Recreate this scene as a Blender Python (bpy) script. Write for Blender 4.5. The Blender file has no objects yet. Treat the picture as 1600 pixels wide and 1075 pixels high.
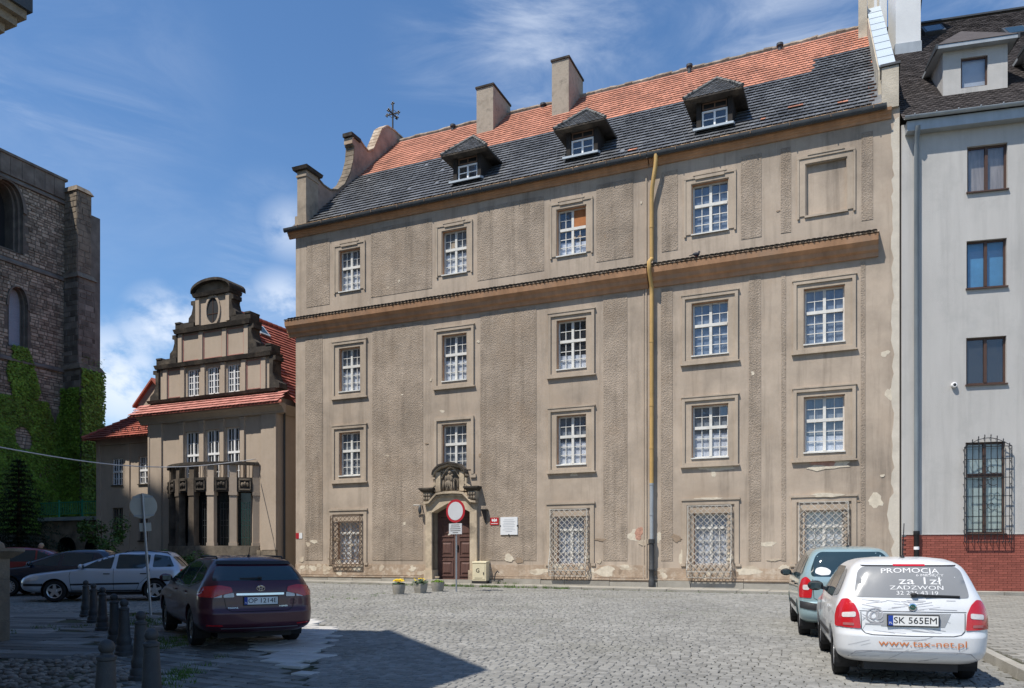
import bpy, bmesh, math, random
import numpy as np
from mathutils import Vector, Matrix
from mathutils.bvhtree import BVHTree
from mathutils.geometry import delaunay_2d_cdt
R = math.radians
rnd = random.Random(7)
scene = bpy.context.scene
col = scene.collection

# ------------------------------------------------------------------ camera, sky, sun, exposure
EYE = 1.5
FPX, CX, HY = 1250.0, 800.0, 872.0          # focal length, centre and horizon in photograph pixels
cam_d = bpy.data.cameras.new('camera')
cam = bpy.data.objects.new('camera', cam_d); col.objects.link(cam)
cam.location = (0, 0, EYE); cam.rotation_euler = (R(90), 0, 0)
cam_d.sensor_width = 36; cam_d.lens = 36 * FPX / 1600
cam_d.shift_y = (HY - 537.5) / 1600
cam_d.clip_start = 0.1; cam_d.clip_end = 3000
scene.camera = cam

SUN_EL = 60.0
SUN_H = (-.787, -.617)                       # horizontal direction towards the sun
world = bpy.data.worlds.new('World'); scene.world = world; world.use_nodes = True
wn = world.node_tree.nodes; wl = world.node_tree.links; wn.clear()
w_out = wn.new('ShaderNodeOutputWorld'); w_bg = wn.new('ShaderNodeBackground')
sky = wn.new('ShaderNodeTexSky'); sky.sky_type = 'NISHITA'; sky.sun_disc = False
sky.sun_elevation = R(SUN_EL); sky.sun_rotation = math.atan2(SUN_H[0], SUN_H[1]) % (2 * math.pi)
sky.air_density = 1.0; sky.dust_density = 0.15; sky.ozone_density = 4.0
w_bg.inputs['Strength'].default_value = 0.14
# clouds: thin cirrus and low cumulus, by direction over the whole sky
tc = wn.new('ShaderNodeTexCoord')
def wmath(op, a, b=None, clamp=False):
    n = wn.new('ShaderNodeMath'); n.operation = op; n.use_clamp = clamp
    for i, q in enumerate((a, b)):
        if q is None: continue
        if isinstance(q, (int, float)): n.inputs[i].default_value = q
        else: wl.new(q, n.inputs[i])
    return n.outputs[0]
def wnoise(scale, detail, rough, sc, loc, dist=0.0):
    mp = wn.new('ShaderNodeMapping'); mp.inputs['Scale'].default_value = sc; mp.inputs['Location'].default_value = loc
    mp.inputs['Rotation'].default_value = (0, R(18), 0)
    wl.new(tc.outputs['Generated'], mp.inputs['Vector'])
    n = wn.new('ShaderNodeTexNoise'); n.inputs['Scale'].default_value = scale; n.inputs['Detail'].default_value = detail
    n.inputs['Roughness'].default_value = rough; n.inputs['Distortion'].default_value = dist
    wl.new(mp.outputs[0], n.inputs['Vector']); return n.outputs['Fac']
def wramp(v, a, b):
    m = wn.new('ShaderNodeMapRange'); m.interpolation_type = 'SMOOTHSTEP'
    m.inputs['From Min'].default_value = a; m.inputs['From Max'].default_value = b
    wl.new(v, m.inputs['Value']); return m.outputs[0]
sep = wn.new('ShaderNodeSeparateXYZ'); wl.new(tc.outputs['Generated'], sep.inputs[0])
cir = wmath('MULTIPLY', wramp(wnoise(3.2, 9, .62, (.8, .8, 2.2), (3.1, 1.7, .35), .5), .50, .82),
            wramp(wnoise(1.6, 2, .5, (1, 1, 1.6), (4.3, 2.2, .9)), .47, .66))
cum = wmath('MULTIPLY', wramp(wnoise(5.0, 10, .6, (1, 1, 1.5), (.4, .2, 7.3), .1), .47, .60),
            wramp(sep.outputs['Z'], .40, .16))
def cloud_area(spots):
    tot = None
    nrm = wn.new('ShaderNodeVectorMath'); nrm.operation = 'NORMALIZE'; wl.new(tc.outputs['Generated'], nrm.inputs[0])
    for (px, py, rad, w) in spots:
        d = Vector(((px - CX) / FPX, 1, (HY - py) / FPX)).normalized(); dn = wn.new('ShaderNodeVectorMath'); dn.operation = 'DISTANCE'
        wl.new(nrm.outputs[0], dn.inputs[0]); dn.inputs[1].default_value = d
        v = wmath('MULTIPLY', wramp(dn.outputs['Value'], rad, 0.0), w); tot = v if tot is None else wmath('MAXIMUM', tot, v)
    return tot
wisp = wmath('MULTIPLY', wramp(wnoise(5.5, 10, .62, (.7, .7, 2.4), (1.3, 4.1, 2.2), .8), .40, .78),
             cloud_area([(840, 55, .17, 1.0), (950, 30, .12, .8), (1230, 40, .16, 1.2), (1130, 110, .10, .6), (150, 120, .15, .45), (440, 430, .12, .9), (420, 350, .07, .7), (700, 80, .10, .5), (-100, 150, .16, .8), (1650, 20, .2, .8)]))
puff = wmath('MULTIPLY', wramp(wnoise(9.0, 10, .58, (1, 1, 1.4), (5.2, .6, 3.3), .15), .40, .56),
             cloud_area([(190, 600, .085, 1.0), (255, 505, .055, 1.0), (300, 500, .045, .9), (225, 530, .05, .7), (440, 470, .05, .8), (455, 360, .05, .55), (170, 560, .06, .8), (-150, 560, .14, 1.0), (520, 700, .12, 1.0)]))
cmask = wmath('MAXIMUM', wmath('MAXIMUM', wmath('MULTIPLY', cir, .16), wmath('MULTIPLY', cum, .35), True), wmath('MAXIMUM', wmath('MULTIPLY', wisp, .55), wmath('MULTIPLY', puff, .92)), True)
mixc = wn.new('ShaderNodeMix'); mixc.data_type = 'RGBA'
hsv = wn.new('ShaderNodeHueSaturation'); hsv.inputs['Saturation'].default_value = 1.12; wl.new(sky.outputs[0], hsv.inputs['Color'])
wl.new(cmask, mixc.inputs['Factor']); wl.new(hsv.outputs[0], mixc.inputs['A']); mixc.inputs['B'].default_value = (5.6, 6.1, 6.9, 1)
wl.new(mixc.outputs['Result'], w_bg.inputs['Color']); wl.new(w_bg.outputs[0], w_out.inputs[0])

sun_d = bpy.data.lights.new('sun', 'SUN'); sun_d.energy = 5.0; sun_d.angle = R(.53); sun_d.color = (1, .95, .87)
sun = bpy.data.objects.new('sun', sun_d); col.objects.link(sun)
sv = Vector((SUN_H[0] * math.cos(R(SUN_EL)), SUN_H[1] * math.cos(R(SUN_EL)), math.sin(R(SUN_EL))))
sun.rotation_euler = sv.to_track_quat('Z', 'Y').to_euler(); sun.location = sv * 80

vs = scene.view_settings; vs.view_transform = 'Standard'; vs.look = 'None'; vs.exposure = 0.2; vs.gamma = 1.0; vs.use_curve_mapping = False

# ------------------------------------------------------------------ materials
MATS = {}
def mat(name, c, rough=.8, var=.12, scale=2.0, bump=.0, bscale=60.0, spec=.3, metal=0.0, island=0.0, objvar=0.0,
        coat=0.0, streak=0.0, stain=None, stain_amt=.0, stain_scale=.6, stretch=(1, 1, 1), bstretch=(1, 1, 1), voro=0.0, vscale=20, alpha=None, grime=0.0, world_space=False):
    """procedural Principled material: mottled base colour, optional streaks, stains, per-piece variation and fine relief"""
    if name in MATS: return MATS[name]
    m = bpy.data.materials.new(name); m.use_nodes = True; nt = m.node_tree; N = nt.nodes; Lk = nt.links
    b = N['Principled BSDF']; b.inputs['Roughness'].default_value = rough; b.inputs['Specular IOR Level'].default_value = spec
    b.inputs['Metallic'].default_value = metal
    if coat: b.inputs['Coat Weight'].default_value = coat; b.inputs['Coat Roughness'].default_value = .03
    t = N.new('ShaderNodeTexCoord')
    def noise(s, d, st, r=.6):
        mp = N.new('ShaderNodeMapping'); mp.inputs['Scale'].default_value = st
        if world_space: gg = N.new('ShaderNodeNewGeometry'); Lk.new(gg.outputs['Position'], mp.inputs[0])
        else: Lk.new(t.outputs['Object'], mp.inputs[0])
        n = N.new('ShaderNodeTexNoise'); n.inputs['Scale'].default_value = s; n.inputs['Detail'].default_value = d; n.inputs['Roughness'].default_value = r
        Lk.new(mp.outputs[0], n.inputs['Vector']); return n.outputs['Fac']
    def mrange(v, a, bb, c0, c1):
        q = N.new('ShaderNodeMapRange'); q.inputs[1].default_value = a; q.inputs[2].default_value = bb
        q.inputs[3].default_value = c0; q.inputs[4].default_value = c1; Lk.new(v, q.inputs[0]); return q.outputs[0]
    def mul(a, bb):
        q = N.new('ShaderNodeMath'); q.operation = 'MULTIPLY'; Lk.new(a, q.inputs[0]); Lk.new(bb, q.inputs[1]); return q.outputs[0]
    val = mrange(noise(scale, 6, stretch), .3, .7, 1 - var, 1 + var)
    if streak: val = mul(val, mrange(noise(1.6, 6, (2, 2, .3)), .35, .7, 1 + streak * .5, 1 - streak))
    if grime:
        val = mul(val, mrange(noise(.9, 9, (2.6, 2.6, .16), .72), .50, .72, 1, 1 - grime)); val = mul(val, mrange(noise(.35, 7, (1, 1, 1), .7), .42, .66, 1 + grime * .25, 1 - grime * .55))
    if island:
        g = N.new('ShaderNodeNewGeometry'); val = mul(val, mrange(g.outputs['Random Per Island'], 0, 1, 1 - island, 1 + island))
    if objvar:
        o = N.new('ShaderNodeObjectInfo'); val = mul(val, mrange(o.outputs['Random'], 0, 1, 1 - objvar, 1 + objvar))
    sc = N.new('ShaderNodeVectorMath'); sc.operation = 'SCALE'; sc.inputs[0].default_value = c; Lk.new(val, sc.inputs['Scale'])
    out = sc.outputs[0]
    if stain:
        mx = N.new('ShaderNodeMix'); mx.data_type = 'RGBA'
        f = mrange(noise(stain_scale, 8, (1, 1, 1), .68), .5, .68, 0, stain_amt); Lk.new(f, mx.inputs['Factor'])
        Lk.new(out, mx.inputs['A']); mx.inputs['B'].default_value = (*stain, 1); out = mx.outputs['Result']
    Lk.new(out, b.inputs['Base Color'])
    if bump or voro:
        h = noise(bscale, 4, bstretch, .7)
        if voro:
            vo = N.new('ShaderNodeTexVoronoi'); vo.inputs['Scale'].default_value = vscale
            Lk.new(t.outputs['Object'], vo.inputs['Vector'])
            ad = N.new('ShaderNodeMath'); ad.operation = 'MULTIPLY_ADD'; ad.inputs[1].default_value = voro
            Lk.new(vo.outputs['Distance'], ad.inputs[0]); Lk.new(h, ad.inputs[2]); h = ad.outputs[0]
        bp = N.new('ShaderNodeBump'); bp.inputs['Strength'].default_value = min(1, bump); bp.inputs['Distance'].default_value = .03
        Lk.new(h, bp.inputs['Height']); Lk.new(bp.outputs[0], b.inputs['Normal'])
    MATS[name] = m
    return m
def glass(name, tint, see=.55, rough=.03):
    """window glass: a clear mirror coat over a tinted see-through pane"""
    if name in MATS: return MATS[name]
    m = bpy.data.materials.new(name); m.use_nodes = True; nt = m.node_tree; N = nt.nodes; Lk = nt.links
    for n in list(N): N.remove(n)
    o = N.new('ShaderNodeOutputMaterial'); tr = N.new('ShaderNodeBsdfTransparent'); tr.inputs[0].default_value = (*tint, 1)
    df = N.new('ShaderNodeBsdfDiffuse'); df.inputs[0].default_value = (tint[0] * .12, tint[1] * .13, tint[2] * .15, 1)
    gl = N.new('ShaderNodeBsdfGlossy'); gl.inputs['Roughness'].default_value = rough; gl.inputs[0].default_value = (.95, .97, 1, 1)
    fc = N.new('ShaderNodeLayerWeight'); fc.inputs['Blend'].default_value = .5
    fp = N.new('ShaderNodeMath'); fp.operation = 'POWER'; fp.inputs[1].default_value = 5; Lk.new(fc.outputs['Facing'], fp.inputs[0])
    fr = N.new('ShaderNodeMath'); fr.operation = 'MULTIPLY'; fr.inputs[1].default_value = .9; Lk.new(fp.outputs[0], fr.inputs[0])
    t = N.new('ShaderNodeTexCoord'); no = N.new('ShaderNodeTexNoise'); no.inputs['Scale'].default_value = 2.2; no.inputs['Detail'].default_value = 1
    Lk.new(t.outputs['Object'], no.inputs['Vector']); bp = N.new('ShaderNodeBump'); bp.inputs['Strength'].default_value = .06; bp.inputs['Distance'].default_value = .05
    Lk.new(no.outputs['Fac'], bp.inputs['Height']); Lk.new(bp.outputs[0], gl.inputs['Normal'])
    m1 = N.new('ShaderNodeMixShader'); m1.inputs[0].default_value = see; Lk.new(df.outputs[0], m1.inputs[1]); Lk.new(tr.outputs[0], m1.inputs[2])
    m2 = N.new('ShaderNodeMixShader')
    ad = N.new('ShaderNodeMath'); ad.operation = 'ADD'; ad.inputs[1].default_value = .085; Lk.new(fr.outputs[0], ad.inputs[0]); Lk.new(ad.outputs[0], m2.inputs[0])
    Lk.new(m1.outputs[0], m2.inputs[1]); Lk.new(gl.outputs[0], m2.inputs[2]); Lk.new(m2.outputs[0], o.inputs[0])
    MATS[name] = m
    return m

PLASTER = mat('plaster_smooth', (.425, .350, .278), .9, .09, .9, .25, 45, .15, streak=.05, stain=(.36, .28, .21), stain_amt=.55, stain_scale=.45, grime=.40)
ROUGHC = mat('plaster_roughcast', (.37, .303, .240), .95, .15, 1.6, .9, 40, .1, voro=.6, vscale=19, grime=.42, stain=(.32, .245, .18), stain_amt=.6, stain_scale=.5, streak=.05)
BASEP = mat('plaster_base_worn', (.40, .305, .225), .95, .22, 1.4, .6, 25, .1, stain=(.60, .52, .42), stain_amt=.9, stain_scale=2.6, grime=.3)
TRIM = mat('plaster_moulding', (.43, .355, .278), .9, .10, 1.2, .2, 50, .15, streak=.07, grime=.25)
REVEAL = mat('painted_reveal', (.40, .235, .145), .9, .15, 2, .15, 50, .15)
CORN = mat('cornice_paint', (.46, .262, .15), .85, .14, .9, .15, 30, .2, streak=.2, stain=(.36, .26, .19), stain_amt=.5, stain_scale=.7)
WHITEW = mat('white_window_paint', (.66, .65, .61), .6, .10, 5, .2, 80, .3, stain=(.5, .45, .38), stain_amt=.45, stain_scale=3)
WHITEC = mat('white_clean_paint', (.80, .80, .80), .5, .04, 3)
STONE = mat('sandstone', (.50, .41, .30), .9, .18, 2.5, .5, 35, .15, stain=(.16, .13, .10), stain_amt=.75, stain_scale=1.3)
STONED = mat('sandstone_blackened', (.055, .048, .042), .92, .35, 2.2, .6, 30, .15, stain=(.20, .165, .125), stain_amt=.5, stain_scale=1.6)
STONEM = mat('sandstone_grey', (.23, .19, .145), .92, .25, 2.0, .6, 30, .15, stain=(.07, .06, .052), stain_amt=.8, stain_scale=1.1)
REDT = mat('red_tile', (.43, .185, .12), .8, .26, .8, .25, 60, .3, island=.16)
BLKT = mat('black_tile', (.125, .13, .138), .42, .42, .7, .2, 60, .6, island=.26)
OLDT = mat('old_tile_edge', (.42, .30, .185), .9, .3, 4, .4, 50, .15, island=.3)
HOUSET = mat('house_red_tile', (.34, .105, .075), .8, .16, 3, .3, 60, .25, island=.2)
SLATE = mat('brown_shingle', (.082, .072, .070), .85, .16, 3, .4, 60, .2, island=.28)
TIN = mat('zinc_sheet', (.36, .39, .41), .5, .10, 1.5, .05, 20, .45, metal=.2, streak=.12)
TINW = mat('bright_flashing', (.42, .48, .53), .5, .05, 1.5, .05, 20, .4)
GUTTER = mat('dark_gutter', (.055, .06, .065), .5, .2, 3, .05, 30, .4)
YPIPE = mat('yellow_pipe_paint', (.50, .32, .115), .55, .16, 2, .05, 30, .4, streak=.2)
IRON = mat('cast_iron', (.04, .042, .045), .6, .2, 8, .3, 60, .4)
BLACKM = mat('black_metal', (.02, .02, .022), .5, .1, 5, 0, 30, .4)
RUST = mat('rusty_iron', (.17, .12, .085), .8, .4, 9, .3, 90, .3)
PALEIRON = mat('pale_painted_iron', (.45, .42, .37), .7, .3, 9, .2, 90, .3)
DOORW = mat('brown_door_wood', (.115, .062, .052), .6, .22, 3, .25, 40, .3, stretch=(4, 4, .6), bstretch=(3, 3, .3))
DARK = mat('dark_interior', (.03, .032, .036), .9, .2, 1)
BLINDM = mat('grey_blind', (.22, .24, .27), .9, .3, 1.2)
CURT = mat('white_curtain', (.80, .81, .84), .9, .22, 3, .4, 12, .1, stretch=(3, 3, .6))
PANE = glass('window_pane', (.90, .93, .97), .82)
PANED = glass('dark_window_pane', (.45, .5, .56), .6)
GREYP = mat('grey_plaster', (.49, .474, .45), .92, .07, .7, .3, 50, .15, streak=.05, stain=(.36, .355, .34), stain_amt=.5, stain_scale=.6, grime=.16)
BRICK = mat('red_brick', (.275, .082, .060), .75, .10, 4, .2, 60, .3, objvar=.16, island=.12)
MORTAR = mat('mortar', (.36, .17, .13), .9, .1, 3, .3, 60, .1)
BROWNF = mat('brown_frame', (.075, .04, .028), .5, .1, 4, 0, 30, .4)
CONC = mat('concrete', (.33, .31, .27), .92, .16, 1.6, .4, 50, .15, objvar=.10, stain=(.22, .2, .16), stain_amt=.5, stain_scale=1.2)
SETT = mat('granite_sett', (.242, .236, .218), .82, .14, .35, .4, 70, .3, island=.2, objvar=.16, world_space=True, stain=(.17, .165, .135), stain_amt=.6, stain_scale=.22)
JOINT = mat('sett_joint', (.085, .08, .06), .95, .3, 4, .6, 40, .1, stain=(.06, .085, .03), stain_amt=.7, stain_scale=.8)
SLAB = mat('stone_slab', (.185, .18, .165), .8, .22, 2.0, .5, 30, .25, objvar=.42)
SLABL = mat('pale_granite_slab', (.46, .445, .42), .8, .12, 2, .3, 40, .25, objvar=.13)
PAVER = mat('small_paver', (.26, .245, .215), .88, .14, 3, .3, 50, .2, island=.12, objvar=.12)
COBB = mat('river_cobble', (.19, .165, .14), .8, .2, 6, .3, 60, .25, island=.45)
EARTH = mat('earth', (.10, .088, .068), .95, .35, 1.5, .7, 20, .1, stain=(.05, .075, .022), stain_amt=.6, stain_scale=1.2)
LEAF = mat('green_leaf', (.065, .13, .026), .6, .25, 3, 0, 30, .3, island=.5)
IVY = mat('ivy_leaf', (.15, .26, .03), .6, .3, 1.2, 0, 30, .3, island=.45, stain=(.10, .085, .02), stain_amt=.5, stain_scale=.35)
NEEDLE = mat('conifer_needle', (.020, .040, .022), .7, .3, 3, 0, 30, .2, island=.4)
BARK = mat('bark', (.07, .05, .035), .95, .3, 6, .6, 30, .1)
GRASS = mat('grass_blade', (.085, .15, .03), .7, .2, 3, 0, 30, .2, island=.4)
TOWERS = mat('tower_rubble', (.35, .30, .235), .95, .25, 1.6, .7, 18, .1, island=.42, stain=(.06, .052, .045), stain_amt=.6, stain_scale=.6)
TOWERD = mat('tower_ashlar', (.17, .152, .13), .92, .3, 1.6, .5, 25, .1, island=.4)
TYRE = mat('tyre_rubber', (.018, .018, .019), .85, .15, 10, .2, 60, .25)
ALLOY = mat('alloy_rim', (.62, .63, .65), .3, .05, 4, metal=.8)
ALLOYD = mat('dark_alloy', (.14, .14, .15), .35, .05, 4, metal=.7)
PLASTB = mat('black_trim_plastic', (.022, .022, .024), .6, .1, 8, .1, 80, .35)
CARGL = mat('car_glass', (.022, .042, .052), .04, .05, 2, spec=.7)
CARGLG = mat('rear_glass_film', (.22, .225, .23), .2, .06, 3, spec=.5)
CHROME = mat('chrome', (.75, .76, .78), .12, .02, 3, metal=.95)
REDL = mat('tail_light_red', (.48, .012, .018), .12, .08, 30, .15, 120, .6, coat=.6)
CLEARL = mat('lamp_clear', (.62, .58, .56), .15, .12, 30, .15, 120, .6, coat=.5)
SEAM = mat('panel_seam', (.012, .012, .012), .8, .05, 3)
PLATEW = mat('plate_white', (.78, .78, .76), .45, .03, 5)
PLATEB = mat('plate_blue', (.02, .06, .32), .45, .03, 5)
INK = mat('black_ink', (.012, .012, .014), .6, .03, 5)
DECALW = mat('white_lettering', (.68, .68, .68), .5, .05, 5)
DECALO = mat('orange_lettering', (.62, .20, .06), .5, .05, 5)
DECALG = mat('grey_print', (.33, .33, .35), .5, .2, 5)

# ------------------------------------------------------------------ mesh helpers
class MB:
    def __init__(s): s.v = []; s.f = []
    def add(s, vs_, fs_):
        o = len(s.v); s.v.extend([tuple(p) for p in vs_]); s.f.extend([tuple(i + o for i in f) for f in fs_]); return s
    def box(s, x0, x1, y0, y1, z0, z1):
        return s.add([(x0, y0, z0), (x1, y0, z0), (x1, y1, z0), (x0, y1, z0), (x0, y0, z1), (x1, y0, z1), (x1, y1, z1), (x0, y1, z1)],
                     [(0, 3, 2, 1), (4, 5, 6, 7), (0, 1, 5, 4), (1, 2, 6, 5), (2, 3, 7, 6), (3, 0, 4, 7)])
    def hull(s, lo, hi):                     # two matching loops joined and capped
        n = len(lo)
        return s.add(list(lo) + list(hi), [tuple(range(n - 1, -1, -1)), tuple(range(n, 2 * n))] + [(i, (i + 1) % n, n + (i + 1) % n, n + i) for i in range(n)])
    def prism_x(s, poly, x0, x1):            # poly in (y, z), counter-clockwise seen from +x
        return s.hull([(x0, y, z) for y, z in poly], [(x1, y, z) for y, z in poly])
    def prism_y(s, poly, y0, y1):            # poly in (x, z)
        return s.hull([(x, y1, z) for x, z in poly], [(x, y0, z) for x, z in poly])
    def prism_z(s, poly, z0, z1):
        return s.hull([(x, y, z0) for x, y in poly], [(x, y, z1) for x, y in poly])
    def bar(s, a, b, w, h=None, up=(0, 0, 1)):
        a = Vector(a); b = Vector(b); h = h or w; d = (b - a).normalized(); u = Vector(up)
        if abs(d.dot(u)) > .95: u = Vector((1, 0, 0))
        q = d.cross(u).normalized() * w / 2; r = q.cross(d).normalized() * h / 2
        return s.hull([a - q - r, a + q - r, a + q + r, a - q + r], [b - q - r, b + q - r, b + q + r, b - q + r])
    def tube(s, path, r, n=8, caps=True):
        path = [Vector(p) for p in path]; rs = r if isinstance(r, (list, tuple)) else [r] * len(path); loops = []
        prev = None
        for i, p in enumerate(path):
            d = (path[min(i + 1, len(path) - 1)] - path[max(i - 1, 0)]).normalized()
            if prev is None:
                u = Vector((0, 0, 1)) if abs(d.z) < .9 else Vector((1, 0, 0)); a = d.cross(u).normalized()
            else:
                a = (prev - d * prev.dot(d)).normalized()
            prev = a; b = d.cross(a)
            loops.append([p + (a * math.cos(t) + b * math.sin(t)) * rs[i] for t in [2 * math.pi * k / n for k in range(n)]])
        o = len(s.v)
        for l in loops: s.v.extend([tuple(q) for q in l])
        for i in range(len(loops) - 1):
            for k in range(n):
                s.f.append((o + i * n + k, o + i * n + (k + 1) % n, o + (i + 1) * n + (k + 1) % n, o + (i + 1) * n + k))
        if caps:
            s.f.append(tuple(o + k for k in range(n - 1, -1, -1))); s.f.append(tuple(o + (len(loops) - 1) * n + k for k in range(n)))
        return s
    def lathe(s, prof, n=16, c=(0, 0, 0), axis='z', caps=True):
        o = len(s.v)
        for r, z in prof:
            for k in range(n):
                t = 2 * math.pi * k / n; x, y = r * math.cos(t), r * math.sin(t)
                s.v.append((c[0] + x, c[1] + y, c[2] + z) if axis == 'z' else (c[0] + x, c[1] + z, c[2] - y) if axis == 'y' else (c[0] + z, c[1] + x, c[2] + y))
        for i in range(len(prof) - 1):
            for k in range(n):
                s.f.append((o + i * n + k, o + i * n + (k + 1) % n, o + (i + 1) * n + (k + 1) % n, o + (i + 1) * n + k))
        if caps: s.f.append(tuple(o + k for k in range(n - 1, -1, -1))); s.f.append(tuple(o + (len(prof) - 1) * n + k for k in range(n)))
        return s
    def ell(s, c, r, n=10, m=6):
        c = Vector(c); o = len(s.v)
        for i in range(m + 1):
            ph = math.pi * i / m
            for k in range(n):
                t = 2 * math.pi * k / n
                s.v.append((c.x + r[0] * math.sin(ph) * math.cos(t), c.y + r[1] * math.sin(ph) * math.sin(t), c.z - r[2] * math.cos(ph)))
        for i in range(m):
            for k in range(n): s.f.append((o + i * n + k, o + i * n + (k + 1) % n, o + (i + 1) * n + (k + 1) % n, o + (i + 1) * n + k))
        return s
    def build(s, name, m, parent=None, smooth=False, sharp=None, loc=None, kind=None, label=None, rec=False):
        me = bpy.data.meshes.new(name); me.from_pydata(s.v, [], s.f); me.update()
        if rec:
            bm = bmesh.new(); bm.from_mesh(me); bmesh.ops.remove_doubles(bm, verts=bm.verts, dist=1e-5); bmesh.ops.recalc_face_normals(bm, faces=bm.faces); bm.to_mesh(me); bm.free()
        return obj(name, me, m, parent, smooth, sharp, loc, kind, label)
def obj(name, me, m, parent=None, smooth=False, sharp=None, loc=None, kind=None, label=None):
    if m is not None and not me.materials:
        me.materials.append(m)
    if smooth:
        me.polygons.foreach_set('use_smooth', [True] * len(me.polygons))
        if sharp: me.set_sharp_from_angle(angle=R(sharp))
    o = bpy.data.objects.new(name, me); col.objects.link(o)
    if parent is not None: o.parent = parent
    if loc is not None: o.location = loc
    if kind: o['kind'] = kind
    if label: o['label'] = label
    return o
def thing(name, label, cat, loc=(0, 0, 0), rz=0.0, group=None):
    o = bpy.data.objects.new(name, None); col.objects.link(o); o.location = loc; o.rotation_euler = (0, 0, rz); o.empty_display_size = .2
    o['label'] = label; o['category'] = cat
    if group: o['group'] = group
    return o
def tag(o, label, cat, group=None):
    o['label'] = label; o['category'] = cat
    if group: o['group'] = group
    return o
def copy_tree(o, parent=None):
    c = o.copy(); col.objects.link(c); c.parent = parent
    for ch in list(o.children): copy_tree(ch, c)
    return c
def text_mesh(txt, size, align='CENTER', bold=0.0, sx=1.0):
    cu = bpy.data.curves.new('lettering', 'FONT'); cu.body = txt; cu.size = size; cu.align_x = align; cu.align_y = 'CENTER'; cu.offset = bold; cu.resolution_u = 3
    o = bpy.data.objects.new('lettering', cu); col.objects.link(o); dg = bpy.context.evaluated_depsgraph_get(); dg.update()
    me = bpy.data.meshes.new_from_object(o.evaluated_get(dg)); bpy.data.objects.remove(o); bpy.data.curves.remove(cu)
    vs_ = [(v.co.x * sx, v.co.y) for v in me.vertices]; fs_ = [tuple(p.vertices) for p in me.polygons]; bpy.data.meshes.remove(me)
    return vs_, fs_

# ------------------------------------------------------------------ ground shape
def gz(y):
    """the square rises gently from the camera towards the houses"""
    t = max(0.0, y - 9.0); return .017 * (math.sqrt(t * t + 4) - 2 if t > 0 else 0) if y < 40 else .017 * (math.sqrt(31 ** 2 + 4) - 2)
def gpt(px, py):
    """the point of the ground seen at a photograph pixel"""
    a = (px - CX) / FPX; b = (py - HY) / FPX; y = EYE / b
    for _ in range(30): y = (EYE - gz(y)) / b
    return Vector((a * y, y, gz(y)))
TH = math.atan2(-.4051, .9143)                # bearing of the main facade
LX, LY = -10.0, 37.0                          # its left corner
UX, UY, VX, VY = .9143, -.4051, .4051, .9143
def m2w(s_, y_, z_=0.0): return Vector((LX + UX * s_ + VX * y_, LY + UY * s_ + VY * y_, z_))
def w2m(x, y): return ((x - LX) * UX + (y - LY) * UY, (x - LX) * VX + (y - LY) * VY)
# ------------------------------------------------------------------ ground, square, pavements
def sheet(name, xs, ys, dz, m):
    mb = MB(); nx = len(xs)
    for y in ys:
        for x in xs: mb.v.append((x, y, gz(y) + dz))
    for j in range(len(ys) - 1):
        for i in range(nx - 1): mb.f.append((j * nx + i, j * nx + i + 1, (j + 1) * nx + i + 1, (j + 1) * nx + i))
    o = mb.build(name, m, kind='structure'); return o
ys_ = [-600, -60, 0, 5, 8] + [9 + k for k in range(0, 33)] + [60, 200, 1500]
sheet('ground', [-900, -60, -30, 0, 30, 60, 900], ys_, -.06, EARTH)
square = sheet('cobbled_square', [-45 + 3 * k for k in range(0, 31)], [-10, 0, 5, 8] + [9 + k for k in range(0, 33)], -.014, JOINT)

def lb(y):                                    # edge between the slabs on the left and the setts
    P = [(-20, -1.2), (8, -2.2), (15.9, -3.56), (19.6, -5.3), (21, -40), (99, -40)]
    for (y0, x0), (y1, x1) in zip(P, P[1:]):
        if y <= y1: return x0 + (x1 - x0) * (y - y0) / (y1 - y0)
def kx(y): return 6.2 + .333 * (y - 9.7)      # kerb line on the right
def xb(y): return -3.33 - .588 * (y - 7.4)    # bollard line

# setts: the nearest are objects of their own, the rest one mesh
def sett_geo(r, w, d, tilt=.0):
    j = lambda q: r.uniform(-q, q)
    t = .85
    lo = [(-w / 2 + j(.008), -d / 2 + j(.008), -.03), (w / 2 + j(.008), -d / 2 + j(.008), -.03), (w / 2 + j(.008), d / 2 + j(.008), -.03), (-w / 2 + j(.008), d / 2 + j(.008), -.03)]
    tz = [j(.004) + .010 for _ in range(4)]
    hi = [(p[0] * t + j(.004), p[1] * t + j(.004), tz[i]) for i, p in enumerate(lo)]
    md = [(p[0], p[1], -.004) for p in lo]
    return lo[:0] + md + hi + [(0, 0, sum(tz) / 4 + .006)], [(4, 5, 8), (5, 6, 8), (6, 7, 8), (7, 4, 8)] + [(i, (i + 1) % 4, 4 + (i + 1) % 4, 4 + i) for i in range(4)]
ca, sa = .949, -.316                          # rows run across the street
sett_mb = MB(); near = []
r2 = random.Random(3)
row = 0
yy = -6.0
while yy < 44:
    dd = r2.uniform(.115, .15); xx = -34 + r2.uniform(0, .2)
    while xx < 22:
        ww = r2.uniform(.10, .175)
        wob = .10 * math.sin(xx * .9) + .06 * math.sin(xx * 2.3 + 1)
        px_, py_ = (xx + ww / 2), yy + wob
        X = ca * px_ + .316 * py_; Y = sa * px_ + .949 * py_
        xx += ww
        if Y < 5.5 or Y > 38 or abs(X) > .66 * Y + 2.5 or X < lb(Y) + .02 or X > kx(Y) - .06: continue
        s_, y_ = w2m(X, Y)
        if y_ > -1.52: continue
        near.append((Y, X, ww, dd))
    yy += dd
near.sort()
vis = [n for n in near if abs(n[1]) < .63 * n[0] and n[0] > 9.2 and not (3.9 < n[1] < 6.3 and n[0] < 13)]
first = set(vis[:300])
ang = math.atan2(sa, ca)
var_me = []
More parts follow.
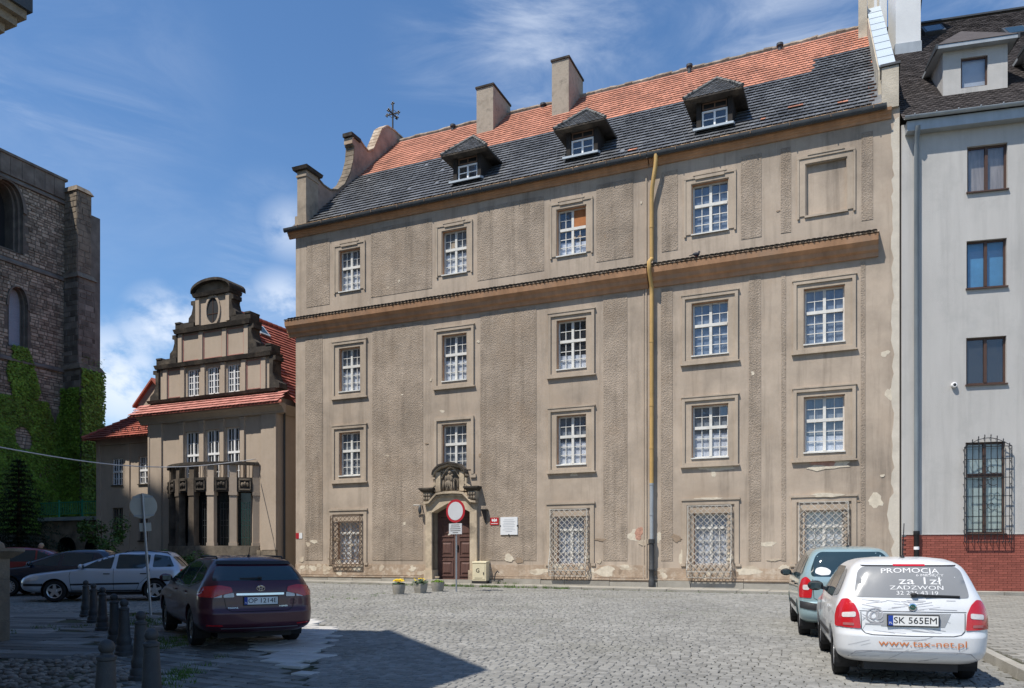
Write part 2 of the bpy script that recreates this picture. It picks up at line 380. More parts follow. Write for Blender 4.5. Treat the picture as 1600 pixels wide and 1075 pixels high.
for k in range(8):
    v_, f_ = sett_geo(r2, .150, .150); me = bpy.data.meshes.new('sett'); me.from_pydata(v_, [], f_); me.update(); me.materials.append(SETT); var_me.append(me)
for n in near:
    Y, X, ww, dd = n
    if n in first:
        o = bpy.data.objects.new('sett', var_me[r2.randrange(8)]); col.objects.link(o); o.parent = square
        o.location = (X, Y, gz(Y)); o.rotation_euler = (r2.uniform(-.03, .03), r2.uniform(-.03, .03), ang + r2.uniform(-.05, .05)); o.scale = (ww / .156, dd / .156, 1)
    else:
        v_, f_ = sett_geo(r2, ww * .97, dd * .97); a = ang + r2.uniform(-.05, .05); c_, s_ = math.cos(a), math.sin(a); z0 = gz(Y) + r2.uniform(-.004, .004)
        sett_mb.add([(X + c_ * x - s_ * y, Y + s_ * x + c_ * y, z0 + z) for x, y, z in v_], f_)
sett_mb.build('setts', SETT, square, kind='stuff')

def slab_obj(name, pts, h, m, parent, r, lift=.0):
    lift_ = h
    c = sum((Vector(p) for p in pts), Vector()) / len(pts)
    tl = [r.uniform(-.3, .3) * max(.008, .02 - lift_) for _ in pts]
    lo = [(p[0] - c.x, p[1] - c.y, gz(p[1]) - .03 - gz(c.y)) for p in pts]
    mid = [(p[0] - c.x, p[1] - c.y, gz(p[1]) + h - .012 + tl[i] - gz(c.y)) for i, p in enumerate(pts)]
    hi = [(m_[0] * .975, m_[1] * .96, m_[2] + .012) for m_ in mid]
    mb = MB(); n = len(pts)
    mb.add(lo + mid + hi, [tuple(range(2 * n, 3 * n))] + [(i, (i + 1) % n, n + (i + 1) % n, n + i) for i in range(n)] + [(n + i, n + (i + 1) % n, 2 * n + (i + 1) % n, 2 * n + i) for i in range(n)])
    return mb.build(name, m, parent, loc=(c.x, c.y, gz(c.y)))

# stone slab pavement on the left
pave = sheet('slab_pavement', [-40, -30, -20, -14, -8, -3.2], [-10, 0, 5, 8] + [9 + k for k in range(0, 12)], -.030, EARTH)
r3 = random.Random(11)
def slabs(region, ang_, w, d, m, y0, y1, x0, x1, parent, name, lift=.0, gap=.02):
    c_, s_ = math.cos(ang_), math.sin(ang_); yy = y0
    while yy < y1:
        dd = d * r3.uniform(.75, 1.25); xx = x0 + r3.uniform(0, w)
        while xx < x1:
            ww = w * r3.uniform(.6, 1.5); q = [(xx + gap, yy + gap), (xx + ww, yy + gap + r3.uniform(-.02, .02)), (xx + ww + r3.uniform(-.03, .0), yy + dd - r3.uniform(0, .02)), (xx + gap, yy + dd - r3.uniform(0, .02))]
            P = [(c_ * a - s_ * b, s_ * a + c_ * b) for a, b in q]; cx_ = sum(p[0] for p in P) / 4; cy_ = sum(p[1] for p in P) / 4
            if region(cx_, cy_): slab_obj(name, [(p[0], p[1], 0) for p in P], lift, m, parent, r3)
            xx += ww
        yy += dd
slabs(lambda x, y: x < xb(y) - .1 and 11.8 < y < 20.6 and x > -.68 * y - 1.2, R(-9), 1.25, .42, SLAB, 8, 26, -24, 4, pave, 'stone_slab', .012, .03)
slabs(lambda x, y: xb(y) + .3 < x < lb(y) - .05 and x > lb(y) - min(1.25, .27 * (y - 9.4)) and 9 < y < 20, R(-22), .46, .32, SLABL, 4, 26, -16, 4, pave, 'pale_slab', .022, .010)
slabs(lambda x, y: xb(y) - .1 <= x and x <= lb(y) - min(1.25, max(0, .27 * (y - 9.4))) and x < lb(y) and 9 < y < 19 and abs(x) < .65 * y, R(-30), .36, .24, SLAB, 2, 26, -18, 4, pave, 'small_slab', .004, .028)
cob = MB()
for k in range(1500):
    y = r3.uniform(8.2, 12.2); x = r3.uniform(-8.4, xb(y) + .1)
    if x < -.68 * y - .3 or (y > 11.6 and x < -6.6): continue
    cob.ell((x, y, gz(y) - .005), (r3.uniform(.035, .075), r3.uniform(.03, .06), r3.uniform(.02, .035)), 7, 4)
cob.build('rubble_cobbles', COBB, pave, smooth=True, kind='stuff')

# pavement on the right with kerb and pavers
rp = MB()
yk = [-5 + 2.0 * k for k in range(16)]
for i in range(len(yk) - 1):
    a, b = yk[i], yk[i + 1]
    rp.add([(kx(a) + .14, a, gz(a) + .09), (kx(a) + 16, a - 4, gz(a) + .09), (kx(b) + 16, b - 4, gz(b) + .09), (kx(b) + .14, b, gz(b) + .09)], [(0, 1, 2, 3)])
rpave = rp.build('pavement', MORTAR and JOINT, kind='structure')
for k in range(24):
    y0 = 1.0 + k * 1.0; y1 = y0 + .985
    mb = MB(); mb.hull([(kx(y0), y0, gz(y0) - .05), (kx(y0) + .15, y0 - .05, gz(y0) - .05), (kx(y1) + .15, y1 - .05, gz(y1) - .05), (kx(y1), y1, gz(y1) - .05)],
            [(kx(y0) + .02, y0, gz(y0) + .125), (kx(y0) + .15, y0 - .05, gz(y0) + .125), (kx(y1) + .15, y1 - .05, gz(y1) + .125), (kx(y1) + .02, y1, gz(y1) + .125)])
    mb.build('kerb_stone', CONC, rpave)
G0 = (13.03, 26.8); GTH = math.atan2(-.247, .969); GUX, GUY = .969, -.247
def w2g(x, y): return ((x - G0[0]) * GUX + (y - G0[1]) * GUY, -(x - G0[0]) * GUY + (y - G0[1]) * GUX)
pav_list = []
c_, s_ = math.cos(R(-16)), math.sin(R(-16)); yy = 0.0; rr_ = 0
while yy < 40:
    xx = -6 + (rr_ % 2) * .16
    while xx < 16:
        X = c_ * (xx + .15) - s_ * (yy + .10); Y = s_ * (xx + .15) + c_ * (yy + .10); sg, yg = w2g(X, Y)
        if kx(Y) + .30 < X < .70 * Y + 3.0 and 5 < Y < 27 and yg < -.62 and w2m(X, Y)[1] < -1.3: pav_list.append((Y, X, xx, yy))
        xx += .31
    yy += .21; rr_ += 1
pav_list.sort(key=lambda p: (p[1] > .645 * p[0] or p[0] < 9.0, p[0])); pme = MB().hull([(-.148, -.098, -.05), (.148, -.098, -.05), (.148, .098, -.05), (-.148, .098, -.05)], [(-.143, -.093, 0), (.143, -.093, 0), (.143, .093, 0), (-.143, .093, 0)])
pm_ = bpy.data.meshes.new('paver'); pm_.from_pydata(pme.v, [], pme.f); pm_.update(); pm_.materials.append(PAVER); pst = MB()
for i, (Y, X, a, b) in enumerate(pav_list):
    z = gz(Y) + .122 + r3.uniform(-.003, .003)
    if i < 300:
        o = bpy.data.objects.new('paver', pm_); col.objects.link(o); o.parent = rpave; o.location = (X, Y, z); o.rotation_euler = (r3.uniform(-.012, .012), r3.uniform(-.012, .012), R(-16))
    else: pst.add([(X + c_ * p[0] - s_ * p[1], Y + s_ * p[0] + c_ * p[1], z + p[2]) for p in pme.v], pme.f)
if pst.v: pst.build('pavers', PAVER, rpave, kind='stuff')
gst = MB()
for k in range(8):                            # concrete strip along the grey house
    a0, a1 = -.1 + k * 1.0, .885 + k * 1.0
    P = [(a0, -.62), (a1, -.62), (a1, -.02), (a0, -.02)]
    W = [(G0[0] + GUX * a - GUY * b, G0[1] + GUY * a + GUX * b) for a, b in P]
    MB().hull([(x, y, gz(y)) for x, y in W], [(x, y, gz(y) + .165) for x, y in W]).build('strip_slab', CONC, rpave)

# narrow pavement in front of the long building
fp = MB(); fw = [m2w(s_, y_) for s_, y_ in ((-1, -1.42), (25.2, -1.42), (25.2, .2), (-1, .2))]
mp_ = MB()
for k in range(13):
    a, b = -1 + k * 2.0, min(25.2, 1 + k * 2.0)
    W = [m2w(a, -1.4), m2w(b, -1.4), m2w(b, .1), m2w(a, .1)]
    mp_.add([(w.x, w.y, gz(w.y) + .05) for w in W], [(0, 1, 2, 3)])
fpave = mp_.build('pavement', JOINT, kind='structure')
a = -1.0
while a < 25:
    b = min(25.15, a + r3.uniform(.95, 1.5))
    for y0, y1, h in ((-1.22, -.02, .085), (-1.42, -1.24, .085)):
        W = [m2w(a + .01, y0), m2w(b - .01, y0), m2w(b - .01, y1), m2w(a + .01, y1)]
        MB().hull([(w.x, w.y, gz(w.y) - .04) for w in W], [(w.x, w.y, gz(w.y) + h + r3.uniform(-.004, .004)) for w in W]).build('paving_slab', CONC, fpave)
    a = b

# ------------------------------------------------------------------ church beside the camera: only its cornice corner is in view, its stepped gable shades the left of the square
church = thing('church', 'pale stone moulded cornice corner of a church at the top left corner of the picture', 'church', m2w(16.75, -25, 0), TH)
def ch(s_, y_): return s_ - 16.75, y_ + 25
gab = [(16.75, -.3), (16.75, 8.9), (11, 16.4), (9.5, 15.7), (-23.2, 56.0), (-28.1, 58.5), (-50, 58.5), (-50, -.3)]
MB().prism_y([(s_ - 16.75, z) for s_, z in gab][::-1], -22, 0).build('wall', STONE, church, rec=True)
MB().box(-66, -44.95, -.6, -.003, 58.503, 69).build('shade_parapet', STONE, church)  # unseen thin upper wall, added for its shadow on the house wing
MB().prism_y([(.33, 8.9), (.33, 9.2), (-5.65, 16.75), (-5.65, 16.45)], -22, .1).build('roof', BLKT, church, rec=True)
MB().prism_y([(-7.4, 15.72), (-7.4, 16.1), (-39.95, 56.3), (-39.95, 56.0)], -22, .1).build('roof', BLKT, church, rec=True)
for p, z0, z1 in ((.09, 6.36, 6.44), (.16, 6.443, 6.52), (.215, 6.523, 6.80)):
    MB().box(-9, p, -18, p, z0, z1).build('cornice', STONE, church)
MB().box(-9, .25, -18, .25, 6.60, 6.803).build('gutter', GUTTER, church)

# ------------------------------------------------------------------ the long tan building
def FS(px, py=600.0, d=0.0):
    """photograph pixel on the main facade plane -> (along, height)"""
    ox, oy = LX - VX * d, LY - VY * d; a = (px - CX) / FPX
    s_ = (a * oy - ox) / (UX - a * UY); Y = oy + s_ * UY
    return s_, EYE + (HY - py) / FPX * Y
mb_ = thing('long_building', 'long tan plastered four-storey building with black and red tiled roof', 'building', (LX, LY, 0), TH)
WX = [(2.45, 3.55), (7.72, 8.86), (12.90, 14.10), (18.23, 19.53), (22.14, 23.44)]
ZT, Z2, Z1, ZG = (13.47, 15.30), (8.98, 10.90), (5.20, 7.12), (1.25, 3.15)
wins = [(c, ZT) for c in range(4)] + [(c, Z2) for c in range(5)] + [(c, Z1) for c in range(5)] + [(c, ZG) for c in (0, 2, 3, 4)]
GX = {0: (2.35, 3.50), 2: (12.90, 14.02), 3: (18.30, 19.50), 4: (22.15, 23.40)}
openings = []
for c, z in wins:
    x0, x1 = GX[c] if z is ZG else WX[c]; openings.append((x0, x1, z[0], z[1]))
openings.append((22.2, 23.5, 13.47, 15.26)); DOOR = (7.25, 9.10, .3, 3.75); openings.append(DOOR)
def wall_open(x0, x1, z0, z1, ops, y=0.0):
    xs = sorted({x0, x1, *[v for o in ops for v in o[:2]]}); zs = sorted({z0, z1, *[v for o in ops for v in o[2:]]})
    mb = MB(); idx = {}
    def vid(i, k):
        if (i, k) not in idx: idx[(i, k)] = len(mb.v); mb.v.append((xs[i], y, zs[k]))
        return idx[(i, k)]
    for i in range(len(xs) - 1):
        for k in range(len(zs) - 1):
            cx_, cz = (xs[i] + xs[i + 1]) / 2, (zs[k] + zs[k + 1]) / 2
            if any(o[0] < cx_ < o[1] and o[2] < cz < o[3] for o in ops): continue
            mb.f.append((vid(i, k), vid(i + 1, k), vid(i + 1, k + 1), vid(i, k + 1)))
    return mb
BW = 25.15
mb = wall_open(0, BW, -.2, 16.62, openings)
mb.add([(0, 0, -.2), (0, 16, -.2), (0, 16, 16.6), (0, 0, 16.6)], [(0, 3, 2, 1)]); mb.add([(BW, 0, -.2), (BW, 16, -.2), (BW, 16, 16.6), (BW, 0, 16.6)], [(0, 1, 2, 3)])
mb.add([(0, 16, -.2), (BW, 16, -.2), (BW, 16, 16.6), (0, 16, 16.6)], [(0, 3, 2, 1)])
mb.build('wall', PLASTER, mb_)

def reveal(x0, x1, z0, z1, d, m, parent, y=0.0):
    q = MB(); q.add([(x0, y, z0), (x1, y, z0), (x1, y, z1), (x0, y, z1), (x0, y + d, z0), (x1, y + d, z0), (x1, y + d, z1), (x0, y + d, z1)],
                    [(0, 4, 7, 3), (1, 2, 6, 5), (3, 7, 6, 2), (0, 1, 5, 4)]); return q.build('reveal', m, parent)
def window(root, x0, x1, z0, z1, y=.20, cols=4, rows=(3, 2), split=.60, fm=WHITEW, pm=PANE, bm=None, back=.30, jamb=.055, mull=.10, tran=.11, munt=.026, rv=None, yface=0.0, sill=True, sillm=None, label=None):
    """casement window: frame mesh with panes, sill, reveal and what hangs behind it as sub-parts"""
    f = MB(); W = x1 - x0; zt = z0 + (z1 - z0) * split if rows[1] else z1
    f.box(x0, x1, y - .03, y + .04, z0, z0 + jamb); f.box(x0, x1, y - .03, y + .04, z1 - jamb, z1)
    f.box(x0, x0 + jamb, y - .029, y + .039, z0 + jamb, z1 - jamb); f.box(x1 - jamb, x1, y - .029, y + .039, z0 + jamb, z1 - jamb)
    xm = (x0 + x1) / 2
    if mull: f.box(xm - mull / 2, xm + mull / 2, y - .05, y + .038, z0 + jamb, z1 - jamb)
    if rows[1]: f.box(x0 + jamb, x1 - jamb, y - .06, y + .037, zt - tran / 2, zt + tran / 2)
    halves = [(x0 + jamb, xm - mull / 2), (xm + mull / 2, x1 - jamb)] if mull else [(x0 + jamb, x1 - jamb)]
    zones = [(z0 + jamb, (zt - tran / 2) if rows[1] else z1 - jamb, rows[0])] + ([(zt + tran / 2, z1 - jamb, rows[1])] if rows[1] else [])
    cells = []
    for a, b in halves:
        n = cols // len(halves)
        for c, d, m in zones:
            for i in range(1, n): xx = a + (b - a) * i / n; f.box(xx - munt / 2, xx + munt / 2, y - .022, y + .02, c, d)
            for k in range(1, m): zz = c + (d - c) * k / m; f.box(a, b, y - .019, y + .018, zz - munt / 2, zz + munt / 2)
            for i in range(n):
                for k in range(m): cells.append((a + (b - a) * i / n, a + (b - a) * (i + 1) / n, c + (d - c) * k / m, c + (d - c) * (k + 1) / m))
    w = f.build('window', fm, root, label=label)
    for (a, b, c, d) in cells:
        t = rnd.uniform(-.004, .004); t2 = rnd.uniform(-.004, .004)
        MB().add([(a, y + .006 + t, c), (b, y + .006 - t, c), (b, y + .006 - t + t2, d), (a, y + .006 + t + t2, d)], [(0, 1, 2, 3)]).build('pane', pm, w)
    if bm: MB().add([(x0 + .01, y + back, z0 + .01), (x1 - .01, y + back, z0 + .01), (x1 - .01, y + back, z1 - .01), (x0 + .01, y + back, z1 - .01)], [(0, 1, 2, 3)]).build('curtain' if bm is CURT else 'blind', bm, w)
    q = MB(); yb = y + .7
    q.add([(x0, y + .04, z0), (x1, y + .04, z0), (x1, y + .04, z1), (x0, y + .04, z1), (x0, yb, z0), (x1, yb, z0), (x1, yb, z1), (x0, yb, z1)], [(0, 4, 7, 3), (1, 2, 6, 5), (3, 7, 6, 2), (0, 1, 5, 4), (4, 5, 6, 7)])
    q.build('room', DARK, w)
    if rv: reveal(x0, x1, z0, z1, y - yface + .04, rv, w, yface)
    if sill: MB().hull([(x0 - .03, yface - .07, z0 - .05), (x1 + .03, yface - .07, z0 - .05), (x1 + .03, y, z0 - .02), (x0 - .03, y, z0 - .02)], [(x0 - .03, yface - .07, z0 - .005), (x1 + .03, yface - .07, z0 - .005), (x1 + .03, y - .031, z0 + .03), (x0 - .03, y - .031, z0 + .03)]).build('sill', sillm or fm, w)
    return w
def frame_ring(q, ax0, ax1, az0, az1, bx0, bx1, bz0, bz1, y0, y1):
    q.box(ax0, bx0, y0, y1, az0, az1); q.box(bx1, ax1, y0, y1, az0, az1); q.box(bx0, bx1, y0, y1, bz1, az1)
    if az0 < bz0: q.box(bx0, bx1, y0, y1, az0, bz0)
NET = mat('grey_net_curtain', (.27, .29, .31), .9, .3, 2.5, stretch=(3, 3, .5)); BLUENET = mat('blue_grey_curtain', (.22, .27, .34), .9, .3, 2.5, stretch=(3, 3, .5))
for c, z in wins:
    x0, x1 = GX[c] if z is ZG else WX[c]; z0, z1 = z
    if z is ZG: window(mb_, x0, x1, z0, z1, .20, 4, (3, 1), .72, bm=CURT, back=.06, rv=REVEAL, tran=.10, sill=False)
    else:
        k_ = (c * 7 + int(z0) * 3) % 5; bmx = (NET, BLINDM, NET, None, BLINDM)[k_] if c < 3 else (NET if k_ % 2 else BLUENET)
        w_ = window(mb_, x0, x1, z0, z1, .20, 4, (3, 2), .58, bm=bmx, back=.07, rv=REVEAL)
        if k_ in (1, 3, 4): MB().add([(x0 + .02, .25, z0 + .02), (x1 - .02, .25, z0 + .02), (x1 - .02, .255, z0 + (.55, .9, .75)[k_ % 3]), (x0 + .02, .255, z0 + (.6, .9, .7)[k_ % 3])], [(0, 1, 2, 3)]).build('half_curtain', CURT, w_)
    q = MB()
    if z is ZT:
        e = .17
        frame_ring(q, x0 - e - .05, x1 + e + .05, z0 - .0, z1 + .20, x0 - .03, x1 + .03, z0, z1 + .03, -.035, .01)
        q.box(x0 - e - .12, x0 - e - .05, -.06, .01, z0 - .08, z1 + .20); q.box(x1 + e + .05, x1 + e + .12, -.06, .01, z0 - .08, z1 + .20)
        q.box(x0 - e - .12, x1 + e + .12, -.065, .01, z1 + .203, z1 + .29); q.box(x0 + .12, x1 - .12, -.08, -.036, z1 + .16, z1 + .26); q.box(x0 + .05, x1 - .05, -.085, .01, z1 + .293, z1 + .35)
    else:
        e = .26; zb = z0 - .30 if z is not ZG else 1.45; zt = z1 + .30 if z is not ZG else 3.62
        if (c, z) == (1, Z1): zb = z0 + .35
        if z is ZG:
            frame_ring(q, x0 - .42, x1 + .42, 1.3, 3.62, x0 - .26, x1 + .26, 1.3, 3.46, -.05, .01)
            q.box(x0 - .46, x1 + .46, -.085, .01, 3.623, 3.70); q.box(x0 - .48, x0 - .30, -.07, .01, 1.20, 1.297); q.box(x1 + .30, x1 + .48, -.07, .01, 1.20, 1.297)
        elif (c, z) == (1, Z1):
            frame_ring(q, x0 - .36, x1 + .36, 5.0, zt, x0 - .25, x1 + .25, 5.0, zt - .12, -.085, .01)
            q.box(x0 - .25, x0 - .03, -.03, .01, 5.2, z1 + .03); q.box(x1 + .03, x1 + .25, -.03, .01, 5.2, z1 + .03); q.box(x0 - .25, x1 + .25, -.03, .01, z1 + .033, zt - .123)
            q.box(x0 - .46, x0 - .2, -.07, .01, 4.85, 4.997); q.box(x1 + .2, x1 + .46, -.07, .01, 4.85, 4.997)
        else:
            frame_ring(q, x0 - .36, x1 + .36, zb, zt, x0 - .25, x1 + .25, zb + .11, zt - .12, -.085, .01)
            frame_ring(q, x0 - .25, x1 + .25, zb + .112, zt - .122, x0 - .02, x1 + .02, z0 - .06, z1 + .02, -.03, .01)
            q.box(x0 - .42, x1 + .42, -.105, .01, zb - .05, zb - .003); q.box(x0 - .40, x1 + .40, -.105, .01, zt + .003, zt + .05)
    q.build('window_surround', TRIM, mb_)
# boarded pane in the third attic-storey window, blind window
MB().box(13.52, 14.04, .165, .185, 14.60, 15.24).build('board', mat('orange_board', (.36, .14, .05), .8, .2, 4), mb_)
MB().box(8.0, 8.30, .21, .225, 14.62, 14.9).build('board', mat('pale_board', (.6, .45, .3), .8, .2, 4), mb_)
q = MB(); q.box(22.2, 23.5, .12, .16, 13.47, 15.26); q.build('blind_window', PLASTER, mb_); reveal(22.2, 23.5, 13.47, 15.26, .121, TRIM, mb_)
q = MB(); frame_ring(q, 21.98, 23.72, 13.47, 15.46, 22.17, 23.53, 13.47, 15.29, -.035, .01); q.box(21.91, 21.977, -.06, .01, 13.38, 15.46); q.box(23.723, 23.79, -.06, .01, 13.38, 15.46)
q.box(21.91, 23.79, -.065, .01, 15.463, 15.55); q.box(22.25, 23.45, -.085, .01, 15.553, 15.61); q.box(22.15, 23.55, -.06, .0, 13.40, 13.467); q.build('window_surround', TRIM, mb_)

# roughcast panels between the smooth bands
def panel(px0, px1, z0, z1):
    a, b = FS(px0)[0], FS(px1)[0]; r = .014
    MB().hull([(a, .01, z0), (b, .01, z0), (b, .01, z1), (a, .01, z1)], [(a, -r, z0), (b, -r, z0), (b, -r, z1), (a, -r, z1)][:]).build('render_panel', ROUGHC, mb_, rec=True)
for p in ((479, 515), (580, 675), (746, 850), (932, 989), (1034, 1059), (1158, 1190), (1220, 1236), (1346, 1364)): panel(*p, 13.0, 16.0)
for p in ((477, 504), (582, 661), (751, 838), (943, 980), (1033, 1051), (1170, 1189), (1221, 1228), (1345, 1352)): panel(*p, 1.40, 11.6)
MB().box(0, 7.0, -.022, .01, .75, 1.22).build('base_band', BASEP, mb_); MB().box(9.46, 16.5, -.022, .01, .75, 1.22).build('base_band', BASEP, mb_); MB().box(16.9, 25.1, -.022, .01, .75, 1.12).build('base_band', BASEP, mb_)
a = 0.0
while a < 25:
    b = min(25.1, a + rnd.uniform(.8, 1.9))
    if not (7.0 < (a + b) / 2 < 9.4):
        MB().box(a + .008, b - .008, -.11 + rnd.uniform(-.01, .01), .02, .1, rnd.uniform(.58, .66)).build('plinth_stone', CONC, mb_)
        MB().box(a + .008, b - .008, -.06, .02, .663, rnd.uniform(.72, .752)).build('plinth_stone', BASEP, mb_)
    a = b
q = MB(); q.box(16.48, 16.53, -.045, .01, .7, 11.7); q.box(16.38, 16.42, -.03, .01, .7, 11.7); q.box(16.48, 16.53, -.045, .01, 12.65, 16.0); q.build('joint_strip', TRIM, mb_)
# peeled plaster
PEEL = mat('bare_plaster', (.62, .55, .44), .95, .15, 6, .6, 40, .1); PEELB = mat('bare_brickwork', (.48, .27, .20), .95, .25, 9, .8, 30, .1)
def patch(cx_, cz, w, h, m, k, y=-.004, n=18):
    r = random.Random(k); lo = []
    for i in range(n):
        t = 2 * math.pi * i / n; f = r.uniform(.70, 1.05) * (1 + .18 * math.sin(2 * t + k) + .12 * math.sin(3 * t + 2 * k)); lo.append((cx_ + math.cos(t) * w / 2 * f, cz + math.sin(t) * h / 2 * f))
    MB().prism_y(lo[::-1], y, .012).build('plaster_scar', m, mb_, rec=True)
patch(22.9, 4.72, 1.3, .42, PEEL, 1, -.016); patch(22.75, 4.80, .75, .25, PEELB, 2, -.021); patch(19.1, 4.80, 1.5, .22, PEEL, 3); patch(19.0, 4.62, .22, .34, PEEL, 4, -.006)
patch(16.05, 2.35, .75, .42, PEEL, 5); patch(16.22, 2.45, .35, .55, PEELB, 6, -.008); patch(17.0, 2.3, .3, .5, PEEL, 7); patch(17.9, 1.5, .3, .8, PEEL, 8)
patch(18.9, 3.68, 1.1, .10, PEEL, 9, -.09); patch(22.9, 3.68, 1.3, .14, PEEL, 10, -.09); patch(24.4, 3.45, .55, .5, PEEL, 11); patch(20.9, 2.0, .7, .2, PEEL, 12); patch(24.7, 8.4, .3, .25, PEEL, 13)
patch(13.6, 4.78, .3, .18, PEEL, 14); patch(24.85, 7.0, .25, .5, PEEL, 15); patch(7.7, 7.72, .28, .12, PEEL, 16); patch(10.8, 1.5, .5, .3, PEEL, 17, -.024); patch(14.9, 1.0, 1.0, .4, PEEL, 18, -.026); patch(12.1, .95, .9, .3, PEEL, 19, -.026); patch(20.2, 1.0, .9, .3, PEEL, 20, -.026); patch(3.4, 1.0, .5, .25, PEEL, 21, -.026); patch(1.0, 1.05, .5, .25, PEEL, 22, -.026)
PATM = [PEEL, mat('old_lime', (.52, .44, .34), .95, .15, 6, .6, 40, .1), mat('damp_plaster', (.31, .235, .17), .95, .15, 6, .6, 40, .1)]
r = random.Random(71)
for k in range(70):
    a_ = r.uniform(.2, 24.8); z_ = r.choice((r.uniform(.78, 1.2), r.uniform(.78, 1.25), r.uniform(1.0, 2.4)))
    if 6.8 < a_ < 9.6: continue
    patch(a_, z_, r.uniform(.12, .55), r.uniform(.08, .32), PATM[r.randrange(3)], 100 + k, -.0235 - k * .0001 if z_ < 1.25 else -.0165 - k * .0001, 26)
for k in range(26): patch(r.uniform(.3, 24.8), r.uniform(2.5, 15.8), r.uniform(.06, .22), r.uniform(.05, .16), PATM[r.randrange(3)], 300 + k, -.0165 - k * .0001, 20)
r = random.Random(5); e = [(25.14, .7)]; z = .7
while z < 16.3: e.append((24.93 + r.uniform(-.05, .06) - (.12 if 2.2 < z < 3.6 else 0), z)); z += r.uniform(.12, .4)
e.append((25.14, 16.3)); MB().prism_y(e, -.012, .01).build('plaster_scar', mat('pale_edge_plaster', (.56, .51, .43), .95, .12, 2, .5, 30, .1), mb_, rec=True)

# cornices
bprof = [(0.02, 11.70), (-.08, 11.70), (-.10, 11.84), (-.20, 11.90), (-.22, 12.04), (-.36, 12.16), (-.40, 12.36), (.02, 12.40)]
for a, b in ((-.34, 16.60), (16.64, 24.5)): MB().prism_x(bprof[::-1], a, b).build('belt_cornice', CORN, mb_, rec=True)
eprof = [(0.02, 16.28), (-.06, 16.28), (-.08, 16.36), (-.13, 16.40), (-.15, 16.46), (-.19, 16.50), (-.21, 16.60), (.02, 16.615)]
for a, b in ((-.34, 16.60), (16.64, 24.9)): MB().prism_x(eprof[::-1], a, b).build('eaves_cornice', CORN, mb_, rec=True)
def tile_rows(q, O, ex, ey, nz, width, nrows, tw, exp, keep, r, th=.018, roundk=1.0, over=0.0, stagger=True, up=None):
    O, ex, ey, nz = Vector(O), Vector(ex), Vector(ey), Vector(nz)
    for j in range(nrows):
        n = int(width / tw) + 1
        for i in range(n):
            x = (i + (.5 if stagger and j % 2 else 0)) * tw + r.uniform(-.006, .006); cx_ = x + tw / 2; cy_ = j * exp
            if x < -.01 or x + tw > width + .02 or not keep(cx_, cy_ + exp / 2): continue
            l = r.uniform(-.007, .007); lift = (up or th * 1.6) + r.uniform(0, .010); g = .004
            prof = [(g, exp * 1.08), (g, .045 * roundk + l), (tw * .25, .012 * roundk + l), (tw * .5, l), (tw * .75, .012 * roundk + l), (tw - g, .045 * roundk + l), (tw - g, exp * 1.08)]
            top = []; bot = []
            for (px_, py_) in prof:
                t = py_ / exp; h = lift * (1 - t * .92); p = O + ex * (x + px_) + ey * (cy_ + py_) + nz * h; top.append(p); bot.append(p - nz * (th if t < .8 else .004))
            o = len(q.v); q.v.extend([tuple(p) for p in top + bot[1:6]])
            q.f.append((o, o + 1, o + 2, o + 3, o + 4, o + 5, o + 6))
            for k in range(4): q.f.append((o + 1 + k, o + 7 + k, o + 8 + k, o + 2 + k))
q = MB(); r = random.Random(2); sl = Vector((0, .50, .25)).normalized()
MB().prism_x([(.01, 12.405), (.01, 12.60), (-.405, 12.42), (-.405, 12.402)], -.37, 24.52).build('belt_cap', BASEP, mb_, rec=True)
tile_rows(q, (-.38, -.44, 12.405), (1, 0, 0), sl, (0, -sl.z, sl.y), 24.9, 3, .175, .16, lambda x, y: True, r, th=.03, roundk=1.6)
q.build('belt_tiles', mat('dark_cap_tile', (.06, .05, .042), .9, .3, 4, .4, 50, .15, island=.4), mb_, kind='stuff')

# roof
RY0, RZ0, RY1, RZ1 = -.24, 16.66, 8.0, 24.45
se = Vector((0, RY1 - RY0, RZ1 - RZ0)); RL = se.length; se.normalize(); sn = Vector((0, -se.z, se.y))
roof = MB(); roof.add([(-.2, RY0, RZ0), (24.75, RY0, RZ0), (24.75, RY1, RZ1), (-.2, RY1, RZ1), (24.75, 16.5, RZ0), (-.2, 16.5, RZ0)], [(0, 1, 2, 3), (3, 2, 4, 5)])
roof = roof.build('roof', BLKT, mb_)
EXP = .36; NR = int(RL / EXP); ybr = (4.18 - RY0) / se.y; ybr2 = (5.5 - RY0) / se.y
def isred(x, y):
    if x > 22.3: return y > ybr2
    return y > ybr
qb, qr, qo = MB(), MB(), MB(); r = random.Random(9)
O = (-.1, RY0, RZ0)
def edge_clip(x): return x > .35
tile_rows(qb, O, (1, 0, 0), se, sn, 24.55, NR, .18, EXP, lambda x, y: y > EXP * .7 and not isred(x, y) and edge_clip(x) and r.random() > .003, r, th=.014, roundk=.4, up=.053)
tile_rows(qr, O, (1, 0, 0), se, sn, 24.55, NR, .18, EXP, lambda x, y: (isred(x, y) or x > 24.38 and y > .4) and edge_clip(x), random.Random(10), th=.014, roundk=.4, up=.030)
tile_rows(qo, (-.1, RY0 - .06 * se.y, RZ0 - .06 * se.z), (1, 0, 0), se, sn, 24.8, 2, .18, EXP * .55, lambda x, y: True, random.Random(12), th=.02, roundk=1.0, up=.05)
r = random.Random(33)
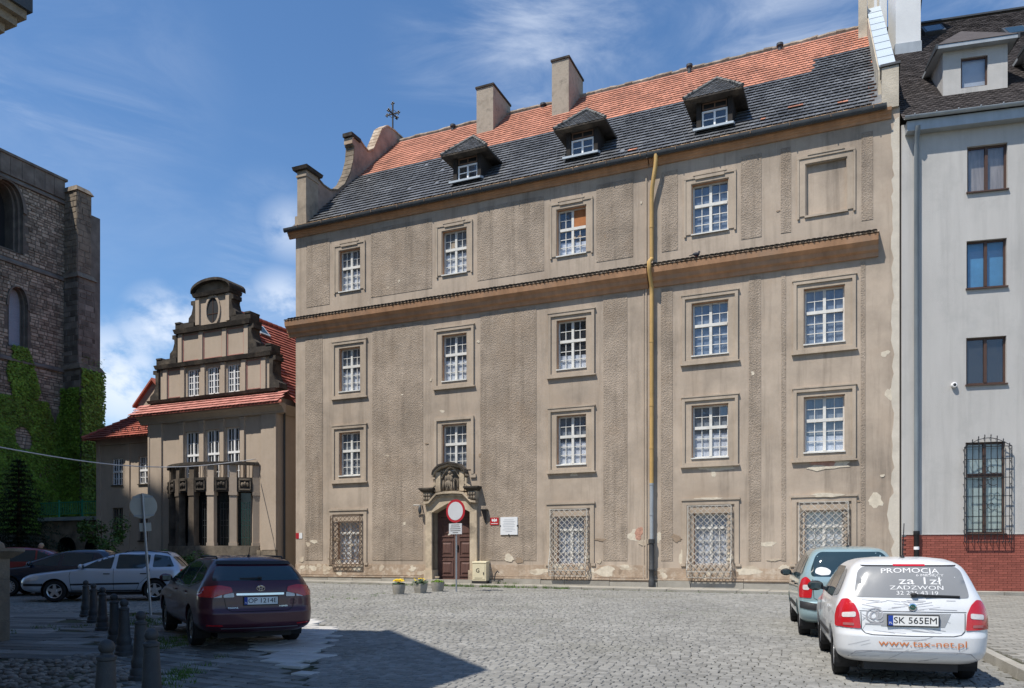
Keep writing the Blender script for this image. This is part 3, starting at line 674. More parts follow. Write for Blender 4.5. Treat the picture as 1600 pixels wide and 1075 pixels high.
for (a, b, n) in ((15.7, .8, 2), (21.5, 1.8, 3), (23.2, 1.1, 2), (20.6, 1.1, 1)):
    for k in range(n):
        b2 = round(b / EXP) * EXP; c = Vector((a + k * .18 + .0, RY0, RZ0)) + se * (b2 - .012) + sn * .064; qr.hull([c, c + Vector((.165, 0, 0)), c + Vector((.165, 0, 0)) + se * .3 - sn * .05, c + se * .3 - sn * .05], [p_ + sn * .012 for p_ in (c, c + Vector((.165, 0, 0)), c + Vector((.165, 0, 0)) + se * .3 - sn * .05, c + se * .3 - sn * .05)])
qb.build('black_tiles', BLKT, roof, kind='stuff'); qr.build('red_tiles', REDT, roof, kind='stuff'); qo.build('eaves_tiles', OLDT, roof, kind='stuff')
RIDGE = mat('ridge_tile_mortar', (.30, .25, .20), .95, .35, 5, .6, 30, .1, objvar=.25)
r = random.Random(4); x = .5
while x < 24.2:                               # ridge tiles
    q = MB(); q.tube([(x, RY1, RZ1 + .0 + r.uniform(-.03, .03)), (x + .40, RY1, RZ1 + .03 + r.uniform(-.03, .03))], [.13, .105], 8); q.build('ridge_tile', RIDGE, roof, smooth=True, sharp=40); x += .38
for s_, y_ in ((4.1, 7.7), (9.2, 7.8), (16.6, 7.6), (20.6, 7.7)):
    q = MB(); q.lathe([(.09, 0), (.09, .42), (.15, .42), (.15, .52), (.02, .56)], 12, (s_, y_, RZ1 - .52)); q.build('vent_pipe', GUTTER, roof, smooth=True, sharp=40)
# gutter with brackets
q = MB()
for k in range(9):
    pass
pts = [(-.09 * math.cos(math.pi * k / 8), -.09 * math.sin(math.pi * k / 8)) for k in range(9)]
prof = [(RY0 - .08 + a, 16.66 + b * 1.9) for a, b in pts] + [(RY0 - .08 + a * .86, 16.66 + b * 1.75) for a, b in pts[::-1]]
for a, b in ((-.4, 16.6), (16.62, 24.75)): MB().prism_x(prof, a, b).build('gutter', GUTTER, mb_, smooth=True, sharp=40, rec=True)
for k in range(19):
    q = MB(); x = .4 + k * 1.33; q.box(x, x + .03, RY0 - .185, RY0 + .12, 16.66, 16.69); q.box(x, x + .03, RY0 - .19, RY0 - .172, 16.56, 16.69); q.build('gutter_bracket', RUST, mb_)
# downpipe
def pipe(path, r, m, nm='downpipe'): q = MB(); q.tube(path, r, 12); return q.build(nm, m, mb_, smooth=True, sharp=40)
pipe([(16.95, -.32, 16.56), (16.95, -.32, 16.35), (16.93, -.30, 16.15), (16.85, -.26, 15.75), (16.78, -.22, 15.35), (16.75, -.17, 15.0), (16.75, -.17, 12.75)], .078, YPIPE)
pipe([(16.75, -.17, 12.75), (16.74, -.50, 12.52), (16.74, -.50, 12.2), (16.75, -.2, 11.75), (16.75, -.17, 11.4)], .078, YPIPE)
pipe([(16.75, -.17, 11.4), (16.75, -.17, 4.25)], .078, YPIPE); pipe([(16.75, -.17, 4.25), (16.75, -.17, 2.15)], .076, TIN)
q = MB(); q.lathe([(.12, 0), (.12, .25), (.10, .28), (.10, .6), (.115, .62), (.115, .68), (.10, .70), (.10, 1.62), (.125, 1.64), (.125, 1.78), (.08, 1.8)], 14, (16.75, -.17, .42)); q.build('downpipe', RUST and IRON, mb_, smooth=True, sharp=40)
for z in (13.9, 9.6, 7.2, 4.24, 5.6, 3.1):
    q = MB(); q.lathe([(.088, 0), (.088, .07)], 12, (16.75, -.17, z)); q.box(16.73, 16.77, -.1, .0, z + .02, z + .05); q.build('pipe_clamp', YPIPE if z > 4.3 else TIN, mb_, smooth=True, sharp=40)

# gable parapet on the left with corner pier and volute
gp = [(.86, 17.3), (.9, 19.35), (1.35, 19.20), (1.9, 19.20), (2.5, 19.45), (3.05, 19.95), (3.5, 20.7), (3.78, 21.5), (3.86, 22.25), (3.7, 22.3), (3.72, 22.62), (4.3, 22.80), (4.75, 22.62), (5.1, 22.55), (5.6, 22.9), (6.0, 23.6), (6.4, 24.35), (6.9, 24.75), (7.5, 24.85), (8.0, 24.85)]
gp = gp + [(16 - a, b) for a, b in gp[::-1][1:]]
MB().prism_x(gp[::-1], .12, .52).build('gable_parapet', mat('gable_plaster', (.36, .27, .22), .95, .22, 1.6, .5, 25, .1, stain=(.16, .14, .13), stain_amt=.75, stain_scale=.9), mb_, rec=True)
for i in range(len(gp) - 1):                  # brick coping
    (a0, b0), (a1, b1) = gp[i], gp[i + 1]
    if i == 0 or i >= 22: continue
    l = math.hypot(a1 - a0, b1 - b0); n = max(1, int(l / .22)); nx, nz_ = -(b1 - b0) / l, (a1 - a0) / l
    for k in range(n):
        t0, t1 = k / n + .02, (k + 1) / n - .02; p0 = (a0 + (a1 - a0) * t0, b0 + (b1 - b0) * t0); p1 = (a0 + (a1 - a0) * t1, b0 + (b1 - b0) * t1)
        MB().prism_x([p0, p1, (p1[0] + nx * .07, p1[1] + nz_ * .07), (p0[0] + nx * .07, p0[1] + nz_ * .07)], .07, .57).build('coping_brick', BASEP if i > 8 else STONEM, mb_, rec=True)
MB().box(.04, .60, 3.55, 4.35, 22.66, 22.84).build('volute_cap', STONED, mb_)
q = MB(); q.box(.10, .60, -.02, .86, 16.7, 19.35); q.box(.03, .67, -.10, .93, 16.7, 17.25); q.box(.06, .64, -.06, .90, 19.05, 19.15); q.build('corner_pier', STONEM and mat('pier_plaster', (.36, .30, .235), .95, .2, 1.6, .5, 25, .1, stain=(.17, .15, .13), stain_amt=.7, stain_scale=1.2), mb_)
q = MB(); q.hull([(-.04, -.16, 19.35), (.74, -.16, 19.35), (.74, 1.0, 19.35), (-.04, 1.0, 19.35)], [(-.08, -.2, 19.5), (.78, -.2, 19.5), (.78, 1.04, 19.5), (-.08, 1.04, 19.5)]); q.hull([(-.08, -.2, 19.503), (.78, -.2, 19.503), (.78, 1.04, 19.503), (-.08, 1.04, 19.503)], [(.25, .3, 19.72), (.45, .3, 19.72), (.45, .6, 19.72), (.25, .6, 19.72)]); q.build('pier_cap', STONED, mb_)
# iron cross
q = MB(); cx_, cy_, cz = .34, 7.75, 24.85; q.bar((cx_, cy_, cz), (cx_, cy_, cz + 1.62), .06); q.bar((cx_, cy_ - .42, cz + 1.05), (cx_, cy_ + .42, cz + 1.05), .05); q.bar((cx_ - .36, cy_, cz + 1.05), (cx_ + .36, cy_, cz + 1.05), .055)
for p in ((0, 0, 1.62), (0, -.42, 1.05), (0, .42, 1.05), (-.36, 0, 1.05), (.36, 0, 1.05), (0, 0, .12)):
    for d in ((0, 0, .07), (0, 0, -.07), (.07, 0, 0), (-.07, 0, 0)): q.ell((cx_ + p[0] + d[0], cy_ + p[1] + d[1], cz + p[2] + d[2]), (.05, .04, .05), 7, 4)
for sx in (-1, 1):
    for sz in (-1, 1): q.bar((cx_ + sx * .06, cy_, cz + 1.05 + sz * .2), (cx_ + sx * .22, cy_, cz + 1.05 + sz * .06), .03)
q.build('roof_cross', BLACKM, mb_, rec=True)
# right parapet with bright flashing sheets
PALEP = mat('pale_parapet', (.48, .43, .35), .95, .18, 1.6, .5, 25, .1, stain=(.3, .27, .22), stain_amt=.6, stain_scale=1.2)
def skx(y): return -.055 * max(0, y - .7)     # the party wall leans towards the ridge
MB().prism_x([(-.1, 16.62), (.7, 16.62), (.7, 18.42), (-.1, 18.0)][::-1], 24.60, 25.12).build('gable_parapet', PALEP, mb_, rec=True)
for k in range(6):
    y0, y1 = .7 + k * 1.2, .7 + (k + 1) * 1.2; zz = lambda y: 18.42 + (y - .7) * .925
    MB().hull([(24.50 + skx(y0), y0, zz(y0) - 1.4), (25.02 + skx(y0), y0, zz(y0) - 1.4), (25.02 + skx(y0), y0, zz(y0)), (24.50 + skx(y0), y0, zz(y0))], [(24.50 + skx(y1), y1, zz(y1) - 1.4), (25.02 + skx(y1), y1, zz(y1) - 1.4), (25.02 + skx(y1), y1, zz(y1)), (24.50 + skx(y1), y1, zz(y1))]).build('gable_parapet', PALEP, mb_, rec=True)
MB().box(24.56, 25.17, -.15, .66, 18.02, 18.10).build('flashing', GUTTER, mb_)
for k in range(9):
    t0, t1 = k / 9.0, (k + .97) / 9.0; A = Vector((0, .62, 18.46)); Bv = Vector((0, 7.6, 24.92)); p0 = A.lerp(Bv, t0); p1 = A.lerp(Bv, t1)
    MB().hull([(24.52 + skx(p0.y), p0.y, p0.z), (25.04 + skx(p0.y), p0.y, p0.z), (25.04 + skx(p1.y), p1.y, p1.z), (24.52 + skx(p1.y), p1.y, p1.z)], [(24.52 + skx(p0.y), p0.y - .02, p0.z + .05), (25.04 + skx(p0.y), p0.y - .02, p0.z + .05), (25.04 + skx(p1.y), p1.y - .02, p1.z + .035), (24.52 + skx(p1.y), p1.y - .02, p1.z + .035)]).build('flashing_sheet', TINW, mb_)
q = MB(); q.box(23.82, 24.16, 6.7, 7.7, 22.9, 25.05); q.build('end_pier', PALEP, mb_); q = MB(); q.box(24.17, 24.62, 7.5, 8.6, 24.3, 26.6); q.build('end_pier', PALEP, mb_)
# chimneys
CHM = mat('chimney_plaster', (.40, .345, .28), .95, .25, 2.2, .7, 20, .1, stain=(.17, .15, .125), stain_amt=.85, stain_scale=2.2)
for x0, x1, zt in ((6.22, 7.14, 25.05), (10.27, 11.13, 25.4)):
    MB().box(x0, x1, 6.25, 8.35, 22.3, zt).build('chimney', CHM, mb_)
    q = MB()
    for k in range(5): q.box(x0 - .05, x1 + .05, 6.2 + k * .44, 6.62 + k * .44, zt + .003, zt + .10)
    q.build('chimney_cap', STONED, mb_)
# dormers
def dormer(xc):
    d = MB(); w = .66; y0 = .62; zb, ze = 17.55, 18.82
    d.box(xc - w, xc - .49, y0, y0 + .14, zb, ze); d.box(xc + .49, xc + w, y0, y0 + .14, zb, ze); d.box(xc - .49, xc + .49, y0, y0 + .14, ze - .10, ze)
    for s_ in (-1, 1):
        x = xc + s_ * w; d.prism_x([(y0 + .14, zb), (2.1, ze), (y0 + .14, ze)][::-1], x - (.06 if s_ > 0 else 0), x + (0 if s_ > 0 else .06))
    o = d.build('dormer', mat('dark_dormer_wood', (.035, .030, .027), .85, .3, 3, .4, 40, .2), mb_, rec=True)
    window(o, xc - .47, xc + .47, zb + .12, 18.32, .74, 2, (2, 0), 1, mull=.07, jamb=.06, munt=.03, pm=PANED, back=.3, sill=False, yface=y0, fm=WHITEC)
    q = MB(); q.box(xc - .45, xc + .45, .70, .74, 18.36, 18.40); q.box(xc - .45, xc + .45, .70, .74, 18.58, 18.62)
    for xx in (-.45, -.02, .41): q.box(xc + xx, xc + xx + .04, .70, .739, 18.40, 18.58)
    q.build('transom_light', mat('brown_transom', (.16, .10, .07), .7, .2, 3), o)
    MB().box(xc - .47, xc + .47, .80, .84, 18.33, 18.72).build('transom_back', DARK, o)
    MB().hull([(xc - .74, .36, zb - .06), (xc + .74, .36, zb - .06), (xc + .74, .72, zb + .05), (xc - .74, .72, zb + .05)], [(xc - .74, .36, zb + .02), (xc + .74, .36, zb + .02), (xc + .74, .72, zb + .14), (xc - .74, .72, zb + .14)]).build('sill_flashing', TINW, o)
    # hipped roof: front hip, two slopes
    A = Vector((xc - 1.08, .28, ze - .12)); B = Vector((xc + 1.08, .28, ze - .12)); C = Vector((xc, 1.25, 19.74)); D = Vector((xc, 3.0, 19.74)); E = Vector((xc - 1.08, 2.0, ze - .12)); Fq = Vector((xc + 1.08, 2.0, ze - .12))
    rf = MB(); up = Vector((0, 0, .06))
    rf.add([A, B, C, D, E, Fq, A - up, B - up, E - up, Fq - up], [(0, 1, 2), (1, 5, 3, 2), (0, 2, 3, 4), (6, 8, 9, 7), (0, 6, 7, 1), (1, 7, 9, 5), (4, 8, 6, 0)])
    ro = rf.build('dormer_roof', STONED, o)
    for (P0, ex, ridge0, wid) in ((A, (1, 0, 0), C, 2.16), (B, (0, 1, 0), C, 2.2), (E, (0, -1, 0), C, 1.72)):
        ex = Vector(ex); w_ = (C - P0); ey = w_ - ex * w_.dot(ex); h = ey.length; ey.normalize(); nn = ex.cross(ey).normalized(); q = MB()
        if P0 is A: keep = lambda x, y, h=h: abs(x - 1.08) < 1.10 * (1 - y / h) + .05
        elif P0 is B: keep = lambda x, y, h=h: x > .97 * y / h - .05
        else: keep = lambda x, y, h=h: x < 1.72 - .97 * y / h + .05
        tile_rows(q, P0, ex, ey, nn, wid, int(h / .15), .16, .15, keep, random.Random(int(xc * 10)))
        q.build('dormer_tiles', BLKT, ro, kind='stuff')
    for P, Q_ in ((A, C), (B, C), (C, D)):
        n = 7
        for k in range(n):
            a = P.lerp(Q_, k / n); b = P.lerp(Q_, (k + 1.1) / n); q = MB(); q.tube([a + Vector((0, 0, .05)), b + Vector((0, 0, .035))], [.075, .06], 6); q.build('hip_tile', mat('grey_hip_tile', (.17, .165, .155), .9, .3, 5, .4, 40), ro, smooth=True, sharp=50)
    return o
for xc in (8.56, 13.72, 18.93): dormer(xc)
# window grilles of the ground floor: bulging diamond lattice
def grille(x0, x1, z0, z1, m, bulge, step):
    q = MB(); yb = -.16
    def yy(z): return yb - bulge * math.exp(-((z - (z0 + .35)) / .42) ** 2)
    W = x1 - x0; H = z1 - z0; n = int((W + H) / step) + 2; seg = 12
    for sgn in (1, -1):
        for k in range(-1, n):
            prev = None
            for i in range(seg * 2 + 1):
                t = i / (seg * 2) * H; x = (x0 + k * step - t) if sgn > 0 else (x0 - H + k * step + t)
                if sgn > 0: x = x0 + k * step - t
                p = (x, yy(z0 + t) - (.012 if sgn > 0 else 0), z0 + t) if x0 - 1e-4 <= x <= x1 + 1e-4 else None
                if p and prev: q.bar(prev, p, .017, .017, (0, -1, 0))
                prev = p
    for x in (x0, x1):
        pts_ = [(x, yy(z0 + H * i / 10), z0 + H * i / 10) for i in range(11)]
        for a, b in zip(pts_, pts_[1:]): q.bar(a, b, .03, .03, (0, -1, 0))
        for i in range(0, 11): q.bar(pts_[i], (x, .02, pts_[i][2]), .016)
        for i in range(10):
            q.bar(pts_[i], (x, .02, pts_[i + 1][2]), .014)
    for z in (z0, z0 + .22, z1): q.bar((x0, yy(z), z), (x1, yy(z), z), .03, .03, (0, -1, 0))
    q.build('window_grille', m, mb_)
grille(2.06, 3.64, 1.22, 3.40, RUST, .05, .235); grille(12.66, 14.18, .80, 3.42, PALEIRON, .20, .225); grille(18.10, 19.66, .78, 3.42, PALEIRON, .20, .225); grille(21.98, 23.56, .86, 3.44, PALEIRON, .20, .225)

# ------------------------------------------------------------------ portal
PY = -.14
q = MB()
for s_, x0, x1 in ((-1, 6.97, 7.27), (1, 9.08, 9.40)):
    q.box(x0, x1, PY, .34, 1.0, 3.95); q.box(x0 - .05, x1 + .05, PY - .05, .34, .45, 1.0)
    xi = x1 if s_ < 0 else x0; q.box(min(xi, xi - s_ * -.06), max(xi, xi - s_ * -.06), -.05, .36, 1.0, 3.7)
q.build('door_jamb', STONE, mb_)
arch = []
n = 14
for k in range(n + 1):
    t = k / n; x = 7.27 + t * 1.81; arch.append((x, 3.42 + .30 * math.sin(math.pi * t) + .10 * math.sin(math.pi * t) ** 6))
q = MB(); q.prism_y([(7.0, 3.95), (7.0, 3.5)] + arch + [(9.37, 3.5), (9.37, 3.95), (9.0, 4.22), (8.18, 4.35), (7.37, 4.22)], PY - .005, .34); q.build('door_lintel', STONE, mb_, rec=True)
def hood(pts_, y0, r, m, name, w=.10):
    q = MB()
    for (a, b), (c, d) in zip(pts_, pts_[1:]):
        q.hull([(a, .0, b), (a, y0, b), (a, y0, b + w), (a, .0, b + w)], [(c, .0, d), (c, y0, d), (c, y0, d + w), (c, .0, d + w)])
    return q.build(name, m, mb_, rec=True)
ac = [(6.95 + 2.47 * k / 20, 3.78 + (.30 if 4 < k < 16 else .30 * max(0, (k - 2) / 3) if k <= 4 else .30 * max(0, (18 - k) / 3)) + .12 * math.sin(math.pi * k / 20)) for k in range(21)]
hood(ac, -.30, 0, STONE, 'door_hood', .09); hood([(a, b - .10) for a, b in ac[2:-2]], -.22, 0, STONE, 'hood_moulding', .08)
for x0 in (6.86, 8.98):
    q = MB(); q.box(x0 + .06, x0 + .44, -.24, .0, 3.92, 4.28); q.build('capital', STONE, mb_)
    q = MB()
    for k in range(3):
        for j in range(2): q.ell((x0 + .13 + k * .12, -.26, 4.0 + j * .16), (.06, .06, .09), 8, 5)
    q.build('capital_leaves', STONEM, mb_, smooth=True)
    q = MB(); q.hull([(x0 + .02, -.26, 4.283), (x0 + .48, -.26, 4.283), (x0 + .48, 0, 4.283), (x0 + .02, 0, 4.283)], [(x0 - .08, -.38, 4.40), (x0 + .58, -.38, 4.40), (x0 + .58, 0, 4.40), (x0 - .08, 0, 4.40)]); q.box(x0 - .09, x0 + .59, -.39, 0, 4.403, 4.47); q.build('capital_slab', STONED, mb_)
# niche with relief
q = MB(); q.box(7.50, 7.72, -.20, .0, 4.30, 5.12); q.box(7.40, 7.503, -.16, 0, 4.30, 4.85); q.build('niche_frame', STONE, mb_)
q = MB(); q.box(8.62, 8.84, -.20, 0, 4.30, 5.12); q.box(8.837, 8.94, -.16, 0, 4.30, 4.85); q.build('niche_frame', STONE, mb_)
MB().box(7.70, 8.64, -.06, .0, 4.30, 5.45).build('niche_back', STONEM, mb_)
for s_ in (-1, 1):
    pts_ = [(8.17 + s_ * (.56 + .38 * (1 - t) ** 2), 4.45 + t * .45) for t in [k / 8 for k in range(9)]]
    q = MB()
    for (a, b), (c, d) in zip(pts_, pts_[1:]): q.hull([(a - .06, 0, b), (a + .06, 0, b), (a + .06, -.18, b), (a - .06, -.18, b)], [(c - .06, 0, d), (c + .06, 0, d), (c + .06, -.18, d), (c - .06, -.18, d)])
    q.build('niche_volute', STONE, mb_, rec=True)
nh = [(7.38, 5.00), (7.42, 5.12), (7.55, 5.25), (7.70, 5.36), (7.90, 5.40), (8.17, 5.47), (8.44, 5.40), (8.64, 5.36), (8.79, 5.25), (8.92, 5.12), (8.96, 5.00)]
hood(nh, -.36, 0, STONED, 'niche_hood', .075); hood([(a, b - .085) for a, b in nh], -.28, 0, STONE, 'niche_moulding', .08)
ia = [(7.74 + .86 * k / 12, 4.86 + .42 * math.sin(math.pi * k / 12)) for k in range(13)]
hood(ia, -.15, 0, STONE, 'niche_arch', .07)
q = MB()                                      # seated figure with child in relief
q.ell((8.16, -.16, 5.08), (.075, .08, .095)); q.ell((8.16, -.13, 5.10), (.115, .06, .12)); q.ell((8.15, -.13, 4.86), (.17, .10, .20)); q.ell((8.12, -.15, 4.60), (.24, .13, .18)); q.ell((8.05, -.14, 4.44), (.13, .11, .20)); q.ell((8.26, -.14, 4.44), (.12, .11, .20))
q.ell((8.27, -.20, 4.80), (.075, .08, .13)); q.ell((8.30, -.22, 4.96), (.05, .05, .06)); q.ell((7.98, -.16, 4.80), (.06, .07, .17)); q.ell((8.36, -.14, 4.72), (.06, .08, .16))
for k in range(6): q.tube([(7.92 + k * .09, -.23, 4.72 - .03 * (k % 2)), (7.90 + k * .10, -.25, 4.5), (7.88 + k * .105, -.22, 4.32)], [.02, .028, .02], 6)
for sx in (-1, 1): q.ell((8.17 + sx * .34, -.10, 5.14), (.09, .07, .12)); q.ell((8.17 + sx * .35, -.10, 4.6), (.06, .06, .2))
q.build('relief_figure', STONEM, mb_, smooth=True)
MB().box(7.85, 8.5, -.24, 0, 4.235, 4.31).build('niche_ledge', STONEM, mb_)
# door leaves
MB().box(7.25, 9.10, .72, .76, .3, 3.8).build('doorway_back', DARK, mb_)
for x0, x1 in ((7.30, 8.19), (8.21, 9.08)):
    q = MB(); q.box(x0, x1, .36, .41, .60, 3.22)
    leaf = q.build('door_leaf', DOORW, mb_)
    for z0, z1 in ((.72, 1.42), (1.56, 2.26), (2.40, 3.06)):
        q = MB(); a, b = x0 + .13, x1 - .13
        frame_ring(q, a, b, z0, z1, a + .05, b - .05, z0 + .05, z1 - .05, .33, .362)
        q.hull([(a + .10, .358, z0 + .10), (b - .10, .358, z0 + .10), (b - .10, .358, z1 - .10), (a + .10, .358, z1 - .10)], [(a + .17, .325, z0 + .17), (b - .17, .325, z0 + .17), (b - .17, .325, z1 - .17), (a + .17, .325, z1 - .17)])
        q.build('door_panel', DOORW, leaf, rec=True)
    if x0 > 8: MB().box(8.26, 8.30, .30, .36, 1.85, 2.05).build('door_handle', BLACKM, leaf)
q = MB(); q.box(7.28, 9.09, .37, .42, 3.24, 3.36); q.box(7.28, 9.09, .40, .44, 3.36, 3.75); q.build('door_transom', DOORW, mb_)
MB().box(7.05, 9.30, -.25, .34, .3, .60).build('door_step', CONC, mb_)
reveal(7.251, 9.099, .6, 3.749, .7, STONE, mb_)
# ------------------------------------------------------------------ gabled house on the left
hs = thing('gabled_house', 'small ochre house with stepped black-edged gable and columned bow balcony', 'house', m2w(-10.4, 1.0, 0), TH)
HP = mat('house_plaster', (.45, .368, .292), .9, .10, 1.0, .2, 45, .15, streak=.06, stain=(.25, .2, .15), stain_amt=.5, stain_scale=.5)
HPINK = mat('pink_line', (.40, .19, .16), .9, .12, 3)
hw1 = [(2.51, 3.51, 4.95, 7.97), (3.92, 4.87, 4.95, 7.99), (5.23, 6.18, 4.95, 8.02)]
mb = wall_open(0, 8.51, -.2, 8.95, hw1)
mb.add([(8.51, 0, -.2), (8.51, 12, -.2), (8.51, 12, 9.3), (8.51, 0, 9.3)], [(0, 1, 2, 3)]); mb.add([(0, 0, -.2), (0, 12, -.2), (0, 12, 9.3), (0, 0, 9.3)], [(0, 3, 2, 1)])
mb.build('wall', HP, hs)
for x0, x1, z0, z1 in hw1: window(hs, x0, x1, z0, z1, .16, 4, (4, 2), .60, fm=WHITEC, bm=None, rv=HP, munt=.03, mull=.09)
q = MB()
for x0, x1 in ((2.22, 2.48), (3.56, 3.86), (4.92, 5.18), (6.23, 6.49)): q.box(x0, x1, -.10, .01, 4.7, 8.35); q.box(x0 - .04, x1 + .04, -.13, .01, 8.353, 8.47)
for x0, x1 in ((.0, .95), (7.55, 8.50)): q.box(x0, x1, -.09, .01, 1.9, 8.5)
for x0, x1 in ((.02, .14), (8.37, 8.49)): q.box(x0, x1, -.12, -.091, 1.9, 8.5)
q.build('pilaster', HP, hs)
q = MB(); q.prism_x([(-.02, 8.5), (-.02, 8.95), (-.50, 8.95), (-.48, 8.82), (-.3, 8.76), (-.16, 8.6), (-.14, 8.5)][::-1], -.5, 9.0); q.build('eaves_moulding', HP, hs, rec=True)
q = MB(); q.hull([(8.52, .0, 8.5), (8.60, .0, 8.5), (8.98, .0, 8.9), (8.52, .0, 8.9)], [(8.52, 12, 8.5), (8.60, 12, 8.5), (8.98, 12, 8.9), (8.52, 12, 8.9)]); q.build('eaves_moulding', HP, hs, rec=True)
q = MB(); q.box(0, .02, -.14, .0, .0, 1.9)
a = 0.0
for k in range(9):
    MB().box(a + .01, a + .94, -.16, .02, .1, 1.0).build('plinth_stone', STONEM, hs); MB().box(a + .01, a + .94, -.14, .02, 1.01, 1.88).build('plinth_stone', STONEM, hs); a += .945
# pent roof under the gable
q = MB(); A, B = (-.62, 8.93), (.05, 9.56); q.add([(-.75, A[0], A[1]), (9.25, A[0], A[1]), (9.25, .6, A[1] + .55), (9.25, .05, 9.56), (8.6, B[0], B[1]), (-.1, B[0], B[1]), (-.75, .6, 9.3)], [(0, 1, 4, 5), (0, 5, 6)])
q.box(-.75, 9.25, -.64, -.60, 8.86, 8.93); pent = q.build('pent_roof', HOUSET, hs)
sl = Vector((0, .67, .63)).normalized(); q = MB(); tile_rows(q, (-.78, -.66, 8.93), (1, 0, 0), sl, (0, -sl.z, sl.y), 10.05, 4, .24, .23, lambda x, y: True, random.Random(1), th=.03, roundk=.3)
q.build('pent_tiles', mat('pink_red_tile', (.46, .20, .165), .8, .14, 3, .25, 60, .25, island=.16), pent, kind='stuff')
# gable tiers
GC = 4.42
gw = [(2.69, 3.47, 9.78, 11.15), (4.03, 4.81, 9.78, 11.15), (5.35, 6.13, 9.78, 11.15)]
mb = wall_open(.75, 8.09, 9.2, 11.35, gw); mb.build('gable_wall', HP, hs)
MB().prism_y([(.77, 9.2), (8.07, 9.2), (8.07, 11.34), (.77, 11.34)][::-1], .42, .6).build('gable_back', HP, hs, rec=True)
for x0, x1, z0, z1 in gw: window(hs, x0, x1, z0, z1, .10, 4, (4, 0), 1, fm=WHITEC, rv=HP, munt=.035, mull=.09, sill=False)
MB().prism_y([(2.05, 11.35), (6.79, 11.35), (6.79, 13.1), (2.05, 13.1)][::-1], .0, .55).build('gable_wall', HP, hs, rec=True)
MB().prism_y([(3.30, 13.1), (5.54, 13.1), (5.54, 14.85), (3.30, 14.85)][::-1], .0, .55).build('gable_wall', HP, hs, rec=True)
q = MB()
for x in (2.28, 3.66, 4.98, 6.30): q.box(x, x + .26, -.09, .0, 9.72, 11.3)
for x in (1.05, 7.53): q.box(x, x + .28, -.08, .0, 9.72, 11.3)
for x in (2.10, 3.50, 5.06, 6.46): q.box(x, x + .26, -.08, .0, 11.56, 13.0)
for x in (3.30, 5.30): q.box(x, x + .25, -.09, .0, 13.35, 14.72)
for x in (1.05, 2.3, 3.66, 4.98, 6.3, 7.53): q.box(x, x + .24, -.05, .0, 9.25, 9.55)
q.build('pilaster', HP, hs)
q = MB()
for x0, x1, z0, z1 in ((2.40, 3.48, 11.60, 12.95), (3.80, 5.02, 11.60, 12.95), (5.36, 6.42, 11.60, 12.95), (1.36, 2.25, 9.8, 11.25), (6.6, 7.48, 9.8, 11.25)):
    frame_ring(q, x0, x1, z0, z1, x0 + .035, x1 - .035, z0 + .035, z1 - .035, -.02, .01)
q.build('pink_frame', HPINK, hs)
def band(z0, z1, x0, x1, d, m=STONED, back=.7): MB().hull([(x0 + .06, -d + .06, z0), (x1 - .06, -d + .06, z0), (x1 - .06, back, z0), (x0 + .06, back, z0)], [(x0, -d, z1), (x1, -d, z1), (x1, back, z1), (x0, back, z1)]).build('gable_cornice', m, hs)
band(9.58, 9.72, .02, 8.52, .22); band(11.32, 11.52, .55, 8.25, .24); band(13.02, 13.24, 1.9, 6.95, .24); band(14.74, 14.92, 3.16, 5.68, .22)
for x0, x1, z in ((.62, 2.0, 11.523), (6.84, 8.2, 11.523), (1.95, 3.2, 13.243), (5.64, 6.9, 13.243)): MB().box(x0, x1, -.10, .55, z, z + .30).build('parapet_block', STONED, hs)
for x0, x1, z in ((.62, 1.0, 11.826), (7.84, 8.2, 11.826), (1.95, 2.3, 13.546), (6.55, 6.9, 13.546)): MB().box(x0, x1, -.13, .58, z, z + .08).build('parapet_block', STONED, hs)
def volute(x, zb, zt, side, w):
    P = [(x, zb), (x + side * w, zb), (x + side * w * .95, zb + .25), (x + side * w * .55, zb + .42), (x + side * w * .33, zb + .75), (x + side * w * .36, zt - .22), (x + side * w * .62, zt - .2), (x + side * w * .62, zt), (x, zt)]
    if side > 0: P = P[::-1]
    MB().prism_y(P, -.10, .5).build('volute', STONED, hs, rec=True)
volute(.77, 9.72, 11.3, -1, .62); volute(8.07, 9.72, 11.3, 1, .62); volute(2.05, 11.83, 13.0, -1, .5); volute(6.79, 11.83, 13.0, 1, .5); volute(3.30, 13.5, 14.6, -1, .45); volute(5.54, 13.5, 14.6, 1, .45)
sg = [(GC + 1.28 * math.cos(math.pi * k / 14), 14.92 + .52 * math.sin(math.pi * k / 14)) for k in range(15)]
MB().prism_y(sg[::-1], .02, .6).build('pediment', STONEM, hs, rec=True)
q = MB()
for (a, b), (c, d) in zip(sg, sg[1:]): q.hull([(a, -.26, b), (a, .9, b), (a, .9, b + .13), (a, -.26, b + .13)], [(c, -.26, d), (c, .9, d), (c, .9, d + .13), (c, -.26, d + .13)])
q.build('pediment_hood', STONED, hs, rec=True)
q = MB(); n = 24
for k in range(n):
    t0, t1 = 2 * math.pi * k / n, 2 * math.pi * (k + 1) / n
    for (ra, rb, y0) in ((.40, .50, -.07),):
        p = lambda t, r_, y: (GC + r_ * math.cos(t), y, 13.98 + r_ * 1.62 * math.sin(t)); q.hull([p(t0, ra, .0), p(t0, rb, .0), p(t0, rb, y0), p(t0, ra, y0)], [p(t1, ra, .0), p(t1, rb, .0), p(t1, rb, y0), p(t1, ra, y0)])
q.build('oval_frame', HP, hs, rec=True)
MB().prism_y([(GC + .40 * math.cos(t), 13.98 + .65 * math.sin(t)) for t in [2 * math.pi * k / 24 for k in range(24)]][::-1], -.012, .02).build('oval_window', DARK, hs, rec=True)
q = MB(); q.box(GC - .015, GC + .015, -.03, -.013, 13.36, 14.6); q.box(GC - .39, GC + .39, -.028, -.013, 13.8, 13.83); q.build('oval_bars', BROWNF, hs)
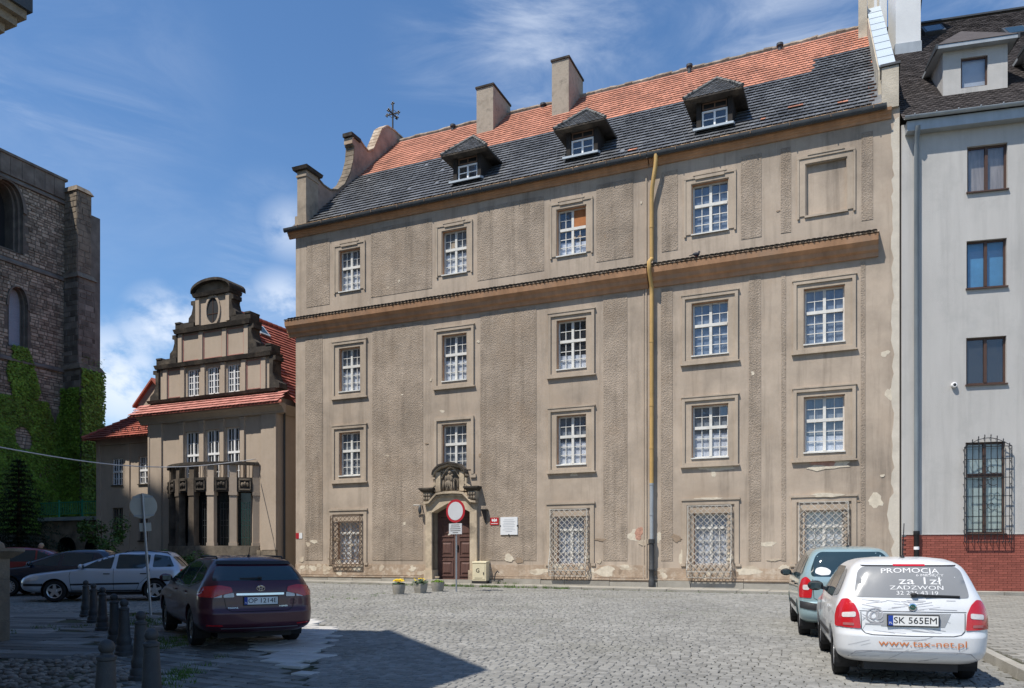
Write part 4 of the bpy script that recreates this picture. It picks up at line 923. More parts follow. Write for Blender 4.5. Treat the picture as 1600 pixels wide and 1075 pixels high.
# roof behind the gable
RZ, RE = 14.35, 8.95
q = MB(); q.add([(GC, .56, RZ), (GC, 13, RZ), (9.2, 13, RE), (9.2, .56, RE), (-.36, .56, RE), (-.36, 13, RE)], [(0, 3, 2, 1), (0, 1, 5, 4)]); hroof = q.build('roof', HOUSET, hs)
ey = Vector((GC - 9.2, 0, RZ - RE)); hl = ey.length; ey.normalize(); nn = Vector((0, 1, 0)).cross(ey); q = MB()
tile_rows(q, (9.25, .5, RE - .05), (0, 1, 0), ey, nn, 12.4, int(hl / .27), .25, .27, lambda x, y: True, random.Random(5), th=.04, roundk=.3); q.build('roof_tiles', HOUSET, hroof, kind='stuff')
for k in range(30): q = MB(); q.tube([(GC, .6 + k * .41, RZ + .03), (GC, .6 + k * .41 + .44, RZ + .07)], [.13, .11], 8); q.build('ridge_tile', HOUSET, hroof, smooth=True, sharp=40)
P = Vector((GC, 2.2, RZ)) - ey * .75; q = MB(); a = P + nn * .10; q.hull([a, a + Vector((0, .75, 0)), a + Vector((0, .75, 0)) - ey * .8, a - ey * .8], [p + nn * .06 for p in (a, a + Vector((0, .75, 0)), a + Vector((0, .75, 0)) - ey * .8, a - ey * .8)]); q.build('skylight', TINW, hroof, rec=True)
a = P + nn * .165 - ey * .1 + Vector((0, .1, 0)); MB().add([a, a - ey * .6, a - ey * .6 + Vector((0, .55, 0)), a + Vector((0, .55, 0))], [(0, 1, 2, 3)]).build('skylight_glass', CARGL, hroof)
q = MB(); q.tube([(8.62, .35, 8.8), (8.62, .35, .4)], .055, 8); q.build('downpipe', GUTTER, hs, smooth=True, sharp=40)
# bow with columns and balcony
RB = 3.7; CY = -1.4 + RB; half = math.asin(2.9 / RB)
def bow(t, r_=RB): return GC + r_ * math.sin(t), CY - r_ * math.cos(t)
def arcband(r0, r1, z0, z1, m, name, n=24, h=half):
    q = MB(); ts = [-h + 2 * h * k / n for k in range(n + 1)]
    outer = [bow(t, r1) for t in ts]; inner = [bow(t, r0) for t in ts]
    for k in range(n):
        q.hull([(*outer[k], z0), (*outer[k + 1], z0), (*inner[k + 1], z0), (*inner[k], z0)], [(*outer[k], z1), (*outer[k + 1], z1), (*inner[k + 1], z1), (*inner[k], z1)])
    return q.build(name, m, hs, rec=True)
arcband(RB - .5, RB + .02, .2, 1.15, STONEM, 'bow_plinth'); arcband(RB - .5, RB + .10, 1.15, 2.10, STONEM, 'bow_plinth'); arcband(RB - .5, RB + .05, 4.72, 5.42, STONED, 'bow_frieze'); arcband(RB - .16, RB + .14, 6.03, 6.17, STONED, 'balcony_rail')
arcband(.5, RB - .12, 5.1, 5.3, CONC, 'balcony_floor')
BG = mat('bow_glazing', (.012, .016, .017), .08, .1, 3, spec=.5); GREENL = mat('green_lead', (.10, .26, .20), .6, .1, 4)
arcband(RB - .42, RB - .36, 2.1, 4.72, BG, 'bow_glazing')
NC = 7
DARKCOL = mat('dark_column_stone', (.13, .105, .082), .92, .25, 2.0, .4, 30, .15, stain=(.05, .042, .036), stain_amt=.8, stain_scale=1.3)  # darker stone tone, used only for the left columns
for k in range(NC):
    t = -half * .97 + 2 * half * .97 * k / (NC - 1); x, y = bow(t, RB - .12); c, s_ = math.cos(t), math.sin(t)
    q = MB()
    def rb(w, d, z0, z1): q.hull([(x + c * a - s_ * b, y + s_ * a + c * b, z0) for a, b in ((-w, -d), (w, -d), (w, d), (-w, d))], [(x + c * a - s_ * b, y + s_ * a + c * b, z1) for a, b in ((-w, -d), (w, -d), (w, d), (-w, d))])
    rb(.17, .17, 2.1, 4.72); rb(.20, .20, 2.1, 2.25); rb(.20, .205, 4.55, 4.72); rb(.18, .19, 4.723, 5.42); rb(.16, .15, 5.423, 6.03)
    q.build('column', HP if k >= 4 else DARKCOL, hs)
    if k < NC - 1:
        t2 = t + half * .97 / (NC - 1); x2, y2 = bow(t2, RB + .05); c2, s2 = math.cos(t2), math.sin(t2)
        q = MB()
        for a0, a1, z0, z1, d in ((-.26, .26, 5.28, 5.36, .06), (-.26, .26, 4.80, 4.87, .06), (-.28, -.22, 4.87, 5.28, .05), (.22, .28, 4.87, 5.28, .05)):
            q.hull([(x2 + c2 * a + s2 * d, y2 + s2 * a - c2 * d, z0) for a in (a0, a1)] + [(x2 + c2 * a, y2 + s2 * a, z0) for a in (a1, a0)], [(x2 + c2 * a + s2 * d, y2 + s2 * a - c2 * d, z1) for a in (a0, a1)] + [(x2 + c2 * a, y2 + s2 * a, z1) for a in (a1, a0)])
        for a in (-.12, .0, .12): q.ell((x2 + c2 * a + s2 * .03, y2 + s2 * a - c2 * .03, 5.07 + .04 * (a == 0)), (.08, .06, .11), 8, 5)
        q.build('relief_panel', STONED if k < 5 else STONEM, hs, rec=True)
        x3, y3 = bow(t2, RB - .34); q = MB()
        for a in (-.16, -.03, .10, .22): q.bar((x3 + c2 * a, y3 + s2 * a, 2.15), (x3 + c2 * a, y3 + s2 * a, 4.2 + .3 * abs(a)), .018)
        for z in (2.5, 3.1, 3.35, 3.9, 4.2): q.bar((x3 - c2 * .16, y3 - s2 * .16, z), (x3 + c2 * .22, y3 + s2 * .22, z), .018)
        q.build('lead_bars', GREENL if k == 5 else GUTTER, hs)
        x4, y4 = bow(t2, RB - .05); q = MB()
        for a in (-.2, -.07, .07, .2): q.tube([(x4 + c2 * a, y4 + s2 * a, 5.42), (x4 + c2 * a + .02, y4 + s2 * a, 5.72), (x4 + c2 * a, y4 + s2 * a, 6.03)], .014, 5)
        q.build('balcony_bars', BLACKM, hs)
# left wing
ww = [(-3.97, -3.12, 5.55, 7.05), (-1.92, -1.08, 5.55, 7.05), (-3.97, -3.12, 2.45, 4.30), (-1.92, -1.08, 2.45, 4.30)]
mb = wall_open(-5.13, 0, -.2, 8.2, ww, 1.0); mb.add([(-5.13, 1, -.2), (-5.13, 9, -.2), (-5.13, 9, 8.2), (-5.13, 1, 8.2)], [(0, 3, 2, 1)]); mb.build('wing_wall', HP, hs)
for i, (x0, x1, z0, z1) in enumerate(ww): window(hs, x0, x1, z0, z1, 1.12, 4, (2, 2), .5, fm=WHITEC if i < 2 else STONEM, rv=HP, yface=1.0, munt=.03, mull=.08, sillm=STONED)
q = MB()
for x in (-5.13, -2.85, -.35): q.box(x, x + .3, .93, 1.0, 1.0, 7.8)
q.box(-5.13, 0, .9, 1.0, 7.8, 8.2); q.build('wing_pilaster', HP, hs)
A, B, C, D, E_ = (-5.55, .35, 8.12), (.0, .35, 8.12), (.0, 4.6, 11.1), (-2.2, 4.6, 11.1), (-5.55, 9, 8.12)
q = MB(); q.add([A, B, C, D, E_, (-5.55, .35, 8.04), (0, .35, 8.04)], [(0, 1, 2, 3), (0, 3, 4), (0, 5, 6, 1)]); wroof = q.build('wing_roof', HOUSET, hs)
ey = Vector((0, 4.25, 2.98)); hl = ey.length; ey.normalize(); q = MB(); tile_rows(q, (-5.6, .30, 8.1), (1, 0, 0), ey, (0, -ey.z, ey.y), 5.6, int(hl / .27), .25, .27, lambda x, y: x > 3.35 * y / hl + .05, random.Random(6), th=.035, roundk=.3); q.build('wing_tiles', HOUSET, wroof, kind='stuff')
for k in range(14):
    a = Vector(A).lerp(Vector(D), k / 14); b = Vector(A).lerp(Vector(D), (k + 1.1) / 14); q = MB(); q.tube([a + Vector((0, 0, .09)), b + Vector((0, 0, .05))], [.10, .08], 6); q.build('hip_tile', HOUSET, wroof, smooth=True, sharp=50)
for k in range(7): q = MB(); x = -3.5 + k * .5; q.tube([(x, .62, 8.42), (x + .1, .56, 8.62), (x + .2, .62, 8.42)], .018, 5); q.build('snow_hook', IRON, wroof)
q = MB(); q.prism_y([(-2.5, 9.6), (-.1, 9.6), (-.1, 10.1), (-1.3, 11.25), (-2.5, 10.1)][::-1], 1.5, 5); q.build('wing_gable', HP, hs, rec=True)
q = MB(); q.hull([(-2.75, 1.3, 9.98), (-2.75, 5, 9.98), (-1.3, 5, 11.40), (-1.3, 1.3, 11.40)], [(-2.75, 1.3, 9.86), (-2.75, 5, 9.86), (-1.3, 5, 11.26), (-1.3, 1.3, 11.26)]); q.hull([(.15, 1.3, 9.86), (.15, 5, 9.86), (-1.3, 5, 11.26), (-1.3, 1.3, 11.26)], [(.15, 1.3, 9.98), (.15, 5, 9.98), (-1.3, 5, 11.40), (-1.3, 1.3, 11.40)]); q.build('wing_gable_roof', HOUSET, hs, rec=True)

# ------------------------------------------------------------------ bell tower
TS, TY = -21.7, 4.6
tw_ = thing('bell_tower', 'dark rubble stone tower with pointed windows and ivy, at the left edge', 'tower', m2w(TS, TY, 0), TH)
def archpoly(yc, hw, z0, zs, zt, n=10):      # pointed arch outline (y, z)
    P = [(yc - hw, z0), (yc + hw, z0), (yc + hw, zs)]
    for k in range(1, n): t = k / n; P.append((yc + hw * math.cos(t * math.pi / 2) ** .8, zs + (zt - zs) * math.sin(t * math.pi / 2)))
    P.append((yc, zt))
    for k in range(n - 1, 0, -1): t = k / n; P.append((yc - hw * math.cos(t * math.pi / 2) ** .8, zs + (zt - zs) * math.sin(t * math.pi / 2)))
    P.append((yc - hw, zs)); return P
def inpoly(x, z, P):
    c = False; n = len(P)
    for i in range(n):
        (x0, z0), (x1, z1) = P[i], P[i - 1]
        if (z0 > z) != (z1 > z) and x < (x1 - x0) * (z - z0) / (z1 - z0) + x0: c = not c
    return c
AW = [archpoly(-3.7, 1.0, 19.5, 22.0, 23.5), archpoly(-3.0, .58, 13.9, 16.3, 17.5)]
rect = [(-12, -.2), (0, -.2), (0, 24.2), (-12, 24.2)]
vv = [Vector(p) for p in rect]; ed = [(0, 1), (1, 2), (2, 3), (3, 0)]
for P in AW:
    o = len(vv); vv += [Vector(p) for p in P]; ed += [(o + i, o + (i + 1) % len(P)) for i in range(len(P))]
cv, _, cf, *_r = delaunay_2d_cdt(vv, ed, [], 0, 1e-5)
q = MB(); q.v = [(0, p.x, p.y) for p in cv]
for f in cf:
    cy_ = sum(cv[i].x for i in f) / len(f); cz = sum(cv[i].y for i in f) / len(f)
    if not any(inpoly(cy_, cz, P) for P in AW): q.f.append(tuple(f))
q.add([(0, 0, -.2), (-12, 0, -.2), (-12, 0, 24.2), (0, 0, 24.2)], [(0, 1, 2, 3)]); q.add([(0, -12, -.2), (-12, -12, -.2), (-12, -12, 24.2), (0, -12, 24.2)], [(0, 3, 2, 1)]); q.add([(-12, -12, -.2), (-12, 0, -.2), (-12, 0, 24.2), (-12, -12, 24.2)], [(0, 3, 2, 1)]); q.add([(0, -12, 24.2), (0, 0, 24.2), (-12, 0, 24.2), (-12, -12, 24.2)], [(0, 1, 2, 3)])
q.build('wall', TOWERD, tw_)
for P, dep, lou in ((AW[0], .8, False), (AW[1], .45, True)):
    q = MB(); n = len(P); cy_ = sum(p[0] for p in P) / n; cz = sum(p[1] for p in P) / n
    for sc_, x0, x1 in ((1.0, .05, -.2), (.86, -.2, -.45), (.72, -.45, -dep - .4)):
        P1 = [(cy_ + (a - cy_) * sc_, cz + (b - cz) * (sc_ * .3 + .7)) for a, b in P]; o = len(q.v)
        q.v += [(x0, a, b) for a, b in P1] + [(x1, a, b) for a, b in P1]
        for i in range(n): q.f.append((o + i, o + n + i, o + n + (i + 1) % n, o + (i + 1) % n))
        if sc_ < 1:
            P0 = [(cy_ + (a - cy_) * (sc_ + .14), cz + (b - cz) * ((sc_ + .14) * .3 + .7)) for a, b in P]; o = len(q.v)
            q.v += [(x0, a, b) for a, b in P0] + [(x0, a, b) for a, b in P1]
            for i in range(n): q.f.append((o + i, o + n + i, o + n + (i + 1) % n, o + (i + 1) % n))
    q.build('window_reveal', TOWERD, tw_, rec=True)
    P1 = [(cy_ + (a - cy_) * .74, cz + (b - cz) * .93) for a, b in P]; MB().add([(-dep if lou else -1.2, a, b) for a, b in P1], [tuple(range(n))]).build('window_louvre' if lou else 'window_opening', mat('grey_louvre', (.30, .35, .42), .6, .1, 2, .6, 14, stretch=(1, 1, 12), bstretch=(.1, .1, 12)) if lou else DARK, tw_)
    q = MB(); Po = [(cy_ + (a - cy_) * 1.22, cz + (b - cz) * 1.08) for a, b in P]; o = 0
    for i in range(2, n - 1):
        q.hull([(-.02, *P[i]), (.10, *P[i]), (.10, *Po[i]), (-.02, *Po[i])], [(-.02, *P[i + 1]), (.10, *P[i + 1]), (.10, *Po[i + 1]), (-.02, *Po[i + 1])])
    q.build('window_moulding', TOWERD, tw_, rec=True)
def courses(q, y0, y1, z0, z1, h, w, put, skip, r, prot=.05):
    z = z0
    while z < z1:
        hh = h * r.uniform(.7, 1.3); y = y0 - r.uniform(0, w)
        while y < y1:
            www = w * r.uniform(.5, 1.5); a, b = max(y0, y), min(y1, y + www); y += www
            if b - a < .06 or skip((a + b) / 2, z + hh / 2): continue
            g = .012; p = prot * r.uniform(.3, 1.0); j = lambda: r.uniform(-.014, .014)
            base = [(a + g, z + g), (b - g, z + g), (b - g, z + hh - g), (a + g, z + hh - g)]
            q.hull([put(c, d, -.02) for c, d in base], [put(c + (.02 if i in (0, 3) else -.02) + j(), d + (.015 if i < 2 else -.015) + j(), p) for i, (c, d) in enumerate(base)])
        z += hh
q = MB(); courses(q, -7.5, 0, 12.6, 23.6, .19, .32, lambda c, d, p: (p, c, d), lambda c, d: any(inpoly(c, d, [((a - P[0][0] - (P[1][0] - P[0][0]) / 2) * 1.22 + P[0][0] + (P[1][0] - P[0][0]) / 2, b) for a, b in P]) for P in AW) or abs(d - 18.9) < .12, random.Random(8), .06); q.build('rubble', TOWERS, tw_, kind='stuff', rec=True)
q = MB(); courses(q, -7.5, 0, 5, 12.6, .2, .34, lambda c, d, p: (p, c, d), lambda c, d: False, random.Random(18), .05); q.build('rubble', TOWERS, tw_, kind='stuff', rec=True)
for z, p in ((18.75, .14), (13.05, .16), (23.55, .14)): MB().prism_y([(0, z), (p, z), (p, z + .1), (0, z + .3)][::-1], -12, 0).build('string_course', TOWERD, tw_, rec=True)
y = -8.0
while y < -.1:                                # parapet blocks
    w = rnd.uniform(.55, .75); b = min(0, y + w); MB().box(-.4, .12, y + .01, b - .012, 23.86, 25.0).build('parapet_block', TOWERD, tw_); y += w
MB().box(-.45, .2, -8, .1, 25.003, 25.15).build('parapet_coping', TOWERD, tw_)
# corner buttress in three stages
def stage(x1, y0, y1, z0, z1, k):
    MB().box(-.5, x1, y0, y1, z0, z1).build('buttress', TOWERD, tw_)
    q = MB(); r = random.Random(k)
    courses(q, .0, x1, z0, z1, .34, .55, lambda c, d, p: (c, y0 - p, d), lambda c, d: False, r, .04)
    courses(q, y0, y1, z0, z1, .34, .55, lambda c, d, p: (x1 + p, c, d), lambda c, d: False, r, .04)
    q.build('buttress_stones', STONEM if k == 1 else TOWERD, tw_, kind='stuff', rec=True)
stage(1.15, .0, 1.0, 18.9, 24.3, 1); stage(1.30, -.05, 1.15, 13.2, 18.9, 2); stage(1.55, -.10, 1.5, 3, 13.2, 3)
for x1, y0, y1, z in ((1.15, 0, 1.0, 24.3), (1.30, -.05, 1.15, 18.9), (1.55, -.1, 1.5, 13.2)):
    MB().hull([(-.3, y0 - .10, z), (x1 + .14, y0 - .10, z), (x1 + .14, y1 + .10, z), (-.3, y1 + .10, z)], [(-.3, y0 + .03, z + .35), (x1 - .10, y0 + .03, z + .35), (x1 - .10, y1 - .05, z + .35), (-.3, y1 - .05, z + .35)]).build('buttress_weathering', STONEM, tw_)
MB().box(.2, 1.0, 1.0, 1.75, 13, 23.2).build('buttress', TOWERD, tw_)
# ivy
q = MB(); r = random.Random(21)
def leaf(q, p, nrm, size, r):
    nrm = (Vector(nrm) + Vector((r.uniform(-.5, .5), r.uniform(-.5, .5), r.uniform(-.1, .7)))).normalized(); t = nrm.cross(Vector((r.uniform(-1, 1), r.uniform(-1, 1), r.uniform(-1, 1)))).normalized(); b = nrm.cross(t); p = Vector(p)
    q.add([p - t * size * .5, p - b * size * .42, p + t * size * .5, p + b * size * .42], [(0, 1, 2, 3)])
for k in range(42000):
    u_ = r.random()
    if u_ < .70:
        y, z = r.uniform(-7, 0), 3 + 11 * r.random() ** .9
        top = 12.8 + .8 * math.sin(y * 1.7) + 1.1 * math.exp(-((y + 3.0) / .6) ** 2) - 2.2 * math.exp(-((y + .7) / .5) ** 2)
        hole = math.sin(y * 2.1 + 1) * math.sin(z * .9) + .3 * math.sin(z * 2.7 + y)
        if z > top or (z > 7.5 and hole > .72) or (z > 11 and hole > .2): continue
        leaf(q, (.07 + r.uniform(0, .09), y, z), (1, 0, .2), r.uniform(.10, .2), r)
    elif u_ < .85:
        z = 3 + 10.2 * r.random(); leaf(q, (1.62 + r.uniform(0, .16), r.uniform(-.1, 1.55), z), (1, 0, .2), r.uniform(.10, .2), r)
    else:
        z = 3 + 9.0 * r.random(); leaf(q, (r.uniform(.1, 1.7), -.2 - r.uniform(0, .16), z), (0, -1, .2), r.uniform(.10, .2), r)
for k in range(120):
    leaf(q, (1.3 + r.uniform(0, .5), r.uniform(-.1, 1.5), 13.3 + r.uniform(0, .8)), (.3, -.3, 1), .12, r)
q.build('ivy', IVY, tw_, kind='stuff')

# ------------------------------------------------------------------ terrace with arches and green railing between tower and house
tr = thing('terrace', 'low dark arched terrace wall with green railing beside the tower', 'terrace', m2w(-15.6, 3.0, 0), TH)
q = MB(); r0 = [(-9, -.2), (0, -.2), (0, 3.72), (-9, 3.72)]; vv = [Vector(p) for p in r0]; ed = [(0, 1), (1, 2), (2, 3), (3, 0)]; TA = [archpoly(x, .85, .2, 1.9, 2.75) for x in (-1.4, -3.8, -6.2)]
for P in TA:
    o = len(vv); vv += [Vector(p) for p in P]; ed += [(o + i, o + (i + 1) % len(P)) for i in range(len(P))]
cv, _, cf, *_r = delaunay_2d_cdt(vv, ed, [], 0, 1e-5); q.v = [(p.x, 0, p.y) for p in cv]
for f in cf:
    if not any(inpoly(sum(cv[i].x for i in f) / len(f), sum(cv[i].y for i in f) / len(f), P) for P in TA): q.f.append(tuple(f))
q.build('wall', STONEM, tr); MB().box(-9, 0, 1.2, 1.3, -.2, 3.7).build('arcade_back', DARK, tr)
MB().box(-9, 0, -.25, 1.3, 3.723, 3.93).build('terrace_slab', TIN, tr)
GR = mat('green_rail_paint', (.04, .26, .15), .5, .1, 4)
q = MB(); q.box(-9, 0, -.12, -.07, 4.78, 4.84); q.box(-9, 0, -.11, -.08, 4.10, 4.14); q.build('handrail', GR, tr)
for k in range(60): MB().box(-.02 - k * .15, -.0 - k * .15, -.105, -.085, 4.14, 4.78).build('baluster', GR, tr)
for k in range(5): MB().box(-.35 - k * 2.0, -.27 - k * 2.0, -.13, -.05, 3.93, 4.95).build('railing_post', GR, tr)

# ------------------------------------------------------------------ grey house on the right
gh = thing('grey_house', 'plain grey rendered house with red brick plinth and brown shingle roof', 'house', (G0[0], G0[1], 0), GTH)
gops = [(2.0, 3.18, 13.52, 15.02), (1.98, 3.16, 10.36, 11.92), (1.97, 3.15, 7.2, 8.74), (1.95, 3.12, 2.3, 5.30)]
GW = 11.0
mb = wall_open(.02, GW, 2.22, 16.0, gops); mb.add([(.02, 0, 0), (.02, 9, 0), (.02, 9, 16), (.02, 0, 16)], [(0, 3, 2, 1)]); mb.add([(GW, 0, 0), (GW, 9, 0), (GW, 9, 16), (GW, 0, 16)], [(0, 1, 2, 3)]); mb.build('wall', GREYP, gh)
plm = MB().add([(.02, .03, 0), (GW, .03, 0), (GW, .03, 2.25), (.02, .03, 2.25)], [(0, 1, 2, 3)]); plinth = plm.build('brick_plinth', MORTAR, gh)
bme = MB().box(0, .242, -.008, .03, 0, .066); bm_ = bpy.data.meshes.new('brick'); bm_.from_pydata(bme.v, [], bme.f); bm_.update(); bm_.materials.append(BRICK)
bl = []
for j in range(28):
    x = .03 - (.126 if j % 2 else 0); z = .14 + j * .0765
    while x < 10.7:
        if x > .0: bl.append((x, z))
        x += .252
vis = [p for p in bl if p[0] < 4.2 and (p[1] > 1.35 or p[0] > 2.0)][:300]; vset = set(vis); rest = MB()
for x, z in bl:
    if (x, z) in vset:
        o = bpy.data.objects.new('brick', bm_); col.objects.link(o); o.parent = plinth; o.location = (x, rnd.uniform(-.003, .003), z)
    else: rest.box(x, x + .242, -.008, .03, z, z + .066)
rest.build('bricks', BRICK, plinth, kind='stuff')
MB().box(.02, GW, -.03, .04, 2.275, 2.295).build('plinth_coping', GREYP, gh)
BLUEB = mat('blue_blind', (.10, .33, .55), .8, .2, 1.5); BEIGE = mat('beige_curtain', (.42, .36, .31), .9, .25, 3, stretch=(4, 4, .5)); GREENC = mat('pale_curtain', (.50, .58, .52), .9, .2, 3, .3, 10, stretch=(5, 5, .4))
for i, (o, bmx) in enumerate(zip(gops, (BEIGE, BLUEB, None, GREENC))):
    window(gh, *o, y=.14, cols=2, rows=(1, 0) if i < 3 else (1, 1), split=1 if i < 3 else .64, fm=BROWNF, pm=PANED if i == 2 else PANE, bm=bmx, back=.10, rv=GREYP, mull=.09, jamb=.06, sillm=BROWNF)
# bellied window grille
q = MB(); x0, x1, z0, z1 = 1.88, 3.26, 2.02, 5.45
for k in range(8):
    x = x0 + .06 + (x1 - x0 - .12) * k / 7; zt = z1 - .30 * ((k - 3.5) / 3.5) ** 2; q.bar((x, -.14, z0), (x, -.14, zt), .018); q.bar((x, -.14, z0 + .02), (x, .0, z0 + .02), .016); q.ell((x, -.14, zt + .04), (.018, .018, .05), 6, 4); q.bar((x, -.14, zt), (x, .02, zt - .03), .014)
for z in (z0, z0 + .42, z0 + .84, z0 + 1.5, z0 + 2.1, z0 + 2.7, z1 - .32): q.bar((x0, -.15, z), (x1, -.15, z), .022)
for x in (x0, x1):
    q.bar((x, -.15, z0), (x, -.15, z1 - .32), .022)
    for k in range(9): q.bar((x, -.15, z0 + k * .38), (x, .02, z0 + k * .38), .016)
for k in range(12): a, b = k / 12, (k + 1) / 12; q.bar((x0 + (x1 - x0) * a, -.15, z1 - .32 + .28 * math.sin(math.pi * a)), (x0 + (x1 - x0) * b, -.15, z1 - .32 + .28 * math.sin(math.pi * b)), .02)
for zc in (z0 + 1.2, z0 + 2.0, z0 + 2.4):
    for sx in (-1, 1):
        pts_ = [(2.57 + sx * (.02 + .20 * t) * math.cos(5.5 * t) * .9 + sx * .12, -.15, zc + (.02 + .16 * t) * math.sin(5.5 * t)) for t in [k / 12 for k in range(13)]]; q.tube(pts_, .011, 5)
q.build('window_grille', BLACKM, gh)
# pipe, gutter, roof
q = MB(); q.tube([(.44, -.36, 15.75), (.44, -.30, 15.55), (.45, -.12, 15.3), (.45, -.12, 2.35)], .078, 12); q.build('downpipe', mat('dark_zinc_pipe', (.20, .23, .25), .5, .12, 1.5, .05, 20, .4, streak=.15), gh, smooth=True, sharp=40)
q = MB(); q.lathe([(.085, 0), (.085, 1.95), (.10, 1.97), (.10, 2.1)], 14, (.45, -.12, .3)); q.build('downpipe_base', BLACKM, gh, smooth=True, sharp=40)
MB().lathe([(.088, 0), (.088, .1)], 14, (.45, -.12, 1.78)).build('pipe_tape', WHITEC, gh, smooth=True, sharp=40)
for z in (13, 9.2, 6.2, 2.5): q = MB(); q.lathe([(.075, 0), (.075, .05)], 12, (.45, -.12, z)); q.build('pipe_clamp', TIN, gh)
MB().box(.12, GW, -.32, -.01, 15.62, 15.95).build('eaves_board', TIN, gh)
pts = [(-.09 * math.cos(math.pi * k / 8), -.09 * math.sin(math.pi * k / 8)) for k in range(9)]
MB().prism_x([(-.42 + a, 16.05 + b) for a, b in pts] + [(-.42 + a * .85, 16.05 + b * .85) for a, b in pts[::-1]], .02, GW).build('gutter', TIN, gh, smooth=True, sharp=40, rec=True)
for k in range(6): MB().box(.3 + k * .65, .33 + k * .65, -.52, -.30, 16.06, 16.09).build('gutter_bracket', TIN, gh)
gy0, gz0, gy1, gz1 = -.35, 16.02, 8.4, 24.35
ge = Vector((0, gy1 - gy0, gz1 - gz0)); gl = ge.length; ge.normalize(); gn = Vector((0, -ge.z, ge.y))
q = MB(); q.add([(.0, gy0, gz0), (GW, gy0, gz0), (GW, gy1, gz1), (.0, gy1, gz1), (GW, 17, 16), (0, 17, 16)], [(0, 1, 2, 3), (3, 2, 4, 5)]); groof = q.build('roof', SLATE, gh)
q = MB(); tile_rows(q, (.0, gy0 - .03, gz0 - .02), (1, 0, 0), ge, gn, 10.8, int(gl / .13), .22, .13, lambda x, y: x < 7.5, random.Random(14), th=.012, roundk=1.4); q.build('shingles', SLATE, groof, kind='stuff')
MB().box(0, GW, gy1 - .12, gy1 + .12, gz1 + .02, gz1 + .09).build('ridge_cap', GUTTER, groof)
def gdormer(x0, x1, nm='dormer'):
    y0, zb, zl, zr = 1.0, 16.95, 18.35, 18.35; xm = (x0 + x1) / 2
    op = [(x0 + .56, x1 - .60, 17.50, 18.52)]
    m_ = wall_open(x0, x1, zb, 18.93, op, y0)
    for x, s_ in ((x0, 0), (x1, 1)): m_.add([(x, y0, zb), (x, 3.4, 19.1), (x, 3.4, 18.98), (x, y0, 18.93)], [(0, 1, 2, 3) if s_ else (0, 3, 2, 1)])
    o = m_.build(nm, GREYP, gh)
    window(o, x0 + .56, x1 - .60, 17.50, 18.52, y=y0 + .10, cols=1, rows=(1, 0), split=1, mull=0, fm=BROWNF, bm=mat('white_blind', (.62, .65, .68), .8, .1, 2), back=.10, rv=GREYP, yface=y0, sill=False, jamb=.05)
    MB().hull([(x0 - .25, y0 - .28, 18.80), (x1 + .25, y0 - .28, 18.80), (x1 + .25, 4.0, 18.98), (x0 - .25, 4.0, 18.98)], [(x0 - .25, y0 - .28, 18.92), (x1 + .25, y0 - .28, 18.92), (x1 + .25, 4.0, 19.08), (x0 - .25, 4.0, 19.08)]).build('dormer_fascia', TIN, o)
    q = MB(); A, B = Vector((x0 - .25, y0 - .30, 18.93)), Vector((x1 + .25, y0 - .30, 18.93)); C = Vector((xm, 2.6, 20.4)); D = Vector((xm, 3.7, 20.4)); E = Vector((x0 - .25, 2.6, 18.98)); F_ = Vector((x1 + .25, 2.6, 18.98)); q.add([A, B, C, D, E, F_], [(0, 1, 2), (1, 5, 3, 2), (0, 2, 3, 4)]); q.build('dormer_roof', SLATE, o)
    for s_ in (-1, 1):
        x = xm + s_ * ((x1 - x0) / 2 + .25); MB().hull([(x - .03, y0 - .30, 18.78), (x + .03, y0 - .30, 18.78), (x + .03, 2.2, 18.92), (x - .03, 2.2, 18.92)], [(x - .03, y0 - .30, 18.96), (x + .03, y0 - .30, 18.96), (x + .03, 2.2, 19.02), (x - .03, 2.2, 19.02)]).build('dormer_barge', GUTTER, o)
    MB().box(x0 + .01, x1 - .01, y0 - .02, y0 - .003, zb - .02, zb + .22).build('dormer_apron', TIN, o)
gdormer(1.52, 3.50); gdormer(4.45, 6.45)
# chimney and skylights
GCW = mat('white_chimney_render', (.66, .67, .67), .9, .05, 1.2, .2, 30)
MB().box(.93, 1.84, 5.45, 6.9, 20.5, 28.5).build('chimney', GCW, gh); MB().box(.50, 1.0, 7.5, 8.7, 22, 27.4).build('chimney', GCW, gh); MB().box(.90, 1.87, 5.42, 6.94, 21.2, 21.95).build('chimney_flashing', TIN, gh)
q = MB(); q.bar((1.92, 6.0, 23.2), (2.30, 6.0, 27.4), .05); q.bar((1.92, 6.2, 24.6), (2.08, 6.2, 27.4), .05)
for k in range(7): q.bar((1.92 + k * .02, 6.1, 24.8 + k * .34), (2.08 + k * .03, 6.0, 24.8 + k * .34), .03)
q.build('roof_ladder', BLACKM, gh)
for x, l in ((2.35, 8.3), (4.9, 6.2)):
    a = Vector((x, gy0, gz0)) + ge * (l + 1.9) + gn * .1; Q_ = [a, a + Vector((.78, 0, 0)), a + Vector((.78, 0, 0)) + ge * 1.0, a + ge * 1.0]; q = MB(); q.hull([p - gn * .12 for p in Q_], [p + gn * .04 for p in Q_]); sk = q.build('skylight', GUTTER, groof); b = a + gn * .05 + Vector((.08, 0, 0)) + ge * .08; MB().add([b, b + Vector((.62, 0, 0)), b + Vector((.62, 0, 0)) + ge * .84, b + ge * .84], [(0, 1, 2, 3)]).build('skylight_glass', CARGL, sk)
